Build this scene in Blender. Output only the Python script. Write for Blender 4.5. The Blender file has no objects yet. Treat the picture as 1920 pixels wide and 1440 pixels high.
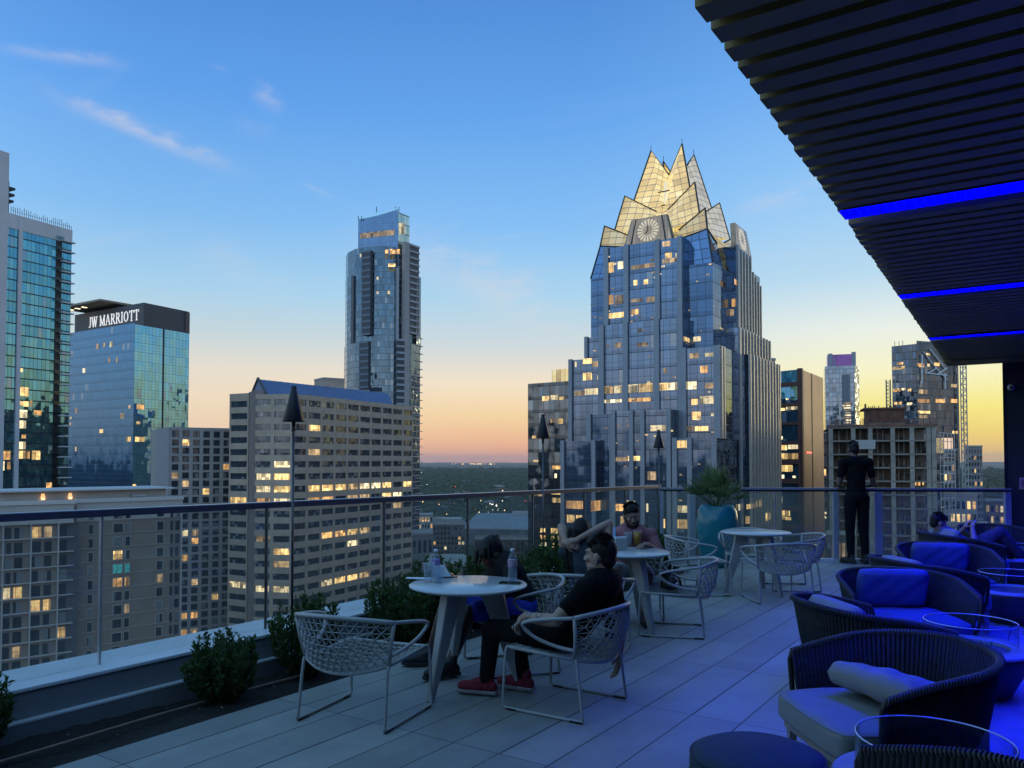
import bpy, bmesh, math, random
from mathutils import Vector, Matrix, Euler
random.seed(11)
C = bpy.context.scene.collection
SC = bpy.context.scene
PI = math.pi
# ------------------------------------------------------------------ camera geometry (world Y runs along the left railing)
FPX, EYE, YAW, PIT, PROW = 1500.0, 1.53, math.radians(34), math.radians(1.8), 816.0
CY, SY = math.cos(YAW), math.sin(YAW)
GROUND_Z = -75.0

def ray(px, py):
    x = (px-960)/FPX; y = -(py-PROW)/FPX
    fw = math.cos(PIT)-y*math.sin(PIT); up = math.sin(PIT)+y*math.cos(PIT)
    return x*CY-fw*SY, x*SY+fw*CY, up, fw
def at(px, py, depth):                      # point seen at a pixel, at a distance along the view
    r = ray(px, py); t = depth/r[3]
    return Vector((r[0]*t, r[1]*t, EYE+r[2]*t))
def floor_at(px, py, z=0.0):
    r = ray(px, py); t = (z-EYE)/r[2]
    return Vector((r[0]*t, r[1]*t, z))
def cf(x, d):                               # right/forward of the viewpoint -> world XY
    return Vector((x*CY-d*SY, x*SY+d*CY, 0))
def px_xy(px, d, row=863):
    p = at(px, row, d); return Vector((p.x, p.y, 0))
def hz(py, d):
    return at(960, py, d).z

# ------------------------------------------------------------------ mesh builder
class MB:
    def __init__(s): s.v = []; s.f = []; s.uv = []; s.m = []
    def face(s, pts, uv=None, m=0):
        n = len(s.v); s.v += [tuple(p) for p in pts]
        s.f.append(tuple(range(n, n+len(pts)))); s.uv.append(uv); s.m.append(m)
    def raw(s, vs, fs, m=0):
        n = len(s.v); s.v += [tuple(p) for p in vs]
        for f in fs: s.f.append(tuple(i+n for i in f)); s.uv.append(None); s.m.append(m)
    def box(s, c, size, rz=0.0, m=0, mat=None):
        x, y, z = size[0]/2, size[1]/2, size[2]/2
        vs = [Vector((i*x, j*y, k*z)) for i in (-1, 1) for j in (-1, 1) for k in (-1, 1)]
        M = mat if mat is not None else Matrix.Rotation(rz, 3, 'Z')
        vs = [M @ v + Vector(c) for v in vs]
        s.raw(vs, [(0,1,3,2),(4,6,7,5),(0,4,5,1),(2,3,7,6),(0,2,6,4),(1,5,7,3)], m)
    def span(s, x0, x1, y0, y1, z0, z1, m=0):
        s.box(((x0+x1)/2, (y0+y1)/2, (z0+z1)/2), (abs(x1-x0), abs(y1-y0), abs(z1-z0)), 0, m)
    def tube(s, pts, r, n=8, closed=False, m=0, cap=True):
        pts = [Vector(p) for p in pts]; k = len(pts)
        rs = r if isinstance(r, (list, tuple)) else [r]*k
        tang = []
        for i in range(k):
            a = pts[i-1] if (i > 0 or closed) else pts[i]
            b = pts[(i+1) % k] if (i < k-1 or closed) else pts[i]
            t = b-a; tang.append(t.normalized() if t.length > 1e-9 else Vector((0,0,1)))
        ref = Vector((0,0,1)) if abs(tang[0].z) < .9 else Vector((1,0,0))
        nrm = (ref - tang[0]*ref.dot(tang[0])).normalized()
        vs = []
        for i in range(k):
            nrm = nrm - tang[i]*nrm.dot(tang[i])
            if nrm.length < 1e-6: nrm = tang[i].orthogonal()
            nrm.normalize(); bn = tang[i].cross(nrm)
            for j in range(n):
                a = 2*PI*j/n; vs.append(pts[i]+(nrm*math.cos(a)+bn*math.sin(a))*rs[i])
        fs = []
        for i in range(k if closed else k-1):
            i2 = (i+1) % k
            for j in range(n): fs.append((i*n+j, i*n+(j+1) % n, i2*n+(j+1) % n, i2*n+j))
        if cap and not closed: fs += [tuple(range(n-1, -1, -1)), tuple(range((k-1)*n, k*n))]
        s.raw(vs, fs, m)
    def lathe(s, prof, n=32, c=(0,0,0), m=0, sx=1.0, sy=1.0):
        vs = []; k = len(prof)
        for r, z in prof:
            for j in range(n):
                a = 2*PI*j/n; vs.append((c[0]+r*sx*math.cos(a), c[1]+r*sy*math.sin(a), c[2]+z))
        fs = []
        for i in range(k-1):
            for j in range(n): fs.append((i*n+j, i*n+(j+1) % n, (i+1)*n+(j+1) % n, (i+1)*n+j))
        if prof[0][0] > 1e-4: fs.append(tuple(range(n-1, -1, -1)))
        if prof[-1][0] > 1e-4: fs.append(tuple(range((k-1)*n, k*n)))
        s.raw(vs, fs, m)
    def sphere(s, c, r, n=12, rings=8, m=0, M=None):
        r = r if isinstance(r, (tuple, list, Vector)) else (r, r, r)
        vs = [Vector((0,0,-1))]
        for i in range(1, rings):
            t = -PI/2+PI*i/rings
            for j in range(n):
                a = 2*PI*j/n; vs.append(Vector((math.cos(t)*math.cos(a), math.cos(t)*math.sin(a), math.sin(t))))
        vs.append(Vector((0,0,1)))
        vs = [Vector((v.x*r[0], v.y*r[1], v.z*r[2])) for v in vs]
        if M is not None: vs = [M @ v for v in vs]
        vs = [v+Vector(c) for v in vs]
        fs = [(0, 1+(j+1) % n, 1+j) for j in range(n)]
        for i in range(rings-2):
            a, b = 1+i*n, 1+(i+1)*n
            fs += [(a+j, a+(j+1) % n, b+(j+1) % n, b+j) for j in range(n)]
        L = len(vs)-1; a = 1+(rings-2)*n
        fs += [(a+j, a+(j+1) % n, L) for j in range(n)]
        s.raw(vs, fs, m)
    def walls(s, pts, z0, z1, closed=True, m=0, top=True, topm=None):   # polygon -> walls with UV in metres
        k = len(pts); u = 0.0
        for i in range(k if closed else k-1):
            a, b = Vector(pts[i]), Vector(pts[(i+1) % k])
            L = ((b.x-a.x)**2+(b.y-a.y)**2)**.5
            za = z1[i] if isinstance(z1, (list, tuple)) else z1
            zb = z1[(i+1) % k] if isinstance(z1, (list, tuple)) else z1
            s.face([(a.x,a.y,z0),(b.x,b.y,z0),(b.x,b.y,zb),(a.x,a.y,za)], [(u,z0),(u+L,z0),(u+L,zb),(u,za)], m)
            u += L
        if top and closed:
            zs = z1 if isinstance(z1, (list, tuple)) else [z1]*k
            s.face([(p[0],p[1],z) for p, z in zip(pts, zs)], [(p[0],p[1]) for p in pts], m if topm is None else topm)
    def build(s, name, mats, parent=None, smooth=False, origin=(0,0,0), flip=True):
        me = bpy.data.meshes.new(name)
        o = Vector(origin)
        me.from_pydata([(v[0]-o.x, v[1]-o.y, v[2]-o.z) for v in s.v], [], s.f)
        if any(u is not None for u in s.uv):
            L = me.uv_layers.new(name='UVMap'); i = 0
            for f, u in zip(s.f, s.uv):
                for j in range(len(f)):
                    L.data[i].uv = u[j] if u is not None else (0, 0); i += 1
        if not isinstance(mats, (list, tuple)): mats = [mats]
        for m in mats: me.materials.append(m)
        for p, mi in zip(me.polygons, s.m):
            p.material_index = mi; p.use_smooth = smooth
        if flip:
            bm = bmesh.new(); bm.from_mesh(me)
            bmesh.ops.recalc_face_normals(bm, faces=bm.faces); bm.to_mesh(me); bm.free()
        ob = bpy.data.objects.new(name, me); C.objects.link(ob)
        if parent is not None: ob.parent = parent
        else: ob.location = o
        return ob

def tag(o, label=None, cat=None, group=None, kind=None):
    if label: o['label'] = label
    if cat: o['category'] = cat
    if group: o['group'] = group
    if kind: o['kind'] = kind
    return o
def thing(name, label, cat, loc=(0,0,0), rz=0.0, group=None):
    o = bpy.data.objects.new(name, None); C.objects.link(o)
    o.empty_display_size = .1
    o.location = loc; o.rotation_euler = (0,0,rz)
    return tag(o, label, cat, group)
def copy_thing(src, loc, rz, label, group=None):
    r = src.copy(); C.objects.link(r); r.location = loc; r.rotation_euler = (0,0,rz)
    r['label'] = label
    if group: r['group'] = group
    def kids(a, b):
        for ch in [o for o in bpy.data.objects if o.parent == a]:
            c = ch.copy(); C.objects.link(c); c.parent = b; kids(ch, c)
    kids(src, r)
    return r
def bevel(ob, w=.01, seg=2):
    m = ob.modifiers.new('bevel', 'BEVEL'); m.width = w; m.segments = seg; m.limit_method = 'ANGLE'; m.angle_limit = .6
    return ob
def bake_mods(ob):                          # replace the mesh by its evaluated self
    dg = bpy.context.evaluated_depsgraph_get(); dg.update()
    me = bpy.data.meshes.new_from_object(ob.evaluated_get(dg), depsgraph=dg)
    ob.modifiers.clear(); old = ob.data; ob.data = me; me.name = ob.name
    bpy.data.meshes.remove(old)
    return ob

# ------------------------------------------------------------------ materials
def nmat(name):
    m = bpy.data.materials.new(name); m.use_nodes = True
    nt = m.node_tree; b = nt.nodes['Principled BSDF']
    return m, nt, b
def N(nt, t, **kw):
    n = nt.nodes.new(t)
    for k, v in kw.items():
        if k.startswith('i_'):
            n.inputs[int(k[2:]) if k[2:].isdigit() else k[2:]].default_value = v
        else: setattr(n, k, v)
    return n
def math_n(nt, op, a, b=None, c=None, clamp=False):
    n = nt.nodes.new('ShaderNodeMath'); n.operation = op; n.use_clamp = clamp
    for i, v in enumerate((a, b, c)):
        if v is None: continue
        if isinstance(v, (int, float)): n.inputs[i].default_value = v
        else: nt.links.new(v, n.inputs[i])
    return n.outputs[0]
def mixc(nt, f, a, b, blend='MIX'):
    n = nt.nodes.new('ShaderNodeMix'); n.data_type = 'RGBA'; n.blend_type = blend
    for i, v in ((0, f), (6, a), (7, b)):
        if isinstance(v, (int, float)): n.inputs[i].default_value = v
        elif isinstance(v, (tuple, list)): n.inputs[i].default_value = tuple(v)+((1,) if len(v) == 3 else ())
        else: nt.links.new(v, n.inputs[i])
    return n.outputs[2]
def ramp(nt, fac, stops):
    n = nt.nodes.new('ShaderNodeValToRGB'); nt.links.new(fac, n.inputs[0])
    el = n.color_ramp.elements
    while len(el) > 1: el.remove(el[-1])
    for i, (p, c) in enumerate(stops):
        e = el[0] if i == 0 else el.new(p)
        e.position = p; e.color = tuple(c)+((1,) if len(c) == 3 else ())
    return n.outputs[0]
def srgb(r, g, b):
    f = lambda c: ((c/255+.055)/1.055)**2.4 if c > 10.3 else c/255/12.92
    return (f(r), f(g), f(b))
def flat(name, col, rough=.6, metal=0.0, var=.25, scale=6.0, bump=0.0, coords='Object', spec=.5, bd=.01):
    m, nt, b = nmat(name)
    tc = N(nt, 'ShaderNodeTexCoord')
    nz = N(nt, 'ShaderNodeTexNoise'); nz.inputs['Scale'].default_value = scale; nz.inputs['Detail'].default_value = 6
    nt.links.new(tc.outputs[coords], nz.inputs['Vector'])
    lo = tuple(c*(1-var) for c in col); hi = tuple(min(1, c*(1+var)) for c in col)
    nt.links.new(ramp(nt, nz.outputs['Fac'], [(.3, lo), (.7, hi)]), b.inputs['Base Color'])
    b.inputs['Roughness'].default_value = rough; b.inputs['Metallic'].default_value = metal
    b.inputs['Specular IOR Level'].default_value = spec
    if bump:
        bp = N(nt, 'ShaderNodeBump'); bp.inputs['Strength'].default_value = bump; bp.inputs['Distance'].default_value = bd
        nt.links.new(nz.outputs['Fac'], bp.inputs['Height']); nt.links.new(bp.outputs[0], b.inputs['Normal'])
    return m
def curtain(name, tint, du=1.5, dv=3.6, wu=.08, wv=.12, frame=(.03,.035,.04), metal=.85, jit=.02, spandrel=.28, sp_mul=.7, rough=.04, var=.35, blind=.08, sub=0):
    """mirror glass cladding with mullions, spandrel bands and slightly tilted panes (UV in metres)"""
    m, nt, b = nmat(name)
    uv = N(nt, 'ShaderNodeUVMap'); sp = N(nt, 'ShaderNodeSeparateXYZ'); nt.links.new(uv.outputs[0], sp.inputs[0])
    u = math_n(nt, 'DIVIDE', sp.outputs[0], du); v = math_n(nt, 'DIVIDE', sp.outputs[1], dv)
    fu = math_n(nt, 'FRACT', u); fv = math_n(nt, 'FRACT', v)
    lu = math_n(nt, 'LESS_THAN', fu, wu/du); lv = math_n(nt, 'LESS_THAN', fv, wv/dv)
    line = math_n(nt, 'MAXIMUM', lu, lv)
    if sub:
        fv2 = math_n(nt, 'FRACT', math_n(nt, 'MULTIPLY', v, sub)); line = math_n(nt, 'MAXIMUM', line, math_n(nt, 'MULTIPLY', math_n(nt, 'LESS_THAN', fv2, wv*sub*.5/dv), .6))
    cb = N(nt, 'ShaderNodeCombineXYZ')
    nt.links.new(math_n(nt, 'FLOOR', u), cb.inputs[0]); nt.links.new(math_n(nt, 'FLOOR', v), cb.inputs[1])
    wn = N(nt, 'ShaderNodeTexWhiteNoise', noise_dimensions='3D'); nt.links.new(cb.outputs[0], wn.inputs['Vector'])
    span = math_n(nt, 'LESS_THAN', fv, spandrel)
    val = math_n(nt, 'MULTIPLY_ADD', wn.outputs['Value'], var, 1-var/2)
    val = math_n(nt, 'MULTIPLY', val, math_n(nt, 'MULTIPLY_ADD', span, sp_mul-1, 1))
    hs = N(nt, 'ShaderNodeHueSaturation'); hs.inputs['Color'].default_value = tuple(tint)+(1,); nt.links.new(val, hs.inputs['Value'])
    bl = math_n(nt, 'MULTIPLY', math_n(nt, 'GREATER_THAN', wn.outputs['Value'], 1-blind), math_n(nt, 'SUBTRACT', 1, span))
    col = mixc(nt, math_n(nt, 'MULTIPLY', bl, .5), hs.outputs[0], (.42,.43,.42))
    nt.links.new(mixc(nt, line, col, frame), b.inputs['Base Color'])
    nt.links.new(math_n(nt, 'MULTIPLY', math_n(nt, 'SUBTRACT', 1, math_n(nt, 'MAXIMUM', line, math_n(nt, 'MULTIPLY', bl, .5))), metal), b.inputs['Metallic'])
    nt.links.new(math_n(nt, 'MULTIPLY_ADD', line, .4, rough), b.inputs['Roughness'])
    ge = N(nt, 'ShaderNodeNewGeometry')
    sb = N(nt, 'ShaderNodeVectorMath', operation='SUBTRACT'); sb.inputs[1].default_value = (.5,.5,.5); nt.links.new(wn.outputs['Color'], sb.inputs[0])
    # a soft wave in each pane besides its tilt
    tc = N(nt, 'ShaderNodeTexCoord'); nz = N(nt, 'ShaderNodeTexNoise'); nz.inputs['Scale'].default_value = .35; nz.inputs['Detail'].default_value = 1
    nt.links.new(tc.outputs['Object'], nz.inputs['Vector'])
    sb2 = N(nt, 'ShaderNodeVectorMath', operation='SUBTRACT'); sb2.inputs[1].default_value = (.5,.5,.5); nt.links.new(nz.outputs['Color'], sb2.inputs[0])
    sc2 = N(nt, 'ShaderNodeVectorMath', operation='SCALE'); sc2.inputs['Scale'].default_value = jit*2.2; nt.links.new(sb2.outputs[0], sc2.inputs[0])
    sc = N(nt, 'ShaderNodeVectorMath', operation='SCALE'); sc.inputs['Scale'].default_value = jit; nt.links.new(sb.outputs[0], sc.inputs[0])
    ad = N(nt, 'ShaderNodeVectorMath', operation='ADD'); nt.links.new(ge.outputs['Normal'], ad.inputs[0]); nt.links.new(sc.outputs[0], ad.inputs[1])
    ad2 = N(nt, 'ShaderNodeVectorMath', operation='ADD'); nt.links.new(ad.outputs[0], ad2.inputs[0]); nt.links.new(sc2.outputs[0], ad2.inputs[1])
    nm = N(nt, 'ShaderNodeVectorMath', operation='NORMALIZE'); nt.links.new(ad2.outputs[0], nm.inputs[0])
    nt.links.new(nm.outputs[0], b.inputs['Normal'])
    return m
def glow(name, col, strength, detail=0.0, scale=1.0, sample=False, dark=.25, base=(.05,.05,.05), cells=False):
    """something that gives off light; detail breaks it up like a furnished room behind glass"""
    m, nt, b = nmat(name)
    b.inputs['Base Color'].default_value = tuple(base)+(1,); b.inputs['Roughness'].default_value = .3
    b.inputs['Emission Strength'].default_value = strength
    if detail:
        tc = N(nt, 'ShaderNodeTexCoord')
        mp = N(nt, 'ShaderNodeMapping'); mp.inputs['Scale'].default_value = (scale, scale, scale*.7); nt.links.new(tc.outputs['Object'], mp.inputs['Vector'])
        vo = N(nt, 'ShaderNodeTexVoronoi', distance='CHEBYCHEV'); vo.inputs['Scale'].default_value = 1.0; nt.links.new(mp.outputs[0], vo.inputs['Vector'])
        oi = N(nt, 'ShaderNodeObjectInfo')
        m2 = N(nt, 'ShaderNodeMapping'); m2.inputs['Scale'].default_value = (scale*2.6, scale*2.6, scale*.35); nt.links.new(tc.outputs['Object'], m2.inputs['Vector'])
        n2 = N(nt, 'ShaderNodeTexNoise'); n2.inputs['Scale'].default_value = 1.0; n2.inputs['Detail'].default_value = 4; nt.links.new(m2.outputs[0], n2.inputs['Vector'])
        m3 = N(nt, 'ShaderNodeMapping'); m3.inputs['Scale'].default_value = (scale*.8, scale*.8, scale*2.2); nt.links.new(tc.outputs['Object'], m3.inputs['Vector'])
        n3 = N(nt, 'ShaderNodeTexNoise'); n3.inputs['Scale'].default_value = 1.0; n3.inputs['Detail'].default_value = 3; nt.links.new(m3.outputs[0], n3.inputs['Vector'])
        f = math_n(nt, 'ADD', math_n(nt, 'MULTIPLY', vo.outputs['Color'], .45), math_n(nt, 'ADD', math_n(nt, 'MULTIPLY', n2.outputs['Fac'], 1.1), math_n(nt, 'MULTIPLY_ADD', n3.outputs['Fac'], .9, -.75)))
        k = math_n(nt, 'MULTIPLY_ADD', oi.outputs['Random'], .7, .45)
        c = ramp(nt, f, [(0, tuple(x*dark for x in col)), (.25, tuple(x*(dark+.25) for x in col)), (.55, col), (1, tuple(min(1, x*1.25+.03) for x in col))])
        uvn = N(nt, 'ShaderNodeUVMap'); us = N(nt, 'ShaderNodeSeparateXYZ'); nt.links.new(uvn.outputs[0], us.inputs[0])
        uu = math_n(nt, 'DIVIDE', us.outputs[0], 1.25); vv = math_n(nt, 'DIVIDE', us.outputs[1], 3.9)
        cc = N(nt, 'ShaderNodeCombineXYZ'); nt.links.new(math_n(nt, 'FLOOR', uu), cc.inputs[0]); nt.links.new(math_n(nt, 'FLOOR', vv), cc.inputs[1]); nt.links.new(oi.outputs['Random'], cc.inputs[2])
        wn = N(nt, 'ShaderNodeTexWhiteNoise'); nt.links.new(cc.outputs[0], wn.inputs['Vector'])
        bar = math_n(nt, 'GREATER_THAN', math_n(nt, 'FRACT', uu), .07)
        pane = math_n(nt, 'MULTIPLY_ADD', math_n(nt, 'POWER', wn.outputs['Value'], .7), 1.15, .12)
        if cells: k = math_n(nt, 'MULTIPLY', math_n(nt, 'MULTIPLY', k, pane), math_n(nt, 'MULTIPLY_ADD', bar, .85, .15))
        mm = N(nt, 'ShaderNodeVectorMath', operation='SCALE'); nt.links.new(c, mm.inputs[0]); nt.links.new(k, mm.inputs['Scale'])
        nt.links.new(mm.outputs[0], b.inputs['Emission Color'])
    else:
        b.inputs['Emission Color'].default_value = tuple(col)+(1,)
    m.cycles.emission_sampling = 'FRONT_BACK' if sample else 'NONE'
    return m
def clear_glass(name, tint=(.93,.96,.95), veil=.0, ior=1.45, veilcol=(.5,.5,.5)):
    m, nt, b = nmat(name); nt.nodes.remove(b)
    out = nt.nodes['Material Output']
    tr = N(nt, 'ShaderNodeBsdfTransparent'); tr.inputs[0].default_value = tuple(tint)+(1,)
    gl = N(nt, 'ShaderNodeBsdfGlossy'); gl.inputs['Roughness'].default_value = .02
    lw = N(nt, 'ShaderNodeLayerWeight'); lw.inputs[0].default_value = .5
    r0 = ((ior-1)/(ior+1))**2
    fr = math_n(nt, 'MULTIPLY_ADD', math_n(nt, 'POWER', lw.outputs['Facing'], 5), 1-r0, r0)
    mx = N(nt, 'ShaderNodeMixShader'); nt.links.new(fr, mx.inputs[0]); nt.links.new(tr.outputs[0], mx.inputs[1]); nt.links.new(gl.outputs[0], mx.inputs[2])
    last = mx
    if veil:
        df = N(nt, 'ShaderNodeBsdfDiffuse'); df.inputs[0].default_value = tuple(veilcol)+(1,)
        tc = N(nt, 'ShaderNodeTexCoord'); nz = N(nt, 'ShaderNodeTexNoise'); nz.inputs['Scale'].default_value = 2.5; nz.inputs['Detail'].default_value = 8
        nt.links.new(tc.outputs['Object'], nz.inputs['Vector'])
        m2 = N(nt, 'ShaderNodeMixShader'); nt.links.new(math_n(nt, 'MULTIPLY', nz.outputs['Fac'], veil*2), m2.inputs[0])
        nt.links.new(last.outputs[0], m2.inputs[1]); nt.links.new(df.outputs[0], m2.inputs[2]); last = m2
    nt.links.new(last.outputs[0], out.inputs[0])
    return m
# ------------------------------------------------------------------ camera, sky, sun
cam = bpy.data.cameras.new('camera'); camo = bpy.data.objects.new('camera', cam); C.objects.link(camo)
cam.sensor_width = 36; cam.lens = 36*FPX/1920; cam.shift_y = (PROW-720)/1920
cam.clip_start = .05; cam.clip_end = 90000
camo.location = (0,0,EYE); camo.rotation_euler = (PI/2+PIT, 0, YAW)
SC.camera = camo
SC.view_settings.view_transform = 'Standard'; SC.view_settings.look = 'None'
SC.view_settings.exposure = 0; SC.view_settings.gamma = 1
SC.cycles.use_denoising = True
SC.cycles.max_bounces = 6; SC.cycles.diffuse_bounces = 3; SC.cycles.glossy_bounces = 4
SC.cycles.transmission_bounces = 4; SC.cycles.transparent_max_bounces = 16
SC.cycles.caustics_reflective = False; SC.cycles.caustics_refractive = False
SC.cycles.sample_clamp_indirect = 4.0

SUN_AZ = YAW - math.radians(40)             # azimuth of the afterglow, right of the view, measured from +Y towards -X
sun_dir = Vector((-math.sin(SUN_AZ), math.cos(SUN_AZ), 0))
w = bpy.data.worlds.new('World'); SC.world = w; w.use_nodes = True
nt = w.node_tree; bg = nt.nodes['Background']
tc = N(nt, 'ShaderNodeTexCoord')
nrm = N(nt, 'ShaderNodeVectorMath', operation='NORMALIZE'); nt.links.new(tc.outputs['Generated'], nrm.inputs[0])
sp = N(nt, 'ShaderNodeSeparateXYZ'); nt.links.new(nrm.outputs[0], sp.inputs[0])
hor = N(nt, 'ShaderNodeCombineXYZ'); nt.links.new(sp.outputs[0], hor.inputs[0]); nt.links.new(sp.outputs[1], hor.inputs[1])
hn = N(nt, 'ShaderNodeVectorMath', operation='NORMALIZE'); nt.links.new(hor.outputs[0], hn.inputs[0])
dt = N(nt, 'ShaderNodeVectorMath', operation='DOT_PRODUCT'); dt.inputs[1].default_value = sun_dir; nt.links.new(hn.outputs[0], dt.inputs[0])
elev = math_n(nt, 'MAXIMUM', sp.outputs[2], 0.0)
west = ramp(nt, elev, [(0, srgb(246,196,120)), (.025, srgb(250,216,120)), (.06, srgb(255,242,138)), (.10, srgb(255,252,205)), (.15, srgb(240,247,238)), (.21, srgb(190,224,245)), (.30, srgb(154,206,252)), (.42, srgb(114,176,246)), (.6, srgb(74,128,200)), (.7, srgb(100,142,196)), (1, srgb(112,158,190))])
mid = ramp(nt, elev, [(0, srgb(238,166,142)), (.022, srgb(254,192,148)), (.055, srgb(255,220,166)), (.095, srgb(252,234,205)), (.14, srgb(214,224,226)), (.20, srgb(176,218,244)), (.28, srgb(138,196,250)), (.40, srgb(102,168,242)), (.55, srgb(74,134,214)), (.7, srgb(100,142,196)), (1, srgb(112,158,190))])
pale = ramp(nt, elev, [(0, srgb(226,190,172)), (.03, srgb(247,216,184)), (.07, srgb(248,226,196)), (.11, srgb(236,228,214)), (.15, srgb(202,220,226)), (.20, srgb(172,214,242)), (.28, srgb(134,192,246)), (.40, srgb(98,164,240)), (.55, srgb(72,132,212)), (.7, srgb(100,142,196)), (1, srgb(112,158,190))])
east = ramp(nt, elev, [(0, srgb(160,150,150)), (.05, srgb(196,182,182)), (.12, srgb(190,194,206)), (.22, srgb(158,186,218)), (.4, srgb(120,164,216)), (.6, srgb(110,146,196)), (1, srgb(112,158,190))])
f1 = N(nt, 'ShaderNodeMapRange', interpolation_type='SMOOTHSTEP'); f1.inputs[1].default_value = .80; f1.inputs[2].default_value = .99; nt.links.new(dt.outputs['Value'], f1.inputs[0])
f2 = N(nt, 'ShaderNodeMapRange', interpolation_type='SMOOTHSTEP'); f2.inputs[1].default_value = -.55; f2.inputs[2].default_value = .45; nt.links.new(dt.outputs['Value'], f2.inputs[0])
f3 = N(nt, 'ShaderNodeMapRange', interpolation_type='SMOOTHSTEP'); f3.inputs[1].default_value = .42; f3.inputs[2].default_value = .80; nt.links.new(dt.outputs['Value'], f3.inputs[0])
mid = mixc(nt, f3.outputs[0], pale, mid)
sky = mixc(nt, f1.outputs[0], mid, west)
ea = N(nt, 'ShaderNodeVectorMath', operation='MULTIPLY'); ea.inputs[1].default_value = (1.95,2.15,2.1); nt.links.new(east, ea.inputs[0])
sky = mixc(nt, f2.outputs[0], ea.outputs[0], sky)
# thin cirrus: streaky noise on a high flat layer
dv = N(nt, 'ShaderNodeVectorMath', operation='SCALE'); nt.links.new(nrm.outputs[0], dv.inputs[0])
nt.links.new(math_n(nt, 'DIVIDE', 1.0, math_n(nt, 'MAXIMUM', sp.outputs[2], .05)), dv.inputs['Scale'])
mp = N(nt, 'ShaderNodeMapping'); mp.inputs['Rotation'].default_value = (0,0,math.radians(28)); mp.inputs['Scale'].default_value = (.55,2.6,0); mp.inputs['Location'].default_value = (3.1,1.4,0)
nt.links.new(dv.outputs[0], mp.inputs['Vector'])
n1 = N(nt, 'ShaderNodeTexNoise'); n1.inputs['Scale'].default_value = .8; n1.inputs['Detail'].default_value = 9; n1.inputs['Roughness'].default_value = .62; n1.inputs['Distortion'].default_value = .6
nt.links.new(mp.outputs[0], n1.inputs['Vector'])
cl = N(nt, 'ShaderNodeMapRange', interpolation_type='SMOOTHSTEP'); cl.inputs[1].default_value = .56; cl.inputs[2].default_value = .80; cl.inputs[4].default_value = .22; nt.links.new(n1.outputs['Fac'], cl.inputs[0])
lowfade = N(nt, 'ShaderNodeMapRange'); lowfade.inputs[1].default_value = .08; lowfade.inputs[2].default_value = .2; nt.links.new(sp.outputs[2], lowfade.inputs[0])
cm = math_n(nt, 'MULTIPLY', cl.outputs[0], lowfade.outputs[0])
# the wisps at upper left, each a soft streak round its own direction
def wisp(px0, py0, px1, py1, wid, amt):
    global cm
    a = Vector(ray(px0, py0)[:3]).normalized(); b = Vector(ray(px1, py1)[:3]).normalized()
    c = (a+b).normalized(); al = (b-a); hl = al.length/2; al.normalize(); up = c.cross(al).normalized()
    def dot(v):
        d = N(nt, 'ShaderNodeVectorMath', operation='DOT_PRODUCT'); d.inputs[1].default_value = v; nt.links.new(nrm.outputs[0], d.inputs[0]); return d.outputs['Value']
    x = math_n(nt, 'DIVIDE', dot(al), hl)
    nzz = N(nt, 'ShaderNodeTexNoise'); nzz.inputs['Scale'].default_value = 20; nzz.inputs['Detail'].default_value = 8; nzz.inputs['Roughness'].default_value = .65
    mpp = N(nt, 'ShaderNodeMapping'); mpp.inputs['Scale'].default_value = (1,1,2.2); nt.links.new(nrm.outputs[0], mpp.inputs['Vector']); nt.links.new(mpp.outputs[0], nzz.inputs['Vector'])
    y = math_n(nt, 'DIVIDE', math_n(nt, 'ADD', dot(up), math_n(nt, 'MULTIPLY_ADD', nzz.outputs['Fac'], wid*2.4, -wid*1.2)), wid)
    r2 = math_n(nt, 'ADD', math_n(nt, 'POWER', math_n(nt, 'ABSOLUTE', x), 3), math_n(nt, 'MULTIPLY', y, y))
    g = math_n(nt, 'POWER', 2.718, math_n(nt, 'MULTIPLY', r2, -2.0))
    front = math_n(nt, 'GREATER_THAN', dot(c), .5)
    streak = N(nt, 'ShaderNodeMapRange'); streak.inputs[1].default_value = .38; streak.inputs[2].default_value = .64; nt.links.new(nzz.outputs['Fac'], streak.inputs[0])
    g = math_n(nt, 'MULTIPLY', math_n(nt, 'MULTIPLY', g, front), math_n(nt, 'MULTIPLY_ADD', streak.outputs[0], .8*amt, .2*amt))
    cm = math_n(nt, 'ADD', cm, g)
wisp(640,440,1080,590,.042,.30); wisp(860,520,1090,640,.025,.22); wisp(330,470,560,540,.03,.14)
wisp(90,175,445,320,.012,.52); wisp(470,165,535,205,.012,.36); wisp(-20,90,250,125,.008,.26); wisp(565,345,640,375,.004,.18); wisp(1370,400,1560,350,.016,.24); wisp(380,115,430,135,.004,.1); wisp(440,235,520,245,.012,.1)
cm = math_n(nt, 'MINIMUM', cm, .7)
sky = mixc(nt, cm, sky, srgb(232,222,222))
# physical twilight sky laid under the measured colours
ns = N(nt, 'ShaderNodeTexSky', sky_type='NISHITA'); ns.sun_disc = False; ns.sun_elevation = math.radians(1.0); ns.sun_rotation = -SUN_AZ
nsc = N(nt, 'ShaderNodeVectorMath', operation='SCALE'); nsc.inputs['Scale'].default_value = .05; nt.links.new(ns.outputs[0], nsc.inputs[0])
sky = mixc(nt, .04, sky, nsc.outputs[0])
# below the horizon: dim
below = math_n(nt, 'LESS_THAN', sp.outputs[2], -.012)
sky = mixc(nt, below, sky, (.03,.03,.035))
nt.links.new(sky, bg.inputs[0]); bg.inputs[1].default_value = 1.0
sl = bpy.data.lights.new('sun', 'SUN'); so = bpy.data.objects.new('sun', sl); C.objects.link(so)
sl.energy = .35; sl.angle = math.radians(12); sl.color = (1.0,.78,.45)
d = Vector((-sun_dir.x, -sun_dir.y, -math.tan(math.radians(3)))).normalized()
so.rotation_euler = d.to_track_quat('-Z', 'Y').to_euler()
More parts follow.
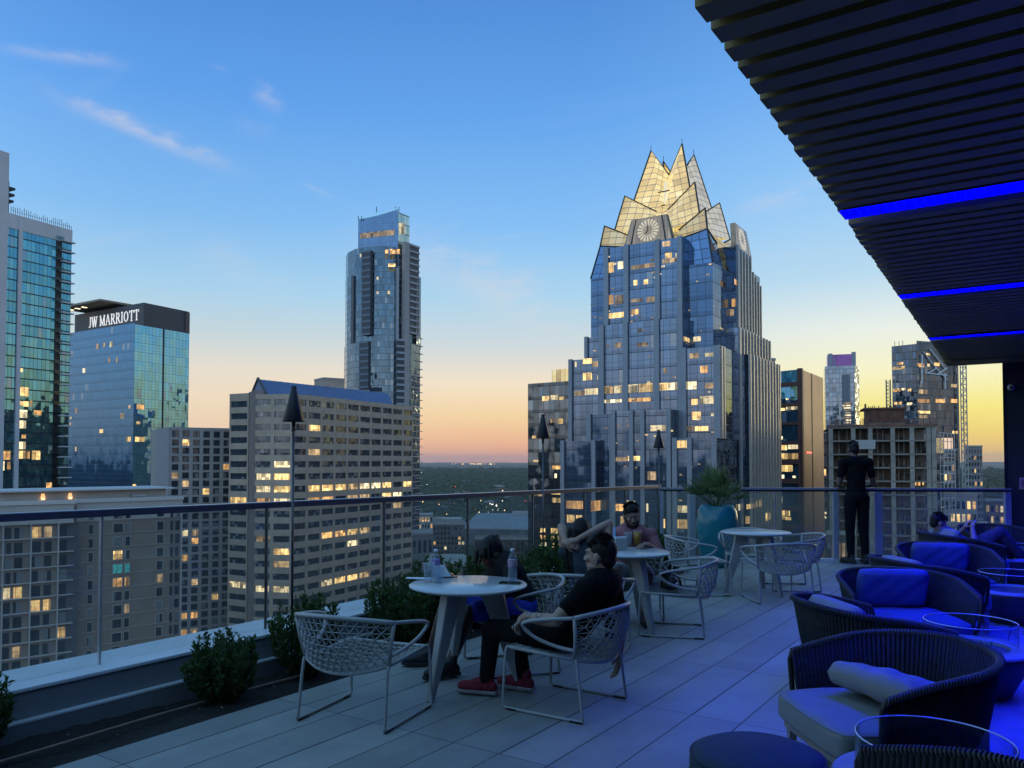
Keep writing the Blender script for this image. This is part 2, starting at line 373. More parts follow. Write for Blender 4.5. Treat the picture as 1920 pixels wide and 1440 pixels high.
# ------------------------------------------------------------------ terrace: floor, planting bed, parapet, railings, canopy
def paver_mat():
    m, nt, b = nmat('paver_planks')
    tc = N(nt, 'ShaderNodeTexCoord'); sp = N(nt, 'ShaderNodeSeparateXYZ'); nt.links.new(tc.outputs['Object'], sp.inputs[0])
    u = math_n(nt, 'DIVIDE', math_n(nt, 'SUBTRACT', sp.outputs[0], -1.53), .2975); v = math_n(nt, 'DIVIDE', math_n(nt, 'SUBTRACT', sp.outputs[1], 3.46), 1.178)
    fu = math_n(nt, 'FRACT', u); fv = math_n(nt, 'FRACT', v)
    cb = N(nt, 'ShaderNodeCombineXYZ'); nt.links.new(math_n(nt, 'FLOOR', u), cb.inputs[0]); nt.links.new(math_n(nt, 'FLOOR', v), cb.inputs[1])
    wn = N(nt, 'ShaderNodeTexWhiteNoise'); nt.links.new(cb.outputs[0], wn.inputs['Vector'])
    # joints of slightly uneven width
    wid = math_n(nt, 'MULTIPLY_ADD', wn.outputs['Value'], .02, .02)
    ju = math_n(nt, 'LESS_THAN', fu, wid); jv = math_n(nt, 'LESS_THAN', fv, .0055)
    j = math_n(nt, 'MAXIMUM', ju, math_n(nt, 'MULTIPLY', jv, .8))
    nz = N(nt, 'ShaderNodeTexNoise'); nz.inputs['Scale'].default_value = 2.2; nz.inputs['Detail'].default_value = 9; nz.inputs['Roughness'].default_value = .65
    mp = N(nt, 'ShaderNodeMapping'); mp.inputs['Scale'].default_value = (3.0,.8,1); nt.links.new(tc.outputs['Object'], mp.inputs['Vector']); nt.links.new(mp.outputs[0], nz.inputs['Vector'])
    n2 = N(nt, 'ShaderNodeTexNoise'); n2.inputs['Scale'].default_value = 1.4; n2.inputs['Detail'].default_value = 8; n2.inputs['Roughness'].default_value = .62; nt.links.new(tc.outputs['Object'], n2.inputs['Vector'])
    n3 = N(nt, 'ShaderNodeTexNoise'); n3.inputs['Scale'].default_value = 60; n3.inputs['Detail'].default_value = 3; nt.links.new(tc.outputs['Object'], n3.inputs['Vector'])
    g = math_n(nt, 'ADD', math_n(nt, 'MULTIPLY_ADD', nz.outputs['Fac'], .22, .0), math_n(nt, 'MULTIPLY', n2.outputs['Fac'], .30))
    g = math_n(nt, 'ADD', g, math_n(nt, 'MULTIPLY_ADD', wn.outputs['Value'], .11, .03)); g = math_n(nt, 'ADD', g, math_n(nt, 'MULTIPLY', n3.outputs['Fac'], .05))
    base = ramp(nt, g, [(.20, (.14,.145,.145)), (.38, (.27,.275,.27)), (.62, (.44,.445,.43))])
    vo = N(nt, 'ShaderNodeTexVoronoi'); vo.inputs['Scale'].default_value = 1.3; nt.links.new(tc.outputs['Object'], vo.inputs['Vector'])
    spot = N(nt, 'ShaderNodeMapRange'); spot.inputs[1].default_value = .012; spot.inputs[2].default_value = .03; spot.inputs[3].default_value = 1; spot.inputs[4].default_value = 0; nt.links.new(vo.outputs['Distance'], spot.inputs[0])
    base = mixc(nt, math_n(nt, 'MULTIPLY', spot.outputs[0], .6), base, (.06,.06,.07))
    nt.links.new(mixc(nt, j, base, (.015,.016,.02)), b.inputs['Base Color'])
    nt.links.new(math_n(nt, 'MULTIPLY_ADD', nz.outputs['Fac'], .3, .42), b.inputs['Roughness'])
    h = math_n(nt, 'SUBTRACT', math_n(nt, 'MULTIPLY', n3.outputs['Fac'], .06), j)
    bp = N(nt, 'ShaderNodeBump'); bp.inputs['Strength'].default_value = .5; bp.inputs['Distance'].default_value = .006
    nt.links.new(h, bp.inputs['Height']); nt.links.new(bp.outputs[0], b.inputs['Normal'])
    return m
M_paver = paver_mat()
M_white = flat('white_powder_coat', (.34,.345,.34), .38, var=.06, scale=12)
M_alu = flat('brushed_aluminium', (.55,.57,.6), .32, .75, var=.08, scale=30)
M_cap = flat('pale_metal_coping', (.62,.66,.7), .45, .2, var=.1, scale=3)
M_curb = flat('painted_curb', (.17,.18,.2), .55, var=.12, scale=2)
M_soil = flat('dark_mulch', (.011,.010,.009), .95, var=.6, scale=40, bump=1.0)
M_black = flat('black_metal', (.012,.012,.014), .45, .3, var=.2)
M_slat = flat('dark_slat', (.27,.20,.06), .6, var=.14, scale=4)
M_soff = flat('black_soffit', (.02,.02,.022), .8, var=.1)
M_darkwall = flat('dark_wall_panel', (.018,.026,.034), .6, var=.15, scale=1.5, spec=.2)
M_led = glow('blue_led', (0.0, .0002, 1.0), 225.0, sample=True)
M_railglass = clear_glass('rail_glass', (.955,.97,.965), veil=.085, ior=1.45, veilcol=(.5,.5,.43))

M_farglass = clear_glass('hazy_rail_glass', (.93,.95,.93), veil=.15, ior=1.45, veilcol=(.46,.48,.40))
FAR_L = Vector((-5.0, 11.45, 0))
FAR_R = Vector((-.56, 14.02, 0))
# floor sheet with the planting bed cut out at the left, kerb strip along the bed
fl = MB()
edge = -4.15
def far_y(x): return FAR_L.y + (x-FAR_L.x)*(FAR_R.y-FAR_L.y)/(FAR_R.x-FAR_L.x)
fl.face([(edge,-4,0),(7,-4,0),(7,16,0),(-.56,16,0),(-.56,14.06,0),(edge,far_y(edge)+.04,0)])
fl.face([(edge,-4,-.25),(edge,far_y(edge)+.04,-.25),(edge,far_y(edge)+.04,0),(edge,-4,0)])
fl.face([(-5.0,10.55,0),(edge,10.55,0),(edge,far_y(edge)+.04,0),(-5.0,11.49,0)])
tag(fl.build('floor', M_paver, flip=False), kind='structure')
# bed, as one mulch surface with small heaps
bm = MB(); rnd = random.Random(5)
nx, ny = 10, 160
vs = []; fs = []
for i in range(nx+1):
    for j in range(ny+1):
        x = -4.86 + .71*i/nx; y = -3+13.55*j/ny
        vs.append((x, y, -.045 + rnd.uniform(-.012,.012) + .02*math.sin(x*9+y*3)))
for i in range(nx):
    for j in range(ny):
        a = i*(ny+1)+j; fs.append((a, a+ny+1, a+ny+2, a+1))
bm.raw(vs, fs)
tag(bm.build('soil', M_soil, smooth=True), kind='structure')
hose = MB(); hose.tube([(-4.5+.02*math.sin(k*1.3), -2+.6*k, -.012) for k in range(21)], .009, 6)
tag(hose.build('irrigation_hose', flat('brown_hose', (.2,.14,.11), .6), origin=(-4.5,2,-.02)), 'thin brown irrigation hose lying along the dark planting bed', 'hose')
litter = MB()
for k in range(46):
    x = rnd.uniform(-4.8,-4.2); y = rnd.uniform(1.2,8); s = rnd.uniform(.008,.022); a = rnd.uniform(0,6)
    litter.face([(x+s*math.cos(a+q*1.57)*(1 if q % 2 else .5), y+s*math.sin(a+q*1.57)*(1 if q % 2 else .5), -.008+.01*rnd.random()) for q in range(4)])
tag(litter.build('leaf_litter', flat('dry_leaf', (.2,.17,.13), .8, var=.5)), 'dry leaves scattered over the dark planting bed', 'leaf litter', kind='stuff')

# parapet wall under the left railing
pw = thing('parapet_wall', 'low dark parapet wall with pale coping behind the planting bed', 'wall', (-5,4,0))
p = MB()
p.span(.16, -.3, -7, 7.5, -.3, .222)
p.build('wall', M_curb, pw)
p = MB(); p.span(.21, .16, -7, 6.55, -.1, .058); p.build('ledge', M_curb, pw)
p = MB(); p.span(.213, .16, -7, 6.55, .0585, .07); p.build('ledge_trim', M_cap, pw)
for k in range(6):
    p = MB(); p.span(.175, -.32, -7+2.42*k, -7+2.42*(k+1)-.006, .224, .246); bevel(p.build('coping', M_cap, pw), .004)

# left glass railing: a handrail, panes between slim posts
rz0, rz1 = 1.225, 1.15
def rail_z(y): return rz0 + (rz1-rz0)*(y-2.0)/(11.45-2.0)
lr = thing('glass_railing', 'long frameless glass railing with slim dark handrail beside the planting bed', 'railing', (-5,4,.246))
def railbox(mb, y0, y1, x0, x1, dz0, dz1):
    vs = []
    for y in (y0, y1):
        z = rail_z(y)-.246
        for x in (x0, x1):
            for dz in (dz0, dz1): vs.append((x, y-4, z+dz))
    mb.raw(vs, [(0,1,3,2),(4,6,7,5),(0,4,5,1),(2,3,7,6),(0,2,6,4),(1,5,7,3)])
M_rail = flat('dark_blue_handrail', (.16,.17,.21), .3, .8, var=.08, scale=20)
h = MB(); railbox(h, -3, 11.45, -.035, .035, -.045, -.004); h.build('handrail', M_rail, lr)
h = MB(); railbox(h, -3, 11.45, -.033, .033, -.0035, .002); h.build('rail_cap', M_alu, lr)
ys = [-2.3, -1.05, .2, 1.48, 2.758, 4.047, 5.349, 6.597, 7.833, 9.069, 10.263, 11.42]
for a, b_ in zip(ys[:-1], ys[1:]):
    g = MB(); vs = [(-.006, a+.012-4, 0), (-.006, b_-.012-4, 0), (-.006, b_-.012-4, rail_z(b_)-.246-.046), (-.006, a+.012-4, rail_z(a)-.246-.046)]
    vs += [(.006, v[1], v[2]) for v in vs]
    g.raw(vs, [(0,1,2,3),(7,6,5,4),(0,4,5,1),(1,5,6,2),(2,6,7,3),(3,7,4,0)]); g.build('glass_pane', M_railglass, lr)
for y in ys[4:]:
    g = MB(); g.span(-.012, .014, y-4-.006, y-4+.006, 0, rail_z(y)-.246-.046); g.build('post', M_black if y > 3 else M_alu, lr)
    g = MB(); g.span(.0145, .018, y-4-.004, y-4+.003, 0, rail_z(y)-.246-.046); g.build('post_edge', M_alu, lr)

# far glass railing, lighter posts
fr = thing('glass_railing', 'glass railing with pale wide posts across the far end of terrace', 'railing', (FAR_L.x, FAR_L.y, 0), math.atan2(FAR_R.y-FAR_L.y, FAR_R.x-FAR_L.x))
LEN = (FAR_R-FAR_L).length
M_post = flat('pale_blue_post', (.42,.46,.52), .4, .5, var=.08, scale=10)
def along(px): # distance along the far railing of a picture column
    best = min((abs(960+FPX*((q.x*CY+q.y*SY)/(-q.x*SY+q.y*CY))-px), t) for t in [k*LEN/600 for k in range(601)] for q in [FAR_L+(FAR_R-FAR_L)*(t/LEN)])
    return best[1]
h = MB(); h.span(0, LEN+.05, -.03, .03, 1.085, 1.115); h.build('handrail', M_alu, fr)
h = MB(); h.span(0, LEN+.05, -.022, .022, 1.06, 1.0845); h.build('rail_shadow_strip', M_black, fr)
cuts = [0.0, along(1297), along(1452), along(1565), along(1645), along(1765), LEN]
for i, (a, b_) in enumerate(zip(cuts[:-1], cuts[1:])):
    g = MB(); g.span(a+.02, b_-.02, -.006, .006, .05, 1.06); g.build('glass_pane', M_farglass, fr)
for a, wd in ((cuts[0]+.03, .06), (cuts[1], .10), (cuts[3], .09), (cuts[4], .12), (cuts[6], .09)):
    g = MB(); g.span(a-wd/2, a+wd/2, -.03, .03, 0, 1.06); bevel(g.build('post', M_post, fr), .006)
g = MB(); g.span(cuts[2]-.008, cuts[2]+.008, -.012, .012, .05, 1.06); g.build('post', M_alu, fr)
g = MB(); g.span(0, LEN, -.05, .05, -.2, .05); g.build('base_channel', M_cap, fr)

# canopy: dark slats across, black soffit above, three blue light strips
cn = thing('slatted_canopy', 'dark slatted canopy overhead with glowing blue light strips', 'canopy', (0,6,3.03))
leds = [5.16, 8.06, 11.06]
SLAT_R = 6.5
def cedge(y): return -.956-.033*(y-2.46)
p = MB()
p.face([(cedge(-3)-.0+.02,-9,.20),(SLAT_R,-9,.20),(SLAT_R,8.3,.20),(cedge(14.3)+.02,8.3,.20)])
p.face([(cedge(-3)-.0+.02,-9,.42),(SLAT_R,-9,.42),(SLAT_R,8.3,.42),(cedge(14.3)+.02,8.3,.42)])
p.face([(cedge(-3)+.02,-9,.20),(cedge(14.3)+.02,8.3,.20),(cedge(14.3)+.02,8.3,.42),(cedge(-3)+.02,-9,.42)])
p.build('soffit', M_soff, cn)
y = -1.5; k = 0; rs = random.Random(3)
mains = []
while y < 13.6:
    near_led = any(abs(y+.055-L) < .19 for L in leds)
    if not near_led:
        p = MB(); p.span(cedge(y)+rs.uniform(-.006,.006), SLAT_R, y-6, y+.11-6, 0, .085); mains.append(p)
        if not any(abs(y+.135-L) < .15 for L in leds):
            q = MB(); q.span(cedge(y)+.018+rs.uniform(-.004,.004), SLAT_R, y+.113-6, y+.157-6, .032, .12); mains.append(q)
    y += .16; k += 1
vis = mains[:]
for i, p in enumerate(vis[:99]): p.build('slat', M_slat, cn)
rest = MB()
for p in vis[99:]: rest.raw(p.v, p.f)
if rest.v: tag(rest.build('slat', M_slat, cn), kind='stuff')
for L in leds:
    p = MB(); p.span(cedge(L)+.0, 2.5, L-.10-6, L+.10-6, .062, .085); p.build('light_strip', M_led, cn)
    p = MB(); x = cedge(L)+.002
    while x < 2.49: p.span(x, x+.003, L-.0999-6, L+.0999-6, .001, .061); x += .051
    p.span(cedge(L), 2.5, L-.105-6, L-.10-6, 0, .0855); p.span(cedge(L), 2.5, L+.10-6, L+.105-6, 0, .0855); p.build('added_louvre', M_black, cn)  # unseen blades added to stop the blue light spreading leftwards
p = MB(); p.span(cedge(13.8)-.0, SLAT_R, 7.55, 8.25, -.02, .18); p.build('end_fascia', M_slat, cn)

# dark wall and column at the far right
dw = thing('dark_column', 'dark panelled column closing the terrace at the far right', 'column', (-.6,14.22,0))
p = MB(); p.span(0, 4.6, .03, .55, 0, 3.1); p.build('wall', M_darkwall, dw)
p = MB(); p.span(0.0, .012, -.0, .03, 0, 3.0); p.build('edge_trim', M_black, dw)
for k in range(4):
    p = MB(); p.span(.55+1.0*k, .562+1.0*k, .018, .03, 0, 3.0); p.build('panel_joint', M_black, dw)
pb = thing('sky_blocker_wall', 'unseen dark wall added behind and right of the terrace to block sky', 'wall', (2.6,5,0))  # added out of view to cut sky light under the canopy
p = MB(); p.span(0, .3, -9, 9.2, 0, 3.0); p.build('side_wall', M_darkwall, pb)
p = MB(); p.span(-11, 0, -9, -8.6, 0, 3.4); p.build('rear_wall', M_darkwall, pb)
sc_ = thing('security_camera', 'small grey security camera on the dark column', 'camera', (-.49,14.2,2.63))
p = MB(); p.sphere((0,-.02,0), (.05,.06,.05), 14, 10); p.build('housing', flat('grey_plastic', (.35,.36,.38), .4), sc_, True)
p = MB(); p.sphere((0,-.075,-.008), .022, 10, 8); p.build('lens', M_black, sc_, True)
p = MB(); p.span(-.03, .03, .0, .05, .02, .06); p.build('bracket', M_black, sc_)
sg = thing('wall_sign', 'small red framed sign on the dark column', 'sign', (-.40,14.2,1.18))
M_signp = flat('pink_frame', (.32,.2,.3), .5); M_signr = flat('dull_red_sign', (.17,.05,.13), .5)
p = MB(); p.span(-.01, .25, 0, .03, -.08, .09); p.build('sign_frame', M_signp, sg)
p = MB(); p.span(.012, .228, -.006, 0, -.055, .062); p.build('sign_face', M_signr, sg)
# ------------------------------------------------------------------ the city beyond the terrace
M_lit = [glow('lit_room_warm', (1.0,.64,.24), 1.8, 1, .9, cells=True), glow('lit_room_orange', (1.0,.52,.17), 1.45, 1, .8, cells=True), glow('lit_room_pale', (1.0,.80,.46), 1.6, 1, 1.1, cells=True), glow('lit_room_dim', (.8,.54,.27), .85, 1, .7, cells=True)]
M_darkpane = curtain('dark_window_glass', (.055,.07,.09), du=1.4, dv=3.0, wu=.05, wv=.05, frame=(.02,.022,.025), metal=.55, jit=.03, spandrel=0, rough=.06, var=.6, blind=.18)
M_roofgrey = flat('grey_roof', (.14,.15,.16), .8, var=.25, scale=.2)
M_concrete = flat('raw_concrete', (.25,.21,.17), .85, var=.25, scale=.35)
M_tan = flat('tan_stone', (.47,.36,.27), .8, var=.12, scale=.4)
M_greypanel = flat('grey_panel', (.37,.345,.33), .7, var=.08, scale=.3)

class Facade:
    """a wall seen from the terrace, from its left end to its right end; u along, v height, n outwards"""
    def __init__(s, p0, p1):
        s.p0 = Vector((p0.x, p0.y, 0)); s.p1 = Vector((p1.x, p1.y, 0)); s.L = (s.p1-s.p0).length
        s.e = (s.p1-s.p0)/s.L; s.n = Vector((s.e.y, -s.e.x, 0))
    def pt(s, u, v, n=0.0): q = s.p0+s.e*u+s.n*n; return Vector((q.x, q.y, v))
    def box(s, mb, u0, u1, v0, v1, n0, n1, m=0):
        vs = [s.pt(u, v, n) for u in (u0, u1) for n in (n0, n1) for v in (v0, v1)]
        mb.raw(vs, [(0,1,3,2),(4,6,7,5),(0,4,5,1),(2,3,7,6),(0,2,6,4),(1,5,7,3)], m)
    def quad(s, mb, u0, u1, v0, v1, n, m=0, uoff=0):
        mb.face([s.pt(u0,v0,n), s.pt(u1,v0,n), s.pt(u1,v1,n), s.pt(u0,v1,n)], [(u0+uoff,v0),(u1+uoff,v0),(u1+uoff,v1),(u0+uoff,v1)], m)
    def u_at(s, px):
        t = (px-960)/FPX
        def rd(q): return q.x*CY+q.y*SY, -q.x*SY+q.y*CY
        x0, z0 = rd(s.p0); ex, ez = rd(s.e)
        return (t*z0-x0)/(ex-t*ez)
    def depth(s, u): q = s.p0+s.e*u; return -q.x*SY+q.y*CY
    def v_at(s, px, py): return hz(py, s.depth(s.u_at(px)))
class Panes:                                # a building's windows: the largest hundred singly, the rest as one part
    def __init__(s): s.items = []
    def add(s, fac, u0, u1, v0, v1, n, mat, uoff=0):
        mb = MB(); fac.quad(mb, u0, u1, v0, v1, n, 0, uoff)
        d = fac.depth((u0+u1)/2); s.items.append(((u1-u0)*(v1-v0)/d/d, mb, mat))
    def addmb(s, mb, mat, size=1.0): s.items.append((size, mb, mat))
    def emit(s, parent, base, limit=100):
        s.items.sort(key=lambda t: -t[0])
        for _, mb, mat in s.items[:limit]: mb.build('window', mat, parent, origin=base, flip=False)
        rest = s.items[limit:]
        if rest:
            mats = []; all_ = MB()
            for _, mb, mat in rest:
                if mat not in mats: mats.append(mat)
                k = mats.index(mat)
                for f, uv in zip(mb.f, mb.uv): all_.face([mb.v[i] for i in f], uv, k)
            tag(all_.build('window', mats, parent, origin=base, flip=False), kind='stuff')
def building(name, label, p, cat='building', group=None):
    base = Vector((p.x, p.y, GROUND_Z)); return thing(name, label, cat, base, 0, group), base
def P(px, d): return px_xy(px, d)
rc = random.Random(21)

# ---- terrain and far woods
gm, nt, b = nmat('city_ground')
tc = N(nt, 'ShaderNodeTexCoord'); nz = N(nt, 'ShaderNodeTexNoise'); nz.inputs['Scale'].default_value = .012; nz.inputs['Detail'].default_value = 12; nz.inputs['Roughness'].default_value = .7
nt.links.new(tc.outputs['Object'], nz.inputs['Vector'])
nt.links.new(ramp(nt, nz.outputs['Fac'], [(.3, (.022,.03,.02)), (.5, (.05,.052,.04)), (.62, (.085,.085,.078)), (.75, (.12,.115,.105))]), b.inputs['Base Color']); b.inputs['Roughness'].default_value = .95
g = MB(); R = 26000; n = 64
rings = [0.1, 60, 200, 500, 1000, 2000, 4000, 8000, 14000, 20000, R]
for i in range(len(rings)-1):
    for j in range(n):
        a0, a1 = 2*PI*j/n, 2*PI*(j+1)/n
        q = [(rings[i]*math.cos(a0), rings[i]*math.sin(a0)), (rings[i+1]*math.cos(a0), rings[i+1]*math.sin(a0)), (rings[i+1]*math.cos(a1), rings[i+1]*math.sin(a1)), (rings[i]*math.cos(a1), rings[i]*math.sin(a1))]
        g.face([(x, y, GROUND_Z) for x, y in q])
tag(g.build('ground', gm, origin=(0,0,GROUND_Z)), kind='structure')
# low hills on the horizon
hl = MB(); prof = []
for k in range(121):
    az = YAW + math.radians(50) - math.radians(100)*k/120
    h_ = 8+26*abs(math.sin(k*.21)+.5*math.sin(k*.47+1))+10*math.sin(k*1.3)
    prof.append((az, max(4, h_)))
for (a0, h0), (a1, h1) in zip(prof[:-1], prof[1:]):
    for r0, r1, k0, k1 in ((17000, 19000, 0, 1), (19000, 22000, 1, .2)):
        hl.face([(-r0*math.sin(a0), r0*math.cos(a0), GROUND_Z+h0*k0), (-r0*math.sin(a1), r0*math.cos(a1), GROUND_Z+h1*k0), (-r1*math.sin(a1), r1*math.cos(a1), GROUND_Z+h1*k1), (-r1*math.sin(a0), r1*math.cos(a0), GROUND_Z+h0*k1)])
tag(hl.build('hills', gm, origin=(0,0,GROUND_Z), smooth=True), kind='structure')
# tree canopy between the streets, one mass
M_tree = flat('city_tree_leaves', (.035,.05,.022), .9, var=.7, scale=.25)
tm = MB()
def blob(c, r, h):
    n = 6; vs = [(c[0], c[1], c[2])]
    for lv, (rr, zz) in enumerate(((.8,.35), (1.0,.6), (.6,.9))):
        for j in range(n):
            a = 2*PI*j/n+lv*.5; q = r*rr*rc.uniform(.75,1.2); vs.append((c[0]+q*math.cos(a), c[1]+q*math.sin(a), c[2]+h*zz*rc.uniform(.85,1.12)))
    vs.append((c[0], c[1], c[2]+h*1.05))
    fs = [(0,1+(j+1) % n,1+j) for j in range(n)]
    for l in range(2): fs += [(1+l*n+j, 1+l*n+(j+1) % n, 1+(l+1)*n+(j+1) % n, 1+(l+1)*n+j) for j in range(n)]
    fs += [(1+2*n+j, 1+2*n+(j+1) % n, 1+3*n) for j in range(n)]
    tm.raw(vs, fs)
for k in range(9000):
    d = 330*math.exp(rc.random()*2.9); pxx = rc.uniform(770,1000) if rc.random() < .62 else rc.uniform(1440,1900)
    q = P(pxx, d)
    if d < 900 and rc.random() < .45: continue
    s = rc.uniform(4,9)*(1+d/3500)
    blob((q.x, q.y, GROUND_Z), s, s*rc.uniform(.8,1.3))
tag(tm.build('tree_canopy', M_tree, smooth=True, origin=(0,0,GROUND_Z)), 'dark tree canopy spreading to the horizon beyond the towers', 'woods', kind='stuff')
# street and car lights
lm = MB(); Lm = [glow('street_lamp_white', (1,.93,.8), 7.0), glow('street_lamp_amber', (1,.62,.25), 6.0), glow('tail_lamp', (1,.12,.06), 3.0)]
def spark(p, r, m):
    lm.raw([(p.x+r,p.y,p.z),(p.x-r,p.y,p.z),(p.x,p.y+r,p.z),(p.x,p.y-r,p.z),(p.x,p.y,p.z+r),(p.x,p.y,p.z-r)], [(0,2,4),(2,1,4),(1,3,4),(3,0,4),(2,0,5),(1,2,5),(3,1,5),(0,3,5)], m)
def gpt(px, py, z=0):
    return floor_at(px, py, GROUND_Z+z)
for k in range(150):
    py = 885+110*rc.random()**1.6; pxx = rc.uniform(785,992)
    p_ = gpt(pxx, py, 10); d = (p_.xy).length; spark(p_, d*rc.uniform(.00025,.0007), rc.choice([0,0,1,1,1,2]))
for k in range(36):
    p_ = gpt(rc.gauss(925,8), rc.gauss(948,5), 9); spark(p_, p_.xy.length*rc.uniform(.0004,.0009), 0)
for k in range(14):
    p_ = gpt(855+k*6+rc.uniform(-2,2), 915-k*.5+rc.uniform(-3,3), 9); spark(p_, p_.xy.length*rc.uniform(.0004,.0007), 0)
for k in range(30):
    p_ = gpt(rc.gauss(905,18), 869.6+rc.random()*.6, 25); spark(p_, p_.xy.length*.0004, 1)
for k in range(120):
    p_ = gpt(rc.uniform(1700,1885), rc.uniform(930,1100), 10); spark(p_, p_.xy.length*rc.uniform(.0004,.001), rc.choice([0,1,1,0,2]))
tag(lm.build('city_lights', Lm, origin=(0,0,GROUND_Z)), 'street and window lights scattered over the low city', 'city lights', kind='stuff')
# streets
M_road = flat('asphalt', (.06,.06,.062), .8, var=.2, scale=.1)
rd = MB()
def strip(pts, w_, z=.3):
    for a, c_ in zip(pts[:-1], pts[1:]):
        e = (c_-a).normalized(); nn = Vector((-e.y, e.x, 0))*w_/2
        rd.face([(q.x, q.y, GROUND_Z+z) for q in (a-nn, c_-nn, c_+nn, a+nn)])
strip([P(840,90), P(820,400), P(825,900), P(900,2200)], 18); strip([P(600,500), P(1000,430)], 16, .32); strip([P(700,760), P(1010,640)], 16, .34); strip([P(1690,120), P(1800,420), P(1850,900)], 18, .36)
tag(rd.build('road', M_road, origin=(0,0,GROUND_Z)), kind='structure')

# ---- low buildings among the trees
lowm = [flat('pale_low_wall', (.30,.29,.27), .85, var=.2, scale=.05), flat('grey_low_wall', (.16,.16,.16), .85, var=.2, scale=.05), flat('brick_low_wall', (.15,.09,.065), .85, var=.2, scale=.05)]
for k in range(46):
    d = 700*math.exp(rc.random()*1.5); q_ = P(rc.uniform(788,990), d); a = rc.choice([YAW, YAW+.3, 0]); wx, wy, hh = rc.uniform(14,46), rc.uniform(12,30), rc.uniform(6,13)
    q = MB(); q.box((0,0,hh/2), (wx,wy,hh), a); q.box((wx*.1,0,hh+.8), (wx*.3,wy*.4,1.6), a)
    o = q.build('low_building', rc.choice(lowm)); o.location = (q_.x, q_.y, GROUND_Z)
    tag(o, 'small low building among dark trees beyond the railing', 'building', 'low buildings among the far trees')
# ---- left residential tower: white piers, blue glass, dark slab lines
t, B0 = building('residential_tower', 'tall blue glass apartment tower with white piers and roof rods at left edge', P(127,242))
F1 = Facade(P(-60,216), P(127.5,242)); top = F1.v_at(127, 432); v0 = GROUND_Z
GL = curtain('teal_tower_glass', (.13,.36,.46), du=1.25, dv=3.1, wu=.09, wv=.34, frame=(.012,.018,.022), metal=.9, jit=.035, spandrel=0, var=.35, blind=.05)
p = MB(); bk = [F1.pt(F1.L,0,-26), F1.pt(0,0,-26)]
p.walls([F1.pt(0,0), F1.pt(F1.L,0)]+bk, v0, top-4.2); p.build('glass_facade', GL, t, origin=B0)
M_wpier = flat('white_pier', (.58,.57,.57), .6, var=.06, scale=.2)
p = MB(); F1.box(p, 0, F1.L, top-4.2, top, -26, .25); p.build('parapet_band', M_wpier, t, origin=B0)
u33 = F1.u_at(30)
p = MB(); F1.box(p, u33-.55, u33+.55, v0, top-.1, .0, .5); p.build('pier', M_wpier, t, origin=B0)
u0_ = F1.u_at(1)
p = MB(); F1.box(p, u0_-3, F1.u_at(5.5), v0, F1.v_at(3, 287), -.2, .3); p.build('pier', M_wpier, t, origin=B0)
uE = F1.u_at(122); uD = F1.u_at(108)
p = MB(); F1.box(p, uD-1.6, uD+.3, v0, top-4.3, -1, .04); p.build('balcony_recess', M_black, t, origin=B0)
ns = int((top-v0)/3.1)
M_balg = clear_glass('balcony_glass', (.55,.72,.74))
for k in range(ns):
    z = v0+3.1*k
    q = MB(); F1.box(q, uD-.2, F1.L+.5, z-.12, z+.22, .0, 1.1); 
    if k > ns-60: q.build('balcony_slab', M_wpier, t, origin=B0)
    q = MB(); F1.box(q, uD-2.1, uD+.3, z+.1, z+1.1, .9, .95)
    if k > ns-60: q.build('balcony_glass', M_balg, t, origin=B0)
W = Panes()
for px0, px1, y0, y1 in [(32,52,725,742),(32,41,752,760),(42,52,752,762),(54,59,750,762),(32,50,768,783),(62,77,769,778),(33,48,788,803),(40,48,815,822),(32,48,828,842),(32,48,845,860),(50,56,845,860),(60,76,845,862),(2,20,845,862),(0,9,865,882),(14,20,866,880),(0,5,893,900),(34,40,690,697),(88,108,905,915)]:
    ua, ub = F1.u_at(px0), F1.u_at(px1); va, vb = F1.v_at(px0, y1), F1.v_at(px0, y0)
    W.add(F1, ua, ub, va, vb, .03, rc.choice(M_lit[:3]))
W.emit(t, B0)
rods = MB()
for k in range(30):
    u = F1.L*(.36+.64*k/29); h_ = rc.uniform(1.2,2.6); F1.box(rods, u-.05, u+.05, top, top+h_, -.3, -.2)
F1.box(rods, F1.L*.36, F1.L, top+1.0, top+1.06, -.3, -.22)
rods.build('roof_rods', M_black, t, origin=B0)
q = MB()
for k in range(3): F1.box(q, F1.u_at(2), F1.u_at(16)+k*.2, F1.v_at(8, 378-k*12), F1.v_at(8, 374-k*12), -4, .2)
F1.box(q, F1.u_at(4), F1.u_at(12), top, F1.v_at(8,338), -4, -1)
q.build('rooftop_platform', M_black, t, origin=B0)

# ---- hotel tower with lettering
t, B0 = building('hotel_tower', 'blue glass hotel tower with dark crown and white serif lettering', P(249,305))
FL = Facade(P(118,332), P(249,305)); FR_ = Facade(P(249,305), P(352,328))
gt = FL.v_at(249, 605)
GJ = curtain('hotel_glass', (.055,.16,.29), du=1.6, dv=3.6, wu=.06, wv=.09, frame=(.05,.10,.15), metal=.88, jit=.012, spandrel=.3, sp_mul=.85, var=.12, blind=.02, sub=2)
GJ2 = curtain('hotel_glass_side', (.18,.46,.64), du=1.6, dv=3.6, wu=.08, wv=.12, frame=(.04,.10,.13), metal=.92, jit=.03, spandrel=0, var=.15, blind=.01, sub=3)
far_ = FL.p0+(FR_.p1-FR_.p0)
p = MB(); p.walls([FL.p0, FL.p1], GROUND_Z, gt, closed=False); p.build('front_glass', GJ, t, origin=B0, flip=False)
p = MB(); p.walls([FR_.p0, FR_.p1], GROUND_Z, gt-.6, closed=False); p.build('side_glass', GJ2, t, origin=B0, flip=False)
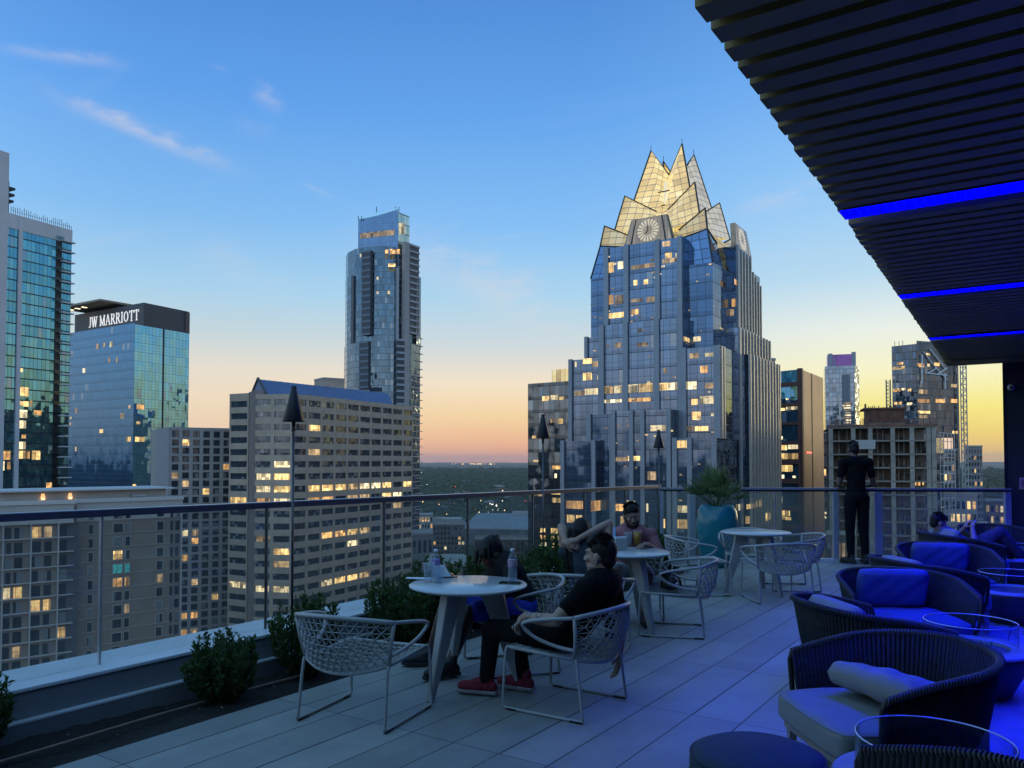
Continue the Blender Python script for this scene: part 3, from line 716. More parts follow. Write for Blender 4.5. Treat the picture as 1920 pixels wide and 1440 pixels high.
p = MB(); p.walls([FR_.p1, far_, FL.p0], GROUND_Z, gt-.6, closed=False); p.face([(q.x,q.y,gt-.7) for q in (FL.p0, FL.p1, FR_.p1, far_)]); p.build('rear_wall', M_greypanel, t, origin=B0)
M_crown = flat('dark_crown', (.085,.078,.08), .6, var=.1, scale=.2)
uc = FR_.u_at(267); sb = uc
c0 = FL.p0+FR_.e*uc; c1 = FL.p1+FR_.e*uc; c2 = FR_.p1+FL.n*0; c3 = far_
ct = hz(567, Facade(c0,c1).depth(Facade(c0,c1).L))
c2 = FR_.p1 + FR_.n*(-.4); c1b = c1 + FR_.n*(-.4)
p = MB(); p.walls([c0, c1b, c2, c3], gt-1, ct); p.build('crown', M_crown, t, origin=B0)
FC = Facade(c0, c1b)
p = MB(); FC.box(p, 0, FC.u_at(215), ct+1.5, ct+2.3, -18, 7); p.build('canopy_roof', flat('brown_soffit', (.3,.22,.14), .7), t, origin=B0)
q = MB()
for k in range(3): FC.box(q, 2+k*5, 3.2+k*5, ct+1.42, ct+1.49, 2, 4)
q.build('canopy_light', glow('canopy_lamp', (1,.8,.5), 3), t, origin=B0)
p = MB(); ucol = FR_.u_at(304); FR_.box(p, ucol-.35, ucol+.35, GROUND_Z, gt-.6, -.3, .1); p.build('side_rib', M_black, t, origin=B0)
p = MB(); ue = FR_.L; FR_.box(p, ue-2.0, ue, gt-.6, ct-.4, -3, .15); p.build('crown_end', flat('brown_metal', (.13,.09,.075), .6), t, origin=B0)
# serif letters from strokes: (x0,y0,x1,y1,width) in letter units of height 1
GLY = {'J': (.48, [(.34,1,.34,.18,.13),(.34,.18,.2,.0,.08),(.2,.0,.06,.06,.06),(.18,1,.5,1,.05)]),
 'W': (1.05, [(.08,1,.32,0,.13),(.32,0,.52,1,.06),(.52,1,.74,0,.13),(.74,0,.96,1,.06),(-.02,1,.2,1,.05),(.42,1,.62,1,.05),(.86,1,1.06,1,.05)]),
 'M': (1.02, [(.14,0,.14,1,.06),(.14,1,.5,.05,.12),(.5,.05,.86,1,.05),(.86,0,.86,1,.13),(.02,0,.26,0,.05),(.72,0,1.0,0,.05),(.02,1,.2,1,.05),(.8,1,1.0,1,.05)]),
 'A': (.84, [(.08,0,.4,1,.06),(.4,1,.74,0,.13),(.2,.34,.62,.34,.05),(-.02,0,.2,0,.05),(.6,0,.86,0,.05)]),
 'R': (.82, [(.16,0,.16,1,.13),(.16,.97,.5,.97,.06),(.5,.97,.6,.76,.11),(.6,.76,.5,.52,.11),(.5,.5,.16,.5,.06),(.36,.5,.74,0,.12),(.03,0,.3,0,.05),(.03,1,.2,1,.05),(.66,0,.84,0,.05)]),
 'I': (.36, [(.18,0,.18,1,.13),(.04,0,.32,0,.05),(.04,1,.32,1,.05)]),
 'O': (.92, [(.44,.99,.2,.86,.07),(.2,.86,.1,.5,.12),(.1,.5,.2,.14,.12),(.2,.14,.44,.01,.07),(.44,.01,.68,.14,.07),(.68,.14,.78,.5,.12),(.78,.5,.68,.86,.12),(.68,.86,.44,.99,.07)]),
 'T': (.78, [(.38,0,.38,1,.13),(.04,.97,.72,.97,.07),(.05,.97,.05,.8,.05),(.71,.97,.71,.8,.05),(.24,0,.52,0,.05)])}
M_sign = glow('backlit_letters', (1,.97,.93), .66, base=(.7,.7,.7))
ua, ub = FC.u_at(163), FC.u_at(257.5)
seq = 'JW MARRIOTT'; adv = []; tot = 0
for ch in seq:
    if ch == ' ': tot += .34; adv.append(None); continue
    adv.append(tot); tot += GLY[ch][0]+.09
hgt = 4.05; kx = (ub-ua)/(tot-.09)
vb = FC.v_at(210, 607)
sgn = []
for ch, a_ in zip(seq, adv):
    if a_ is None: continue
    q = MB()
    for i_, (x0, y0, x1, y1, wd) in enumerate(GLY[ch][1]):
        n_ = .25+i_*.004
        A_ = Vector((ua+(a_+x0)*kx, vb+y0*hgt)); B_ = Vector((ua+(a_+x1)*kx, vb+y1*hgt)); dd = (B_-A_).normalized(); pn = Vector((-dd.y, dd.x))*wd*hgt*.36; ex = dd*.12
        A_ -= ex; B_ += ex
        f4 = [FC.pt(v.x, v.y, n_) for v in (A_-pn, B_-pn, B_+pn, A_+pn)]; b4 = [FC.pt(v.x, v.y, .02) for v in (A_-pn, B_-pn, B_+pn, A_+pn)]
        q.raw(f4+b4, [(0,1,2,3),(7,6,5,4),(0,4,5,1),(1,5,6,2),(2,6,7,3),(3,7,4,0)])
    q.build('letter', M_sign, t, origin=B0)
W = Panes()
for px0, px1, y0, y1, k in [(177,182,645,655,3),(190,194,643,651,3),(203,208,641,651,2),(153,158,691,699,2),(186,193,805,812,0),(236,245,819,828,0),(140,144,765,775,3),(130,133,780,786,2),(225,232,775,785,3),(130,133,792,800,3),(141,144,838,846,3),(200,204,670,680,3),(215,218,670,680,3),(240,244,760,766,3)]:
    W.add(FL, FL.u_at(px0), FL.u_at(px1), FL.v_at(px0,y1), FL.v_at(px0,y0), .05, M_lit[k])
for px0, px1, y0, y1, k in [(255,269,758,767,1),(253,271,819,828,0),(250,256,908,914,0),(255,262,790,796,3)]:
    W.add(FR_, FR_.u_at(px0), FR_.u_at(px1), FR_.v_at(px0,y1), FR_.v_at(px0,y0), .05, M_lit[k])
W.emit(t, B0)

# ---- grey grid hotel
t, B0 = building('grid_building', 'grey building with a regular grid of square windows', P(320,282))
FA = Facade(P(294,290), P(318,280)); FB = Facade(P(318,280), P(452,293))
top = FB.v_at(318, 801)
p = MB(); p.walls([FA.p0, FA.p1, FB.p1, FB.pt(FB.L,0,-22), FA.p0+FB.n*-14], GROUND_Z, top-.5); p.build('core', M_greypanel, t, origin=B0)
p = MB(); FA.box(p, 0, FA.L, GROUND_Z, top, -.3, .25); p.build('end_wall', flat('light_grey_panel', (.33,.33,.35), .7, var=.06), t, origin=B0)
nc = 7; cwid = FB.L/nc; p = MB(); dz = 2.9
nr = int((top-1.0-GROUND_Z)/dz)
for i in range(nc+1): FB.box(p, max(0,i*cwid-.62), min(FB.L, i*cwid+.62), GROUND_Z, top, .0, .45)
for r in range(nr+1):
    z = top-1.0-r*dz
    FB.box(p, 0, FB.L, z-.35 if r else z, z+.42 if r else top+.05, .0, .447)
p.build('wall_grid', M_greypanel, t, origin=B0)
W = Panes()
litg = {(1,1):0,(5,0):3,(4,5):1,(6,1):3,(7,3):0,(8,0):1,(12,1):2,(12,2):3,(15,1):1,(13,2):1,(18,2):3,(22,1):1,(22,2):1,(24,1):1,(24,2):3,(20,4):0}
for r in range(nr):
    for i in range(nc):
        k = litg.get((r,i)); z = top-1.0-r*dz
        W.add(FB, i*cwid+.62, (i+1)*cwid-.62, z-dz+.42, z-.35, .06, M_lit[k] if k is not None else M_darkpane, uoff=rc.random()*9)
W.emit(t, B0)

# ---- apartment block just below the terrace, left
t, B0 = building('apartment_block', 'grey brown apartment block with pale roof parapet and penthouse at lower left', P(145,176))
FA = Facade(P(-70,160), P(140,172)); FB = Facade(P(145,174.5), P(342,190))
top = FB.v_at(150, 943); top2 = top
M_apt = flat('taupe_stucco', (.235,.19,.155), .85, var=.1, scale=.25); M_aptl = flat('pale_stucco', (.42,.40,.37), .85, var=.08, scale=.2); M_aptd = flat('dark_stucco', (.085,.085,.09), .85, var=.1)
back = FB.pt(FB.L,0,-24)
p = MB(); p.walls([FA.p0, FA.p1, FB.p0, FB.p1, back, FA.p0+FB.n*-30], GROUND_Z, top-.5); p.build('wall', M_apt, t, origin=B0)
p = MB(); FA.box(p, 0, FA.L, top-4.1, top, -.4, .12); FB.box(p, 0, FB.L, top-4.1, top, -.4, .121); p.build('pale_top_storey', M_aptl, t, origin=B0)
p = MB(); FA.box(p, -.3, FA.L+.3, top, top+.75, -1.0, .45); FB.box(p, -.3, FB.L+.3, top, top+.753, -1.0, .45); p.build('parapet', flat('cream_parapet', (.52,.49,.46), .8, var=.05), t, origin=B0)
FP = Facade(FB.pt(-12.5,0,-6), FB.pt(FB.L*.93,0,-6))
p = MB(); FP.box(p, 0, FP.L, top-.3, top+2.5, -12, 0); p.build('penthouse', M_aptl, t, origin=B0)
p = MB(); FP.box(p, -2.8, FP.L+1.2, top+2.5, top+2.85, -14, 2.2); p.build('penthouse_roof', flat('cream_roof', (.5,.5,.5), .8, var=.08), t, origin=B0)
M_up = glow('uplight', (1,.5,.18), 6, sample=True)
for px in (82,133):
    u = FP.u_at(px); q = MB(); FP.box(q, u-.25, u+.25, top+.75, top+1.0, .06, .5); q.build('uplight', M_up, t, origin=B0)
    q = MB(); F_ = FP; q.face([F_.pt(u-.5,top+1.0,.03), F_.pt(u+.5,top+1.0,.03), F_.pt(u+.28,top+2.0,.03), F_.pt(u-.28,top+2.0,.03)]); 
    q.build('wall_glow', glow('uplight_wall_glow', (1,.52,.2), 1.2), t, origin=B0, flip=False)  # flat glowing patch laid on the wall above each uplight
p = MB(); FP.box(p, FP.u_at(245), FP.u_at(272), top+.76, top+1.35, .3, 1.5); p.build('rooftop_unit', M_greypanel, t, origin=B0)
W = Panes(); dz = 3.05; nf = 16
sl = MB()
for r in range(1, nf):
    z = top-.9-dz*r
    q = MB(); FA.box(q, 0, FA.L, z-.12, z+.1, 0, .75); q.build('balcony_slab', M_aptl, t, origin=B0)
    FB.box(sl, 0, FB.L, z-.05, z+.05, 0, .16)
sl.build('band_course', M_aptl, t, origin=B0)
fr_ = MB()
for px in (9,61,112): FA.box(fr_, FA.u_at(px)-.13, FA.u_at(px)+.13, GROUND_Z, top-4.1, .0, .74)
for px in (342,): FB.box(fr_, FB.L-.2, FB.L+.1, GROUND_Z, top-.1, .0, .3)
fr_.build('vertical_frame', M_aptl, t, origin=B0)
p = MB(); FA.box(p, FA.u_at(116), FA.L+1, GROUND_Z, top-4.1, -.2, .05); p.build('shadow_bay', M_aptd, t, origin=B0)
litA = {(0,62,78):0,(0,90,100):0,(1,62,79):0,(1,90,100):3,(5,8,24):2,(5,29,46):0,(6,60,78):0,(6,82,98):0,(8,110,124):0,(9,36,44):3}
wa = [(10,24),(30,46),(62,80),(86,100),(114,128)]
for r in range(nf):
    z = top-1.1-dz*(r+1)
    for px0, px1 in wa:
        ua, ub = FA.u_at(px0), FA.u_at(px1)
        hit = [v for (rr,a_,b_),v in litA.items() if rr == r and abs((a_+b_)/2-(px0+px1)/2) < 7]
        W.add(FA, ua, ub, z+.25, z+2.55, .10, M_lit[hit[0]] if hit else M_darkpane, uoff=rc.random()*9)
litB = {(5,1):1,(5,2):1,(5,3):3,(3,1):0,(12,0):3,(7,2):3,(11,2):3}
wb = [(168,177,0),(215,232,0),(237,246,0),(296,308,0),(321,326,1),(330,338,1)]
for r in range(nf):
    z = top-1.1-dz*(r+1)
    for i, (px0, px1, big) in enumerate(wb):
        k = litB.get((r,i)); ua, ub = FB.u_at(px0), FB.u_at(px1)
        mt = M_lit[k] if k is not None else M_darkpane
        if (r,i) in ((4,1),(4,2)): mt = glow('teal_screen_light', (.05,.55,.6), .8, 1, 1.4)
        W.add(FB, ua, ub, z+(.4 if not big else .1), z+2.3, .17 if not big else .18, mt, uoff=rc.random()*9)
tr = MB()
for r in range(nf):
    z = top-1.1-dz*(r+1)
    for px0, px1, big in wb[:4]:
        ua, ub = FB.u_at(px0), FB.u_at(px1)
        FB.box(tr, ua-.1, ua, z+.3, z+2.4, .0, .22); FB.box(tr, ub, ub+.1, z+.3, z+2.4, .0, .22); FB.box(tr, ua-.1, ub+.1, z+2.3, z+2.4, .0, .223)
tr.build('window_trim', M_aptl, t, origin=B0)
W.emit(t, B0)

# ---- tan office block with blue gabled roof
t, B0 = building('office_building', 'tan office block with window bands and blue gabled metal roof', P(560,256))
S1 = Facade(P(431,266), P(467,262)); S2 = Facade(P(475,256), P(548,254)); S3 = Facade(P(548,254), P(575,259)); S4 = Facade(P(575,259), P(772,314))
topw = S1.v_at(450, 738)
M_win_off = curtain('office_window_glass', (.10,.13,.16), du=1.3, dv=3.9, wu=.08, wv=.05, frame=(.03,.03,.03), metal=.6, jit=.03, spandrel=0, var=.6, rough=.05, blind=.12)
backo = [S4.pt(S4.L,0,-30), P(437,300)]
eav = S4.v_at(575,741)
p = MB(); p.walls([S1.p0, S1.p1, S2.p0, S2.p1, S3.p1, S4.p1]+backo, GROUND_Z, eav-1); p.build('core', M_tan, t, origin=B0)
p = MB(); S1.box(p, 0, S1.L, topw-1.6, topw, -3, .35); p.build('wing_parapet', M_tan, t, origin=B0)
p = MB(); dz = 3.95; z0 = eav-1.6
rows = int((z0-GROUND_Z)/dz)
segs = [(S1,1),(S2,2),(S3,1),(S4,9)]
for S, nb in segs:
    ze = topw if S is S1 else eav
    for r in range(rows+1):
        z = z0-r*dz
        S.box(p, 0, S.L, z-.05 if r else z, z+1.95 if r else ze, 0, .4)
    for i in range(nb+1):
        w_ = .5 if S is S4 else .6
        S.box(p, max(0, S.L*i/nb-w_), min(S.L, S.L*i/nb+w_), GROUND_Z, ze-.02, 0, .397)
p.build('wall_bands', M_tan, t, origin=B0)
M_shaft = flat('brown_stone', (.24,.2,.175), .8, var=.12, scale=.3)
SH = Facade(P(467,263), P(476,255.5)); p = MB(); SH.box(p, -.5, SH.L+.2, GROUND_Z, topw+.3, -3, .3); p.build('stair_shaft', M_shaft, t, origin=B0)
W = Panes()
litO = {}
for (r, S, i, k) in [(5,'a',1,2),(6,'a',0,2),(6,'a',1,0),(7,'a',0,2),(7,'a',1,0),(8,'a',0,1),(8,'a',1,2),(12,'a',1,0),(11,'a',0,3),(8,'w',0,0),(15,'a',0,2),(15,'a',1,2),(15,'w',0,2),(13,'a',1,3)]: litO[(r,S,i)] = k
for (r, i, k) in [(2,0,0),(7,0,0),(7,1,0),(7,2,0),(7,3,3),(7,4,2),(7,5,2),(7,6,0),(7,8,0),(8,0,1),(8,1,1),(8,3,3),(8,6,0),(8,7,2),(8,4,3),(11,1,1),(11,2,1),(11,3,0),(11,4,3),(12,3,2),(15,1,2),(15,2,0),(15,3,0),(15,4,3),(4,0,3),(9,7,3)]: litO[(r,'l',i)] = k
for S, nb in segs:
    key = {id(S1):'w', id(S2):'a', id(S3):'c', id(S4):'l'}[id(S)]
    for r in range(rows):
        z = z0-(r+1)*dz
        for i in range(nb):
            k = litO.get((r,key,i)); w_ = .5 if S is S4 else .6
            W.add(S, S.L*i/nb+w_, S.L*(i+1)/nb-w_, z+1.95, z+dz-.05, .05, M_lit[k] if k is not None else M_win_off, uoff=rc.random()*20)
W.emit(t, B0)
M_blueroof = flat('blue_metal_roof', (.12,.17,.30), .42, .5, var=.12, scale=.4)
r0 = at(484,711,266); r1 = at(727,738,322); e0 = at(500,735,257.5); e1 = at(739,758,313)
dirE = (r0-e0); b0 = Vector((2*r0.x-e0.x, 2*r0.y-e0.y, e0.z)); b1 = Vector((2*r1.x-e1.x, 2*r1.y-e1.y, e1.z))
e0.z = e1.z = b0.z = b1.z = eav-.2; r1.z = r0.z
g0 = e0 + (S4.e*-3.5); h0 = b0+(S4.e*-3.5)
p = MB(); p.face([e0,e1,r1,r0]); p.face([b0,r0,r1,b1]); p.face([e1,b1,r1]); p.face([e0,r0,b0]); p.face([e0,b0,b1,e1]); p.build('roof', M_blueroof, t, origin=B0)
p = MB(); nrib = 26
for k in range(nrib+1):
    f = k/nrib; a = e0.lerp(e1, f)+Vector((0,0,.08)); c_ = r0.lerp(r1, f)+Vector((0,0,.08)); p.tube([a,c_], .09, 4)
p.build('roof_ribs', M_blueroof, t, origin=B0)
p = MB(); q1 = at(466,741,270); 
p.tube([e0+Vector((0,0,.2)), r0+Vector((0,0,.3)), b0+Vector((0,0,.2))], .45, 6); p.build('gable_edge', flat('dark_gable', (.06,.06,.065), .7), t, origin=B0)

# ---- small rooftop block behind the gable
t, B0 = building('rooftop_block', 'small plain grey block showing above the blue gabled roof', P(625,380))
Fk = Facade(P(606,378), P(645,384)); p = MB(); p.walls([Fk.p0, Fk.p1, Fk.pt(Fk.L,0,-12), Fk.pt(0,0,-12)], GROUND_Z, Fk.v_at(625,709)); p.build('wall', M_tan, t, origin=B0)
p = MB(); Fk.box(p, -.2, Fk.L+.2, Fk.v_at(625,711.5), Fk.v_at(625,708.5), -12.2, .2); p.build('parapet', M_greypanel, t, origin=B0)

# ---- slender residential tower with curved glass
t, B0 = building('curved_tower', 'slender rounded blue glass residential tower with slanted glowing glass crown', P(716,424))
Dz = 424
GA = curtain('curved_tower_glass', (.095,.15,.20), du=1.4, dv=3.3, wu=.12, wv=.42, frame=(.17,.205,.23), metal=.85, jit=.03, spandrel=.0, var=.5, blind=.04)
def camXY(px, d): return P(px, d)
def outline(pts): return [camXY(px, d) for px, d in pts]
body = outline([(646,432),(650,424),(664,417),(690,412.5),(716,411),(738,412),(744,413.5)])
rgt = outline([(744,413.5),(768,417.5),(784,424)])
backs = outline([(784,448),(700,456),(650,446)])
tz = hz(464,414); tz_l = hz(520,424); zlow = hz(636,414)
p = MB(); p.walls(body+rgt[1:]+backs, GROUND_Z, tz); p.build('glass_facade', GA, t, origin=B0)
low = outline([(644,430),(649,421),(664,414),(692,409.5),(716,408),(737,409),(742,410.5),(770,415.5),(787,425),(787,448),(700,457),(644,447)])
p = MB(); p.walls(low, GROUND_Z, zlow-2); p.build('lower_glass', GA, t, origin=B0)
shoulder = outline([(645.5,431),(649,423),(658,419.3),(658,430)])
p = MB(); p.walls(shoulder, zlow-2, tz_l); p.build('glass_shoulder', GA, t, origin=B0)
sh2 = outline([(780,420),(788,425),(788,440),(780,440)])
p = MB(); p.walls(sh2, zlow-2, hz(520,424)); p.build('glass_shoulder', GA, t, origin=B0)
M_dkrec = flat('dark_recess', (.045,.055,.068), .5)
def stackbal(px0, px1, d0, d1, yt, yb, nmax, proud=.4, every=3.3):
    Fq = Facade(camXY(px0,d0), camXY(px1,d1)); za, zb = hz(yb,(d0+d1)/2), hz(yt,(d0+d1)/2)
    q = MB(); Fq.box(q, 0, Fq.L, za, zb, -2, .25); q.build('balcony_recess', M_dkrec, t, origin=B0)
    k = 0; z = zb-.5
    while z > za and k < nmax:
        q = MB(); Fq.box(q, -.1, Fq.L+.1, z-.5, z+.55, .0, proud+.35); q.build('balcony', M_bal, t, origin=B0); z -= every; k += 1
M_bal = flat('pale_balcony', (.34,.36,.38), .6, var=.1)
stackbal(766,783.5,415.6,422,460,626,30)
stackbal(743,757,409.6,411.8,636,760,22)
M_bal2 = flat('grey_balcony', (.14,.175,.21), .6)
M_bal, keep = M_bal2, M_bal
stackbal(677,693,412,409.5,470,628,28,.1)
stackbal(673,690,411,408,640,730,18,.1)
M_bal = keep
Fq = Facade(camXY(757,411.8), camXY(766,414.5)); q = MB(); Fq.box(q, 0, Fq.L, GROUND_Z, hz(455,414), -2, .3); q.build('grey_pier', M_greypanel, t, origin=B0)
Fq = Facade(camXY(741.5,410.4), camXY(746,411)); q = MB(); Fq.box(q, 0, Fq.L, GROUND_Z, hz(505,414), -1, .5); q.build('pale_rib', M_bal, t, origin=B0)
Fq = Facade(camXY(657,418.6), camXY(662,416.5)); q = MB(); Fq.box(q, 0, Fq.L, zlow-2, hz(518,418), -1, .3); q.build('dark_slot', M_dkrec, t, origin=B0)
Fe = Facade(camXY(772,417), camXY(791,427))
for k in range(34):
    z = hz(632,420)-k*3.3*1.25
    q = MB(); Fe.box(q, 3, Fe.L, z-.16, z+.16, -2, .5); q.build('balcony_slab', keep, t, origin=B0)
# crown
GC = curtain('crown_glass', (.15,.22,.33), du=1.7, dv=3.3, wu=.08, wv=.08, frame=(.1,.13,.17), metal=.8, jit=.015, spandrel=0, var=.15, blind=0)
c_l, c_m, c_r, c_b1, c_b2 = camXY(669,420), camXY(744,412), camXY(766,420), camXY(766,438), camXY(672,440)
zl, zr, zb_ = hz(411,420), hz(393,413), tz-1
K = 10; q = MB()
for i in range(K):
    f0, f1_ = i/K, (i+1)/K
    a, c_ = c_l.lerp(c_m, f0), c_l.lerp(c_m, f1_); sag = lambda f: zl+(zr-zl)*(f**1.7)
    L0 = (c_m-c_l).length
    q.face([(a.x,a.y,zb_),(c_.x,c_.y,zb_),(c_.x,c_.y,sag(f1_)),(a.x,a.y,sag(f0))], [(f0*L0,zb_),(f1_*L0,zb_),(f1_*L0,sag(f1_)),(f0*L0,sag(f0))])
q.build('crown_glass', GC, t, origin=B0, flip=False)
q = MB(); q.tube([Vector((c_l.lerp(c_m,f).x, c_l.lerp(c_m,f).y, zl+(zr-zl)*f**1.7+.25)) for f in [k/12 for k in range(13)]], .35, 6); q.build('crown_rim', glow('cyan_rim', (.25,.62,.95), .8), t, origin=B0)
q = MB(); q.walls([c_m, c_r, c_b1, c_b2, c_l], zb_, zr-1.5, closed=False); q.build('crown_side', curtain('crown_side_glass', (.75,.75,.6), du=2.4, dv=5, wu=.25, wv=.5, frame=(.12,.13,.13), metal=.7, jit=.05, spandrel=0, var=.6), t, origin=B0)
Fc = Facade(c_l, c_m); W = Panes()
W.add(Fc, Fc.u_at(673), Fc.u_at(738), hz(444,416), hz(434,416), .12, M_lit[3])
for px0,px1,y0,y1,k in [(720,727,469,476,1),(729,748,468,477,1),(726,740,495,501,0),(704,708,520,525,2),(704,708,547,552,2),(725,730,546,552,2),(672,675,477,483,2),(746,757,421,441,2)]:
    Fz = Facade(camXY(px0, 407 if px0 < 741 else 405), camXY(px1, 407 if px0 < 741 else 406)); W.add(Fz, 0, Fz.L, hz(y1,408), hz(y0,408), 0, M_lit[k])
W.emit(t, B0)
q = MB()
for px in (672,678,706,742,748): q.tube([at(px,412 if px < 700 else 398,418), at(px,405 if px < 700 else 388,418)], .25, 4)
q.build('roof_mast', M_black, t, origin=B0)
# ------------------------------------------------------------------ stepped glass tower with folded, lit crown
TC = cf(41.8, 206); TA = (cf(-.84,.542)).normalized(); TB = (cf(.542,.84)).normalized()
t, B0 = building('crown_tower', 'large stepped blue glass office tower with folded golden lit crown', TC)
def L3(a, b, z): q = TC+TA*a+TB*b; return Vector((q.x, q.y, z))
def Ldepth(a, b): q = TC+TA*a+TB*b; return -q.x*SY+q.y*CY
def Lz(py, a, b): return hz(py, Ldepth(a, b))
GF = curtain('tower_glass', (.125,.175,.26), du=1.65, dv=3.9, wu=.08, wv=.16, frame=(.035,.045,.06), metal=.87, jit=.022, spandrel=.24, sp_mul=.8, var=.26, blind=.02, sub=2)
GF2 = curtain('tower_corner_glass', (.08,.135,.23), du=2.0, dv=3.9, wu=.10, wv=.16, frame=(.05,.06,.075), metal=.85, jit=.03, spandrel=.3, sp_mul=.8, var=.3, blind=.02, sub=2)
M_pier = flat('steel_blue_pier', (.21,.245,.285), .4, .45, var=.08, scale=.2)
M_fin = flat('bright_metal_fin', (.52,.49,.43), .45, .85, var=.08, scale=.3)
boxes = []
def lbox(mb, a0, a1, b0, b1, z0, z1, top=True, reg=True):
    """box in tower axes, walls carry UV in metres"""
    if reg: boxes.append((a0,a1,b0,b1,z0,z1))
    def wall(p, q, off):
        L_ = ((p[0]-q[0])**2+(p[1]-q[1])**2)**.5
        mb.face([L3(*p,z0), L3(*q,z0), L3(*q,z1), L3(*p,z1)], [(off,z0),(off+L_,z0),(off+L_,z1),(off,z1)])
    wall((a1,b0),(a0,b0), -a1); wall((a0,b0),(a0,b1), b0); wall((a0,b1),(a1,b1), a0); wall((a1,b1),(a1,b0), -b1)
    if top: mb.face([L3(a0,b0,z1), L3(a0,b1,z1), L3(a1,b1,z1), L3(a1,b0,z1)])
G0 = GROUND_Z
p = MB(); lbox(p, -15.8,15.8,-15.8,15.8, G0,47.5); p.build('shaft', GF2, t, origin=B0)
def bayset(name, a0, a1, b0, b1, z1, mat=None):
    q = MB(); lbox(q, a0,a1,b0,b1, G0,z1); return q.build(name, mat or GF, t, origin=B0)
bayset('front_bay', -9.4,11.0,-17.5,0, 54)
bayset('front_bay', -10.0,11.6,-19.2,0, 34.6)
bayset('side_bay', -17.5,0,-3.2,9, 54)
bayset('side_bay', -17.5,0,8.9,17.0, 50)
bayset('side_bay', -19.2,0,-8.0,19.4, 33)
bayset('side_bay', -20.4,0,-4,24, 27)
bayset('rear_bay', -9,9,0,17.6, 54); bayset('left_bay', 0,17.6,-9,9, 54)
bayset('left_step', 0,17.2,-16.4,12, 32.5, GF)
bayset('left_step', 0,21.4,-17.0,14, 27, GF)
bayset('corner_block', -18.6,-9.5,-19.4,-8, 27.3, GF)
bayset('front_block', -8.8,6.2,-24,-10, 13.1)
bayset('front_block', 6.3,13.4,-22.6,-10, 12.6, GF2)
bayset('left_block', 10,19.6,-24.6,-10, 6.2)
bayset('corner_annex', -19.2,-8.9,-23.8,-10, 6.4, GF)
# piers: at the edges of each bay and between the window strips
def pier(a, b, z1, w_=1.25, dpt=.55, side=False, mat=None, z0=G0):
    q = MB()
    if side: lbox(q, a-dpt*.55, a+.1, b-w_*.55, b+w_*.55, z0, z1, reg=False)
    else: lbox(q, a-w_/2, a+w_/2, b-dpt, b+.1, z0, z1, reg=False)
    return q.build('pier', mat or M_pier, t, origin=B0)
for a in (-8.6, -3.0, 5.1, 10.5): pier(a, -17.5, 54.2, z0=34.6)
pier(-8.9,-17.5,53.0,.8,.9)
for a in (-9.2, -3.4, 4.6, 11.0): pier(a, -19.2, 34.8, 1.3)
pier(16.7,-16.4,32.7,.9); pier(12.2,-16.4,32.7,.6); pier(20.9,-17.0,27.2,1.0); pier(12.6,-17,27.2,.8)
pier(-17.9,-19.4,27.5,1.4); pier(-10.2,-19.4,27.5,1.0)
for a in (-8.2,-1.8,1.0,5.6): pier(a, -24, 13.3, 1.0)
pier(6.9,-22.6,12.8,.8); pier(12.8,-22.6,12.8,1.2)
for a in (10.5,19.0): pier(a,-24.6,6.4,1.0)
for a in (-18.6,-13,-9.5): pier(a,-23.8,6.6,1.1)
for b in (-2.4,): pier(-17.5,b,54.2,1.5,.8,True)
for b in (-7.2,): pier(-19.2,b,33.2,1.4,.8,True)
# bright fins down the side facing the afterglow
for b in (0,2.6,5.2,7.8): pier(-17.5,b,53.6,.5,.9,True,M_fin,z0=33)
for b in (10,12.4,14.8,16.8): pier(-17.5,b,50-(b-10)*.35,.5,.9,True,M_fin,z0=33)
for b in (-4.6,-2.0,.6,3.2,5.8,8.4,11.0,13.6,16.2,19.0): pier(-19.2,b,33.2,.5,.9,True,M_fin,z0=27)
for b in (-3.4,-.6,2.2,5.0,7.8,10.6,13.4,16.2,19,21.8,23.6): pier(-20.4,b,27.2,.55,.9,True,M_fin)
for b in (-18.6,-16.9): pier(-18.6,b,27.4,.7,.5,True,M_fin)
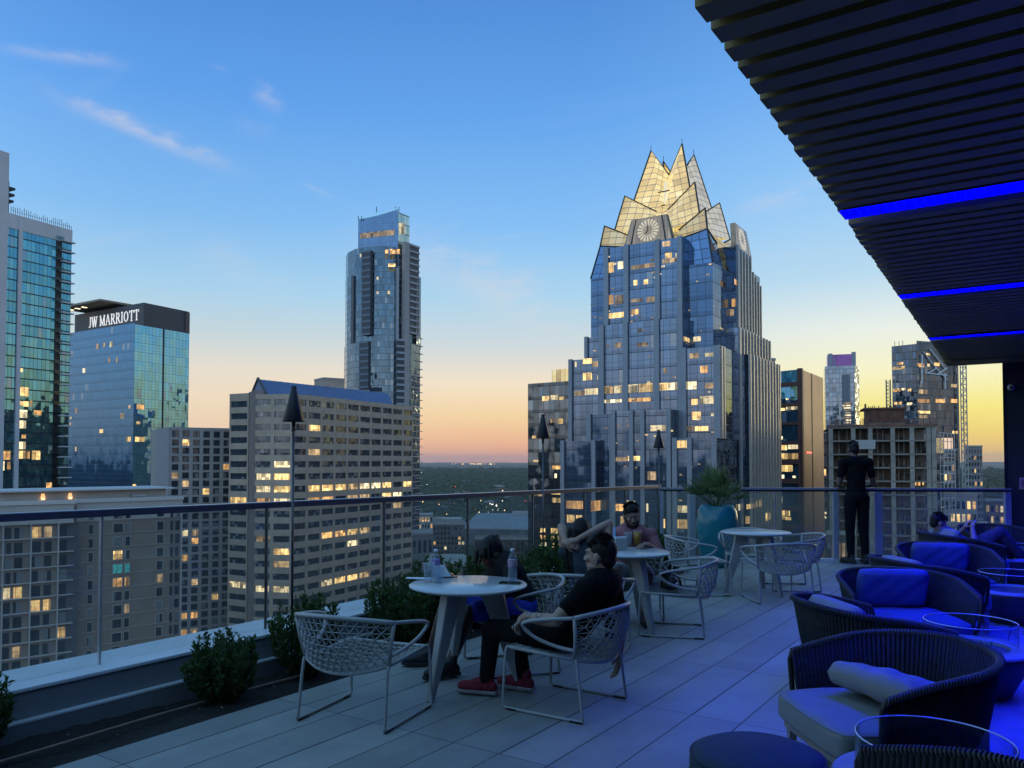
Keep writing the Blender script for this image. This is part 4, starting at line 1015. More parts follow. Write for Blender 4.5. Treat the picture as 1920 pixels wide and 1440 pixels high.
# corner bays leaning in above the setback, with a notch towards each face
M_crown_lo = curtain('crown_base_glass', (.22,.31,.43), du=2.0, dv=2.6, wu=.14, wv=.16, frame=(.03,.035,.05), metal=.85, jit=.03, spandrel=0, var=.3, blind=0)
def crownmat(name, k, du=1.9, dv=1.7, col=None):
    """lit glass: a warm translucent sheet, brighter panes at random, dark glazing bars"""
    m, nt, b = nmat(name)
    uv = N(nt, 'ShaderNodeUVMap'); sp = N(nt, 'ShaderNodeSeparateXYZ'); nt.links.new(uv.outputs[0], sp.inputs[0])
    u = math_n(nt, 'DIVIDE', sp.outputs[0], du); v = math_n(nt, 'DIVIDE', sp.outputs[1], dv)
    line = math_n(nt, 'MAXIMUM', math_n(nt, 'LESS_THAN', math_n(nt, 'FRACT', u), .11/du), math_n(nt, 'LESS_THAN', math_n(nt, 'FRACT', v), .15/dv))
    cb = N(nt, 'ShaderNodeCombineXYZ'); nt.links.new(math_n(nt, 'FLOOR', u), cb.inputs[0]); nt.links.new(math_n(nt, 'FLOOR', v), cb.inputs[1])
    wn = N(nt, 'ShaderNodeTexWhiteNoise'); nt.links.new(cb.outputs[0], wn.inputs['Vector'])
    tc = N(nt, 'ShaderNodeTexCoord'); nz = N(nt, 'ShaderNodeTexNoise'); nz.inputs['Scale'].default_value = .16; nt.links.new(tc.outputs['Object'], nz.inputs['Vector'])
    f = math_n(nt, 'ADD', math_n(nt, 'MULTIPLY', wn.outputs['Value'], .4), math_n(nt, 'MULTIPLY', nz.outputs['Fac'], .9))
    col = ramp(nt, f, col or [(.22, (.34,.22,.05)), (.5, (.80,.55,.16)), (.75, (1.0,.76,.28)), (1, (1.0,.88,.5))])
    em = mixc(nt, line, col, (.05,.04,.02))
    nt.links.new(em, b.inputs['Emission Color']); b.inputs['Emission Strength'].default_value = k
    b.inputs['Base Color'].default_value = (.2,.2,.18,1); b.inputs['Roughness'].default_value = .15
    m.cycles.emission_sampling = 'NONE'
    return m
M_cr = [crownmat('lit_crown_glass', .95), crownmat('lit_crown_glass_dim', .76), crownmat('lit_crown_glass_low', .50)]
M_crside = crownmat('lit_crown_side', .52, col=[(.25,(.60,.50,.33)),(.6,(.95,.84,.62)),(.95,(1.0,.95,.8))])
M_crs = curtain('crown_side_panel', (.75,.72,.66), du=1.6, dv=2.0, wu=.2, wv=.12, frame=(.1,.1,.1), metal=.75, jit=.05, spandrel=0, var=.4, blind=0)
M_bar = flat('crown_bar', (.05,.05,.045), .5, .5)
def notch_tier(s_top, h_top, s_bot, h_bot, notch, drop, inward, mats, name, faces=(0,1,2,3), wid=1.0):
    """four corner ridges; each face is two sheets that dip towards the middle of the face"""
    cs = [(-1,-1),(1,-1),(1,1),(-1,1)]
    for f in faces:
        c0, c1 = cs[f], cs[(f+1) % 4]
        for cc, oth in ((c0,c1),(c1,c0)):
            mid = ((c0[0]+c1[0])/2, (c0[1]+c1[1])/2)
            T = L3(cc[0]*s_top, cc[1]*s_top, h_top); Bt = L3(cc[0]*s_bot, cc[1]*s_bot, h_bot)
            lat = (oth[0]-cc[0])/2, (oth[1]-cc[1])/2
            def inner(s, h, k):
                x = cc[0]*s+lat[0]*s*wid; y = cc[1]*s+lat[1]*s*wid
                return L3(x-mid[0]*k, y-mid[1]*k, h)
            V = inner(s_top, h_top-drop, inward); Vb = inner(s_bot, h_bot-notch, inward)
            q = MB(); W_ = (V-T).length; H_ = (T-Bt).length
            q.face([T, V, Vb, Bt], [(0,0),(W_,-drop*.8),(W_,-H_-notch*.8),(0,-H_)])
            q.build(name, mats[f], t, origin=B0, flip=False)
            r = MB(); r.tube([Bt, T, V], .22, 5); r.build('glazing_edge', M_bar, t, origin=B0)
lit = [M_cr[0], M_cr[1], M_cr[1], M_crs]
# faces: 0 = front, 1 = left, 2 = rear, 3 = right (towards the glow)
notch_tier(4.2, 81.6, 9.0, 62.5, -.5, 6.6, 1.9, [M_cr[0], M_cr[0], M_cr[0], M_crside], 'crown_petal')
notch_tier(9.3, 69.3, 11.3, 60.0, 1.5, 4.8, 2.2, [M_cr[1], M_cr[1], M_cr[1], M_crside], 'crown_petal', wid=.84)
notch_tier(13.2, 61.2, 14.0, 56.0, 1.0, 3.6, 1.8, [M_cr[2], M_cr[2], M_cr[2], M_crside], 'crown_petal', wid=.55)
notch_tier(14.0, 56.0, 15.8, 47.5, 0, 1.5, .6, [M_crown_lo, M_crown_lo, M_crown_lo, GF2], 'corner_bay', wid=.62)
# lit inner mast and cross ties in the front notch
q = MB(); q.tube([L3(0,-6.5,57), L3(0,-4.6,72.5)], .55, 6); q.build('inner_mast', glow('lit_mast', (1,.9,.6), .8), t, origin=B0)
for z in (62.5,66,69.5):
    q = MB(); q.tube([L3(-2.4,-5.6,z+.4), L3(0,-6.6,z), L3(2.4,-5.6,z+.4)], .16, 5); q.build('cross_tie', M_bar, t, origin=B0)
q = MB(); lbox(q, -12.2,12.2,-12.2,12.2, 47.4,57, reg=False); q.build('crown_core', M_cr[2], t, origin=B0)
# spire rods
for ca, cb_ in ((-4.2,-4.2),(4.2,-4.2),(4.2,4.2),(-4.2,4.2)):
    q = MB(); q.tube([L3(ca,cb_,81.3), L3(ca,cb_,83)], .07, 4); q.build('lightning_rod', M_bar, t, origin=B0)
# clock panels on front and right
M_clockpanel = flat('bronze_panel', (.44,.33,.22), .5, .0, var=.3, scale=.5)
def clock(front):
    def X(a, h, n):      # a across, n outwards
        lean = -(h-54)*.12
        return L3(a, -17.2-n-lean, h) if front else L3(-17.2-n-lean, -a+3.5, h)
    # framed panel
    q = MB(); fr = [X(-6.9,53.9,.0), X(6.0,53.9,.0), X(4.3,60.4,.0), X(-4.9,60.4,.0)]; bk = [X(-6.9,53.9,-1.2), X(6.0,53.9,-1.2), X(4.3,60.4,-1.2), X(-4.9,60.4,-1.2)]
    q.raw(fr+bk, [(0,1,2,3),(7,6,5,4),(0,4,5,1),(1,5,6,2),(2,6,7,3),(3,7,4,0)])
    q.build('clock_panel', M_clockpanel, t, origin=B0); q = MB(); q.face([X(-6.4,54.0,.05), X(5.5,54.0,.05), X(4.0,60.2,.05), X(-4.6,60.2,.05)], [(-6.4,0),(5.5,0),(4.0,6.2),(-4.6,6.2)]); q.build('panel_glass', M_clockglass, t, origin=B0, flip=False)
    for (u0,u1) in ((-4.6,-4.2),(3.4,3.8),(-6.2,-5.9)):
        q = MB(); q.face([X(u0*1.12,53.95,.08), X(u1*1.12,53.95,.08), X(u1*.84,60.3,.08), X(u0*.84,60.3,.08)])
        q.build('panel_rib', M_bar, t, origin=B0)
    cx_, cz_ = -.3, 57.1
    for k in range(18):
        a = 2*PI*k/18; da = .085
        q = MB(); pts = [X(cx_+r*math.sin(a+s*da), cz_+r*math.cos(a+s*da), .16) for r, s in ((1.15,-.7),(1.15,.7),(2.75,1.25),(2.75,-1.25))]
        q.face(pts); q.build('clock_mark', M_clockmark, t, origin=B0, flip=False)
    q = MB()
    for ang, ln, wd in ((.15,2.0,.1),(2.4,1.3,.14)):
        e = Vector((math.sin(ang), math.cos(ang))); pn = Vector((e.y,-e.x))*wd
        q.face([X(cx_+v.x, cz_+v.y, .2) for v in (-pn, pn, e*ln+pn*.5, e*ln-pn*.5)])
    q.build('clock_hand', M_bar, t, origin=B0)
M_clockglass = crownmat('lit_clock_panel', .30, du=.9, dv=7, col=[(.25,(.30,.18,.09)),(.6,(.75,.50,.22)),(.95,(1.0,.8,.42))])
M_clockmark = glow('lit_clock_mark', (1.0,.93,.72), .62)
clock(True); clock(False)
# lit rooms, each put on whichever wall is seen there
def pick(px, py):
    r = ray(px, py); o = Vector((0,0,EYE)); d = Vector(r[:3]); best = None
    oa, ob = (o-TC).dot(TA), (o-TC).dot(TB); da, db = Vector((d.x,d.y,0)).dot(TA), Vector((d.x,d.y,0)).dot(TB)
    for (a0,a1,b0,b1,z0,z1) in boxes:
        tt = (b0-ob)/db
        if tt > 0 and a0 <= oa+da*tt <= a1 and z0 <= o.z+d.z*tt <= z1 and (best is None or tt < best[0]): best = (tt, 'b', b0)
        tt = (a0-oa)/da if abs(da) > 1e-6 else -1
        if tt > 0 and b0 <= ob+db*tt <= b1 and z0 <= o.z+d.z*tt <= z1 and (best is None or tt < best[0]): best = (tt, 'a', a0)
    return best, oa, ob
W = Panes()
def litrect(px0, px1, y0, y1, k):
    hit, oa, ob = pick((px0+px1)/2, (y0+y1)/2)
    if not hit: return
    def onp(px, py):
        r = ray(px, py); d = Vector(r[:3]); dl = Vector((d.x,d.y,0)); da, db = dl.dot(TA), dl.dot(TB)
        if hit[1] == 'b':
            tt = (hit[2]-.07-ob)/db; return oa+da*tt, hit[2]-.07, EYE+d.z*tt
        tt = (hit[2]-.07-oa)/da; return hit[2]-.07, ob+db*tt, EYE+d.z*tt
    P0, P1 = onp(px0, y1), onp(px1, y1); zt = onp((px0+px1)/2, y0)[2]; zb = onp((px0+px1)/2, y1)[2]
    # snap to the storey lines so that rooms sit between the spandrels
    mb = MB(); mb.face([L3(P0[0],P0[1],zb), L3(P1[0],P1[1],zb), L3(P1[0],P1[1],zt), L3(P0[0],P0[1],zt)], [(P0[0]+P0[1],zb),(P0[0]+P0[1]+abs(P1[0]-P0[0])+abs(P1[1]-P0[1]),zb),(P0[0]+P0[1]+abs(P1[0]-P0[0])+abs(P1[1]-P0[1]),zt),(P0[0]+P0[1],zt)])
    W.addmb(mb, M_lit[k], (px1-px0)*(y1-y0))
for rct in [(1140,1151,492,511,0),(1158,1172,490,504,2),(1183,1230,495,503,3),(1242,1277,484,492,3),(1247,1260,474,484,0),(1266,1277,474,483,2),(1188,1195,525,535,0),(1207,1215,524,533,0),(1242,1257,452,462,3),(1140,1150,553,571,1),(1153,1172,553,570,3),(1183,1206,560,566,3),(1212,1230,556,566,3),(1140,1172,586,596,0),(1183,1197,580,590,1),
 (1093,1110,672,682,0),(1111,1124,677,688,3),(1093,1110,699,713,0),(1120,1124,704,712,2),(1077,1095,733,742,3),(1096,1124,728,740,2),(1078,1081,678,688,2),(1133,1150,724,738,0),(1152,1166,723,737,2),(1176,1196,721,736,2),(1198,1224,719,735,0),(1236,1252,718,732,0),(1253,1270,717,731,2),(1283,1306,715,730,2),(1322,1350,718,728,3),(1296,1308,748,759,0),(1312,1350,742,757,2),(1313,1327,686,699,1),(1322,1348,661,668,2),(1293,1310,662,672,3),(1282,1296,633,641,0),(1300,1314,631,640,2),(1297,1314,772,787,0),(1333,1347,774,780,2),(1265,1285,799,808,2),(1287,1300,799,808,3),(1303,1328,799,808,0),(1220,1248,797,808,2),(1267,1293,826,840,0),(1155,1176,857,865,3),(1177,1200,855,864,0),(1134,1166,749,755,2),(1176,1220,746,753,1),(1244,1250,690,700,3),(1138,1141,645,655,2),(1153,1164,642,652,3),(1194,1214,642,650,3),(1195,1203,616,623,3),
 (1108,1141,938,957,1),(1062,1095,939,954,1),(1063,1077,965,980,0),(1080,1092,966,980,0),(1152,1172,945,958,1),(1175,1190,938,945,2),(1212,1216,944,960,2),(1264,1294,948,961,2),(1239,1247,973,990,0),(1266,1294,974,991,0),(1214,1230,884,900,3),(1262,1270,886,896,2),(1120,1128,915,922,3),(1163,1172,968,985,0),(1400,1412,945,954,0),(1419,1428,938,950,0),(1398,1406,968,982,0),(1432,1444,962,976,0),(1384,1390,945,957,2),(1372,1380,560,575,1),(1377,1386,525,535,1),(1369,1376,580,592,3)]:
    litrect(*rct)
# furnished look: thin ceiling lights on many floors
for k in range(70):
    px = rc.uniform(1100,1350); py = rc.uniform(470,980)
    litrect(px, px+rc.uniform(2.5,7), py, py+rc.uniform(1.5,3.5), rc.choice([2,3,3]))
W.emit(t, B0)

# ---- darker glass block left of the tower
t, B0 = building('dark_glass_block', 'dark reflecting glass office block at the left foot of crown tower', P(1030,236))
Fd = Facade(P(990,240), P(1078,230)); tz = Fd.v_at(1000, 719)
GD = curtain('dark_block_glass', (.13,.15,.17), du=1.9, dv=3.9, wu=.1, wv=.14, frame=(.02,.02,.024), metal=.88, jit=.07, spandrel=.25, sp_mul=.6, var=.5, blind=.05)
p = MB(); p.walls([Fd.p0, Fd.p1, Fd.pt(Fd.L,0,-24), Fd.pt(0,0,-24)], GROUND_Z, tz); p.build('glass_facade', GD, t, origin=B0)
p = MB(); ua, zt_ = Fd.u_at(1031), Fd.v_at(1040,692); p.walls([Fd.pt(ua,0,-1.2), Fd.pt(Fd.L,0,-1.2), Fd.pt(Fd.L,0,-9), Fd.pt(ua,0,-9)], tz, zt_); p.build('roof_enclosure', crownmat('golden_enclosure', .72, du=1.5, dv=6), t, origin=B0)  # golden stripes set as emission of the enclosure walls
W = Panes()
for px0,px1,y0,y1,k in [(1017,1030,743,752,0),(1033,1047,741,750,2),(1048,1058,744,750,0),(1032,1044,786,793,3),(1046,1056,785,795,0),(1036,1054,873,880,1),(1034,1053,919,927,0),(1035,1053,933,942,0),(1002,1020,922,930,3),(1013,1023,990,998,0),(1033,1055,990,1000,0),(1013,1023,1003,1011,1),(1033,1055,1004,1012,0),(998,1008,817,822,0),(1010,1030,816,822,3),(1000,1010,862,866,3),(1012,1024,1016,1024,2),(1034,1052,1017,1026,0),(1040,1044,888,896,2)]:
    W.add(Fd, Fd.u_at(px0), Fd.u_at(px1), Fd.v_at(px0,y1), Fd.v_at(px0,y0), .06, M_lit[k])
W.emit(t, B0)

# ---- right of the tower: brown and glass building
t, B0 = building('brown_clad_building', 'building with blue glass front, red bands and brown metal side', P(1503,236))
Fa = Facade(P(1452,244), P(1503,236)); Fb = Facade(P(1503,236), P(1545,262))
tz = Fa.v_at(1503, 692)
GB = curtain('blue_front_glass', (.09,.27,.42), du=1.5, dv=4.0, wu=.08, wv=.1, frame=(.02,.03,.04), metal=.8, jit=.03, spandrel=0, var=.35, blind=.05)
M_red = flat('dark_red_band', (.125,.045,.035), .6, var=.15); M_brz = flat('brown_metal_cladding', (.26,.13,.075), .45, .35, var=.2, scale=.15)
p = MB(); p.walls([Fa.p0, Fa.p1], GROUND_Z, tz, closed=False); p.build('glass_front', GB, t, origin=B0, flip=False)
p = MB(); p.walls([Fb.p0, Fb.p1, Fb.p1+Fa.e*-22, Fa.p0], GROUND_Z, tz, closed=False); p.face([(q.x,q.y,tz-.05) for q in (Fa.p0, Fa.p1, Fb.p1, Fb.p1+Fa.e*-22)]); p.build('side_cladding', M_brz, t, origin=B0, flip=False)
p = MB(); Fb.box(p, 0, 1.9, GROUND_Z, tz+.3, -1, .3); p.build('corner_pier', flat('dark_brown_pier', (.06,.035,.03), .6), t, origin=B0)
p = MB(); Fb.box(p, Fb.u_at(1523), Fb.u_at(1524.3), GROUND_Z, tz, -.2, .12); p.build('cladding_joint', M_black, t, origin=B0)
for y0,y1 in [(716,724),(755,761),(791,796),(827,834),(862,870),(898,907),(950,958),(985,992)]:
    q = MB(); Fa.box(q, Fa.u_at(1462), Fa.L, Fa.v_at(1490,y1), Fa.v_at(1490,y0), 0, .5); q.build('red_band', M_red, t, origin=B0)
q = MB(); Fa.box(q, Fa.L-.8, Fa.L, GROUND_Z, tz, 0, .51); q.build('edge_band', M_red, t, origin=B0)
W = Panes()
for px0,px1,y0,y1,k in [(1455,1473,766,771,0),(1475,1500,763,769,2),(1455,1476,835,844,0),(1478,1500,834,842,2),(1455,1500,850,861,0),(1456,1486,872,884,0),(1460,1470,890,899,2),(1458,1466,931,942,0),(1486,1492,892,896,2),(1475,1480,747,750,2),(1464,1468,818,824,2),(1460,1480,953,966,0),(1461,1482,968,974,0)]:
    W.add(Fa, Fa.u_at(px0), Fa.u_at(px1), Fa.v_at(px0,y1), Fa.v_at(px0,y0), .1, M_lit[k])
W.emit(t, B0)
q = MB(); Fb.box(q, Fb.u_at(1511), Fb.u_at(1521), Fb.v_at(1515,850), Fb.v_at(1515,847), .1, .2); q.build('neon_sign', glow('red_neon', (1,.06,.06), 1.6), t, origin=B0)

# ---- distant tower with purple crown
t, B0 = building('purple_crown_tower', 'distant pale glass tower with glowing purple crown', P(1580,720))
Fa = Facade(P(1549,726), P(1605,718)); Fb = Facade(P(1605,718), P(1613,732))
tz = Fa.v_at(1580, 686)
GP = curtain('distant_tower_glass', (.22,.27,.34), du=3, dv=4.2, wu=.3, wv=.5, frame=(.24,.27,.31), metal=.7, jit=.04, spandrel=0, var=.5, blind=.06)
p = MB(); p.walls([Fa.p0, Fa.p1, Fb.p1, Fb.p1+Fa.n*-20, Fa.p0+Fa.n*-25], GROUND_Z, tz); p.build('glass_facade', GP, t, origin=B0)
p = MB(); Fa.box(p, Fa.u_at(1554), Fa.u_at(1607), tz, Fa.v_at(1580,664), -18, -1.5); p.build('purple_crown', glow('purple_crown_light', (.28,.08,.62), .55, 1, .16, dark=.5), t, origin=B0)
for px0, px1, y in ((1555,1563,663),(1599,1607,660),(1565,1568,672)):
    q = MB(); Fa.box(q, Fa.u_at(px0), Fa.u_at(px1), tz, Fa.v_at(px0,y), -1.2, 0); q.build('crown_fin', GP, t, origin=B0)
p = MB(); Fa.box(p, Fa.u_at(1580), Fa.u_at(1595), GROUND_Z, tz-8, 0, .6); p.build('balcony_stack', flat('grey_slots', (.16,.17,.19), .7), t, origin=B0)
p = MB(); Fa.box(p, Fa.u_at(1574), Fa.u_at(1576.5), GROUND_Z, Fa.v_at(1575,742), 0, 2); p.build('bright_rib', M_fin, t, origin=B0)
W = Panes()
for k in range(9): W.add(Fa, Fa.u_at(1580)+rc.uniform(0,3), Fa.u_at(1596), Fa.v_at(1590,757+k*4.6), Fa.v_at(1590,754.5+k*4.6), .8, M_lit[2 if k % 3 else 3])
W.emit(t, B0)

# ---- tall tower with external bracing, hoist at its right edge
t, B0 = building('braced_tower', 'dark glass tower with white diagonal bracing and construction hoist on its right edge', P(1740,420))
Fa = Facade(P(1675,428), P(1722,418)); Fb = Facade(P(1722,416), P(1800,426))
GT = curtain('braced_tower_glass', (.085,.11,.15), du=1.8, dv=3.9, wu=.16, wv=.3, frame=(.10,.11,.12), metal=.82, jit=.05, spandrel=.15, var=.5, blind=.05)
z1, z2 = Fa.v_at(1690,648), Fb.v_at(1740,640)
p = MB(); p.walls([Fa.p0, Fa.p1, P(1722,450), P(1677,458)], GROUND_Z, z1); p.build('glass_facade', GT, t, origin=B0)
p = MB(); p.walls([Fb.p0, Fb.p1, P(1799,456), P(1724,448)], GROUND_Z, z2); p.build('glass_facade', GT, t, origin=B0)
q = MB()
def br(x0,y0,x1,y1): q.tube([Fb.pt(Fb.u_at(x0), Fb.v_at(x0,y0), .8), Fb.pt(Fb.u_at(x1), Fb.v_at(x1,y1), .8)], .3, 5)
for a_ in [(1733,660,1755,690),(1755,690,1776,712),(1757,690,1740,700),(1776,690,1757,702),(1730,665,1728,720),(1772,700,1772,730),(1735,700,1776,704),(1745,655,1772,690)]: br(*a_)
q.build('bracing', flat('white_brace', (.8,.8,.8), .5), t, origin=B0)
q = MB(); ua, ub = Fb.u_at(1797), Fb.u_at(1808); zt = Fb.v_at(1803,672)
for u in (ua, ub):
    for n_ in (0,2): q.tube([Fb.pt(u,GROUND_Z,n_), Fb.pt(u,zt,n_)], .28, 4)
z = GROUND_Z; k = 0
while z < zt-3:
    q.tube([Fb.pt(ua if k % 2 else ub,z,2), Fb.pt(ub if k % 2 else ua,z+3,2)], .22, 4); q.tube([Fb.pt(ua,z,2), Fb.pt(ub,z,2)], .2, 4); z += 3; k += 1
q.build('hoist_mast', flat('pale_lattice', (.42,.40,.37), .6), t, origin=B0)
q = MB()
for z in range(-70, 60, 4): Fb.box(q, Fb.u_at(1710), Fb.u_at(1722), z, z+.6, .0, 1.2)
q.build('balcony_slabs', M_concrete, t, origin=B0)
W = Panes()
for px0,px1,y0,y1,k,F_ in [(1676,1699,688,694,0,Fa),(1676,1690,729,735,1,Fa),(1692,1700,728,732,2,Fa),(1704,1711,729,734,0,Fa),(1678,1692,754,759,1,Fa),(1702,1712,755,760,2,Fa),(1684,1696,680,684,1,Fa),(1722,1735,681,688,1,Fb),(1741,1746,682,687,2,Fb),(1754,1764,680,686,1,Fb),(1739,1746,662,666,0,Fb),(1722,1744,748,755,1,Fb),(1754,1773,748,755,1,Fb),(1784,1796,748,755,1,Fb),(1785,1797,720,726,3,Fb),(1786,1796,808,813,0,Fb),(1722,1745,770,775,0,Fb),(1724,1740,730,738,3,Fb),(1724,1740,778,784,3,Fb)]:
    W.add(F_, F_.u_at(px0), F_.u_at(px1), F_.v_at(px0,y1), F_.v_at(px0,y0), .12, M_lit[k])
W.emit(t, B0)
q = MB()
for px in (1679,1687,1694): q.tube([Fa.pt(Fa.u_at(px),z1,-1), Fa.pt(Fa.u_at(px),z1+2.6,-1)], .14, 4)
q.build('roof_mast', M_black, t, origin=B0)

# ---- concrete frame under construction
t, B0 = building('concrete_frame', 'unfinished concrete building frame with bare floors and rough roof formwork', P(1660,215))
Fa = Facade(P(1556,222), P(1752,214)); Fe2 = Facade(P(1752,214), P(1768,228))
zt = Fa.v_at(1650, 800); dz = (Fa.v_at(1650,800)-Fa.v_at(1650,901))/4
q = MB(); p = MB()
M_cpale = flat('pale_concrete', (.33,.295,.25), .85, var=.2, scale=.4)
cols = [1558, 1600, 1632, 1674, 1710, 1741, 1751]
for k in range(22):
    z = zt-dz*k
    if z < GROUND_Z: break
    s_ = MB(); Fa.box(s_, 0, Fa.L+.3, z-.42, z, -26, .35); 
    s_.build('floor_slab', M_concrete, t, origin=B0)
for px in cols:
    u = Fa.u_at(px); 
    s_ = MB(); Fa.box(s_, u-.55, u+.55, GROUND_Z, zt-.43, -.9, .3); s_.build('column', M_cpale, t, origin=B0)
for px in (1575,1590,1615,1648,1658,1688,1698,1722,1731): 
    u = Fa.u_at(px)
    for k in range(8):
        q = MB(); Fa.box(q, u-.16, u+.16, zt-dz*(k+1), zt-dz*k-.42, -3.2, -2.9); q.build('formwork_prop', M_concrete, t, origin=B0)
for k in range(160):
    u = rc.uniform(0.5,Fa.L-.5); lv = rc.randrange(0,14); h_ = rc.uniform(.5,2.0); z = zt-dz*(lv+1)
    Fa.box(p, u, u+rc.uniform(.3,2.6), z, z+h_, -rc.uniform(4,9), -3.5)
tag(p.build('stored_material', flat('site_clutter', (.12,.105,.09), .9, var=.6, scale=.5), t, origin=B0), kind='stuff')
p = MB(); Fa.box(p, .3, Fa.L-.3, GROUND_Z, zt-.43, -16, -12); p.build('inner_wall', flat('warm_concrete', (.30,.265,.225), .9, var=.3, scale=.2), t, origin=B0)  # inner wall in its own warmer, lighter concrete tone
p = MB(); Fe2.box(p, 0, Fe2.L, Fe2.v_at(1760,850), Fe2.v_at(1760,822), -.5, .4); p.build('tarpaulin', M_black, t, origin=B0)
M_form = flat('rusty_formwork', (.20,.095,.065), .85, var=.4, scale=.5)
p = MB(); ua, ub = Fa.u_at(1555), Fa.u_at(1757)
for k in range(90):
    u = ua+(ub-ua)*k/89+rc.uniform(-.2,.2); Fa.box(p, u-.06, u+.06, zt, zt+rc.uniform(.5,2.4)*(2.0 if rc.random() < .2 else 1), .1, .25)
Fa.box(p, ua, ub, zt+.02, zt+.55, -.3, .5); p.build('edge_formwork', M_form, t, origin=B0)
p = MB(); Fa.box(p, Fa.u_at(1630), Fa.u_at(1700), zt+.03, Fa.v_at(1660,792), -14, -2); p.build('core_wall', M_concrete, t, origin=B0)
p = MB(); zc0, zc1 = Fa.v_at(1660,792), Fa.v_at(1660,764); 
Fa.box(p, Fa.u_at(1631), Fa.u_at(1699), zc0, zc1, -13.5, -2.4)
for k in range(18):
    u = Fa.u_at(1631)+(Fa.u_at(1699)-Fa.u_at(1631))*k/17; Fa.box(p, u-.09, u+.09, zc0-.8, zc1+rc.uniform(.1,.8), -2.4, -2.1)
Fa.box(p, Fa.u_at(1622), Fa.u_at(1704), zc1-.3, zc1+.1, -14, -1.6); Fa.box(p, Fa.u_at(1624), Fa.u_at(1627), zc0-1, zc1+1.2, -3, -2); p.build('core_formwork', M_form, t, origin=B0)
p = MB(); u = Fa.u_at(1612); Fa.box(p, Fa.u_at(1603), Fa.u_at(1641), Fa.v_at(1620,842), Fa.v_at(1620,825), .3, .6); p.build('white_banner', flat('off_white_cloth', (.42,.42,.40), .8), t, origin=B0)
W = Panes()
for px0,px1,y0,y1,k in [(1717,1728,903,911,1),(1730,1735,905,910,0),(1634,1637,855,858,2)]: W.add(Fa, Fa.u_at(px0), Fa.u_at(px1), Fa.v_at(px0,y1), Fa.v_at(px0,y0), -3, M_lit[k])
W.emit(t, B0)
# scaffold at the right of it
t, B0 = building('scaffold', 'light steel scaffold standing against the right side of unfinished concrete frame', P(1772,218), 'scaffold')
Fs = Facade(P(1754,212), P(1782,224)); q = MB()
for px in (1755,1762,1769,1776,1782): q.tube([Fs.pt(Fs.u_at(px),GROUND_Z,1), Fs.pt(Fs.u_at(px),zt-dz*.5,1)], .09, 4)
q.build('standards', M_alu, t, origin=B0)
q = MB()
for k in range(30): q.tube([Fs.pt(0,zt-dz*.5-2.2*k,1), Fs.pt(Fs.L,zt-dz*.5-2.2*k,1)], .08, 4)
q.build('ledgers', M_alu, t, origin=B0)

# ---- crane mast
t, B0 = building('crane_mast', 'short lattice crane mast rising behind unfinished concrete frame', P(1666,260), 'crane')
c_ = at(1666,760,260); q = MB()
for sx in (-1,1):
    for sy in (-1,1): q.tube([(c_.x+sx*.6,c_.y+sy*.6,GROUND_Z),(c_.x+sx*.6,c_.y+sy*.6,hz(712,260))], .11, 4)
z = -5
while z < hz(712,260)-1.2:
    for s in (-1,1): q.tube([(c_.x-.6*s,c_.y-.6,z),(c_.x+.6*s,c_.y-.6,z+1.2)], .08, 4); q.tube([(c_.x-.6,c_.y-.6*s,z),(c_.x-.6,c_.y+.6*s,z+1.2)], .08, 4)
    z += 1.2
q.build('mast', flat('grey_steel', (.22,.2,.18), .6), t, origin=B0)
# ---- small tower far right + lower neighbours
def plainblock(name, label, px0, px1, d0, d1, py, dep, mat, win=None, extra=None):
    t, B0 = building(name, label, P((px0+px1)/2, (d0+d1)/2)); F_ = Facade(P(px0,d0), P(px1,d1)); zt = F_.v_at((px0+px1)/2, py)
    p = MB(); rr_ = [F_.p1+F_.p1.normalized()*dep, F_.p0+F_.p0.normalized()*dep]; p.walls([F_.p0, F_.p1]+rr_, GROUND_Z, zt); p.build('wall', mat, t, origin=B0)
    p = MB(); F_.box(p, -.1, F_.L+.1, zt, zt+1.0, -1, .4); p.build('parapet', M_greypanel, t, origin=B0)
    if win:
        nx_, dz_, prob = win; W = Panes(); r = 0
        while zt-1-(r+1)*dz_ > GROUND_Z and r < 40:
            for i in range(nx_):
                W.add(F_, F_.L*(i+.2)/nx_, F_.L*(i+.8)/nx_, zt-1-(r+.75)*dz_, zt-1-(r+.15)*dz_, .06, rc.choice(M_lit) if rc.random() < prob else M_darkpane, rc.random()*9)
            r += 1
        W.emit(t, B0, 60)
    if extra: extra(F_, t, B0, zt)
    return t
plainblock('slim_tower', 'small grey tower standing right of the construction hoist', 1810, 1842, 520, 522, 838, 16, flat('grey_stucco', (.25,.24,.235), .85, var=.1, scale=.1), (6, 4.2, .08))
plainblock('grey_midrise', 'grey mid rise with lit sign box between bracing tower and scaffold', 1768, 1792, 330, 334, 846, 16, flat('pale_grey_wall', (.30,.29,.27), .85, var=.15, scale=.1), (3, 4.0, .25),
    lambda F_, t, B0, zt: (lambda q: (F_.box(q, F_.L*.12, F_.L*.75, zt+.5, zt+5.5, -1, .2), q.build('sign_box', glow('lit_sign_box', (1,.72,.5), .9), t, origin=B0)))(MB()))
plainblock('narrow_block', 'narrow dark slab squeezed between brown clad building and concrete frame', 1543, 1556, 300, 302, 812, 14, M_aptd, (2, 4.0, .22))
plainblock('edge_tower', 'thin grey glass tower just behind the right edge of crown tower', 1446, 1455, 330, 332, 676, 16, GP)
plainblock('foot_building', 'low grey building with tall window slots at the foot of tan office block', 772, 812, 345, 352, 1003, 30, flat('grey_stone', (.24,.24,.23), .85, var=.1, scale=.1), (4, 9.0, .0))
plainblock('parking_garage', 'brown parking garage with open decks beyond the tan office block', 812, 872, 560, 560, 984, 50, flat('brown_precast', (.16,.13,.11), .9, var=.15, scale=.1), (9, 3.4, .06))
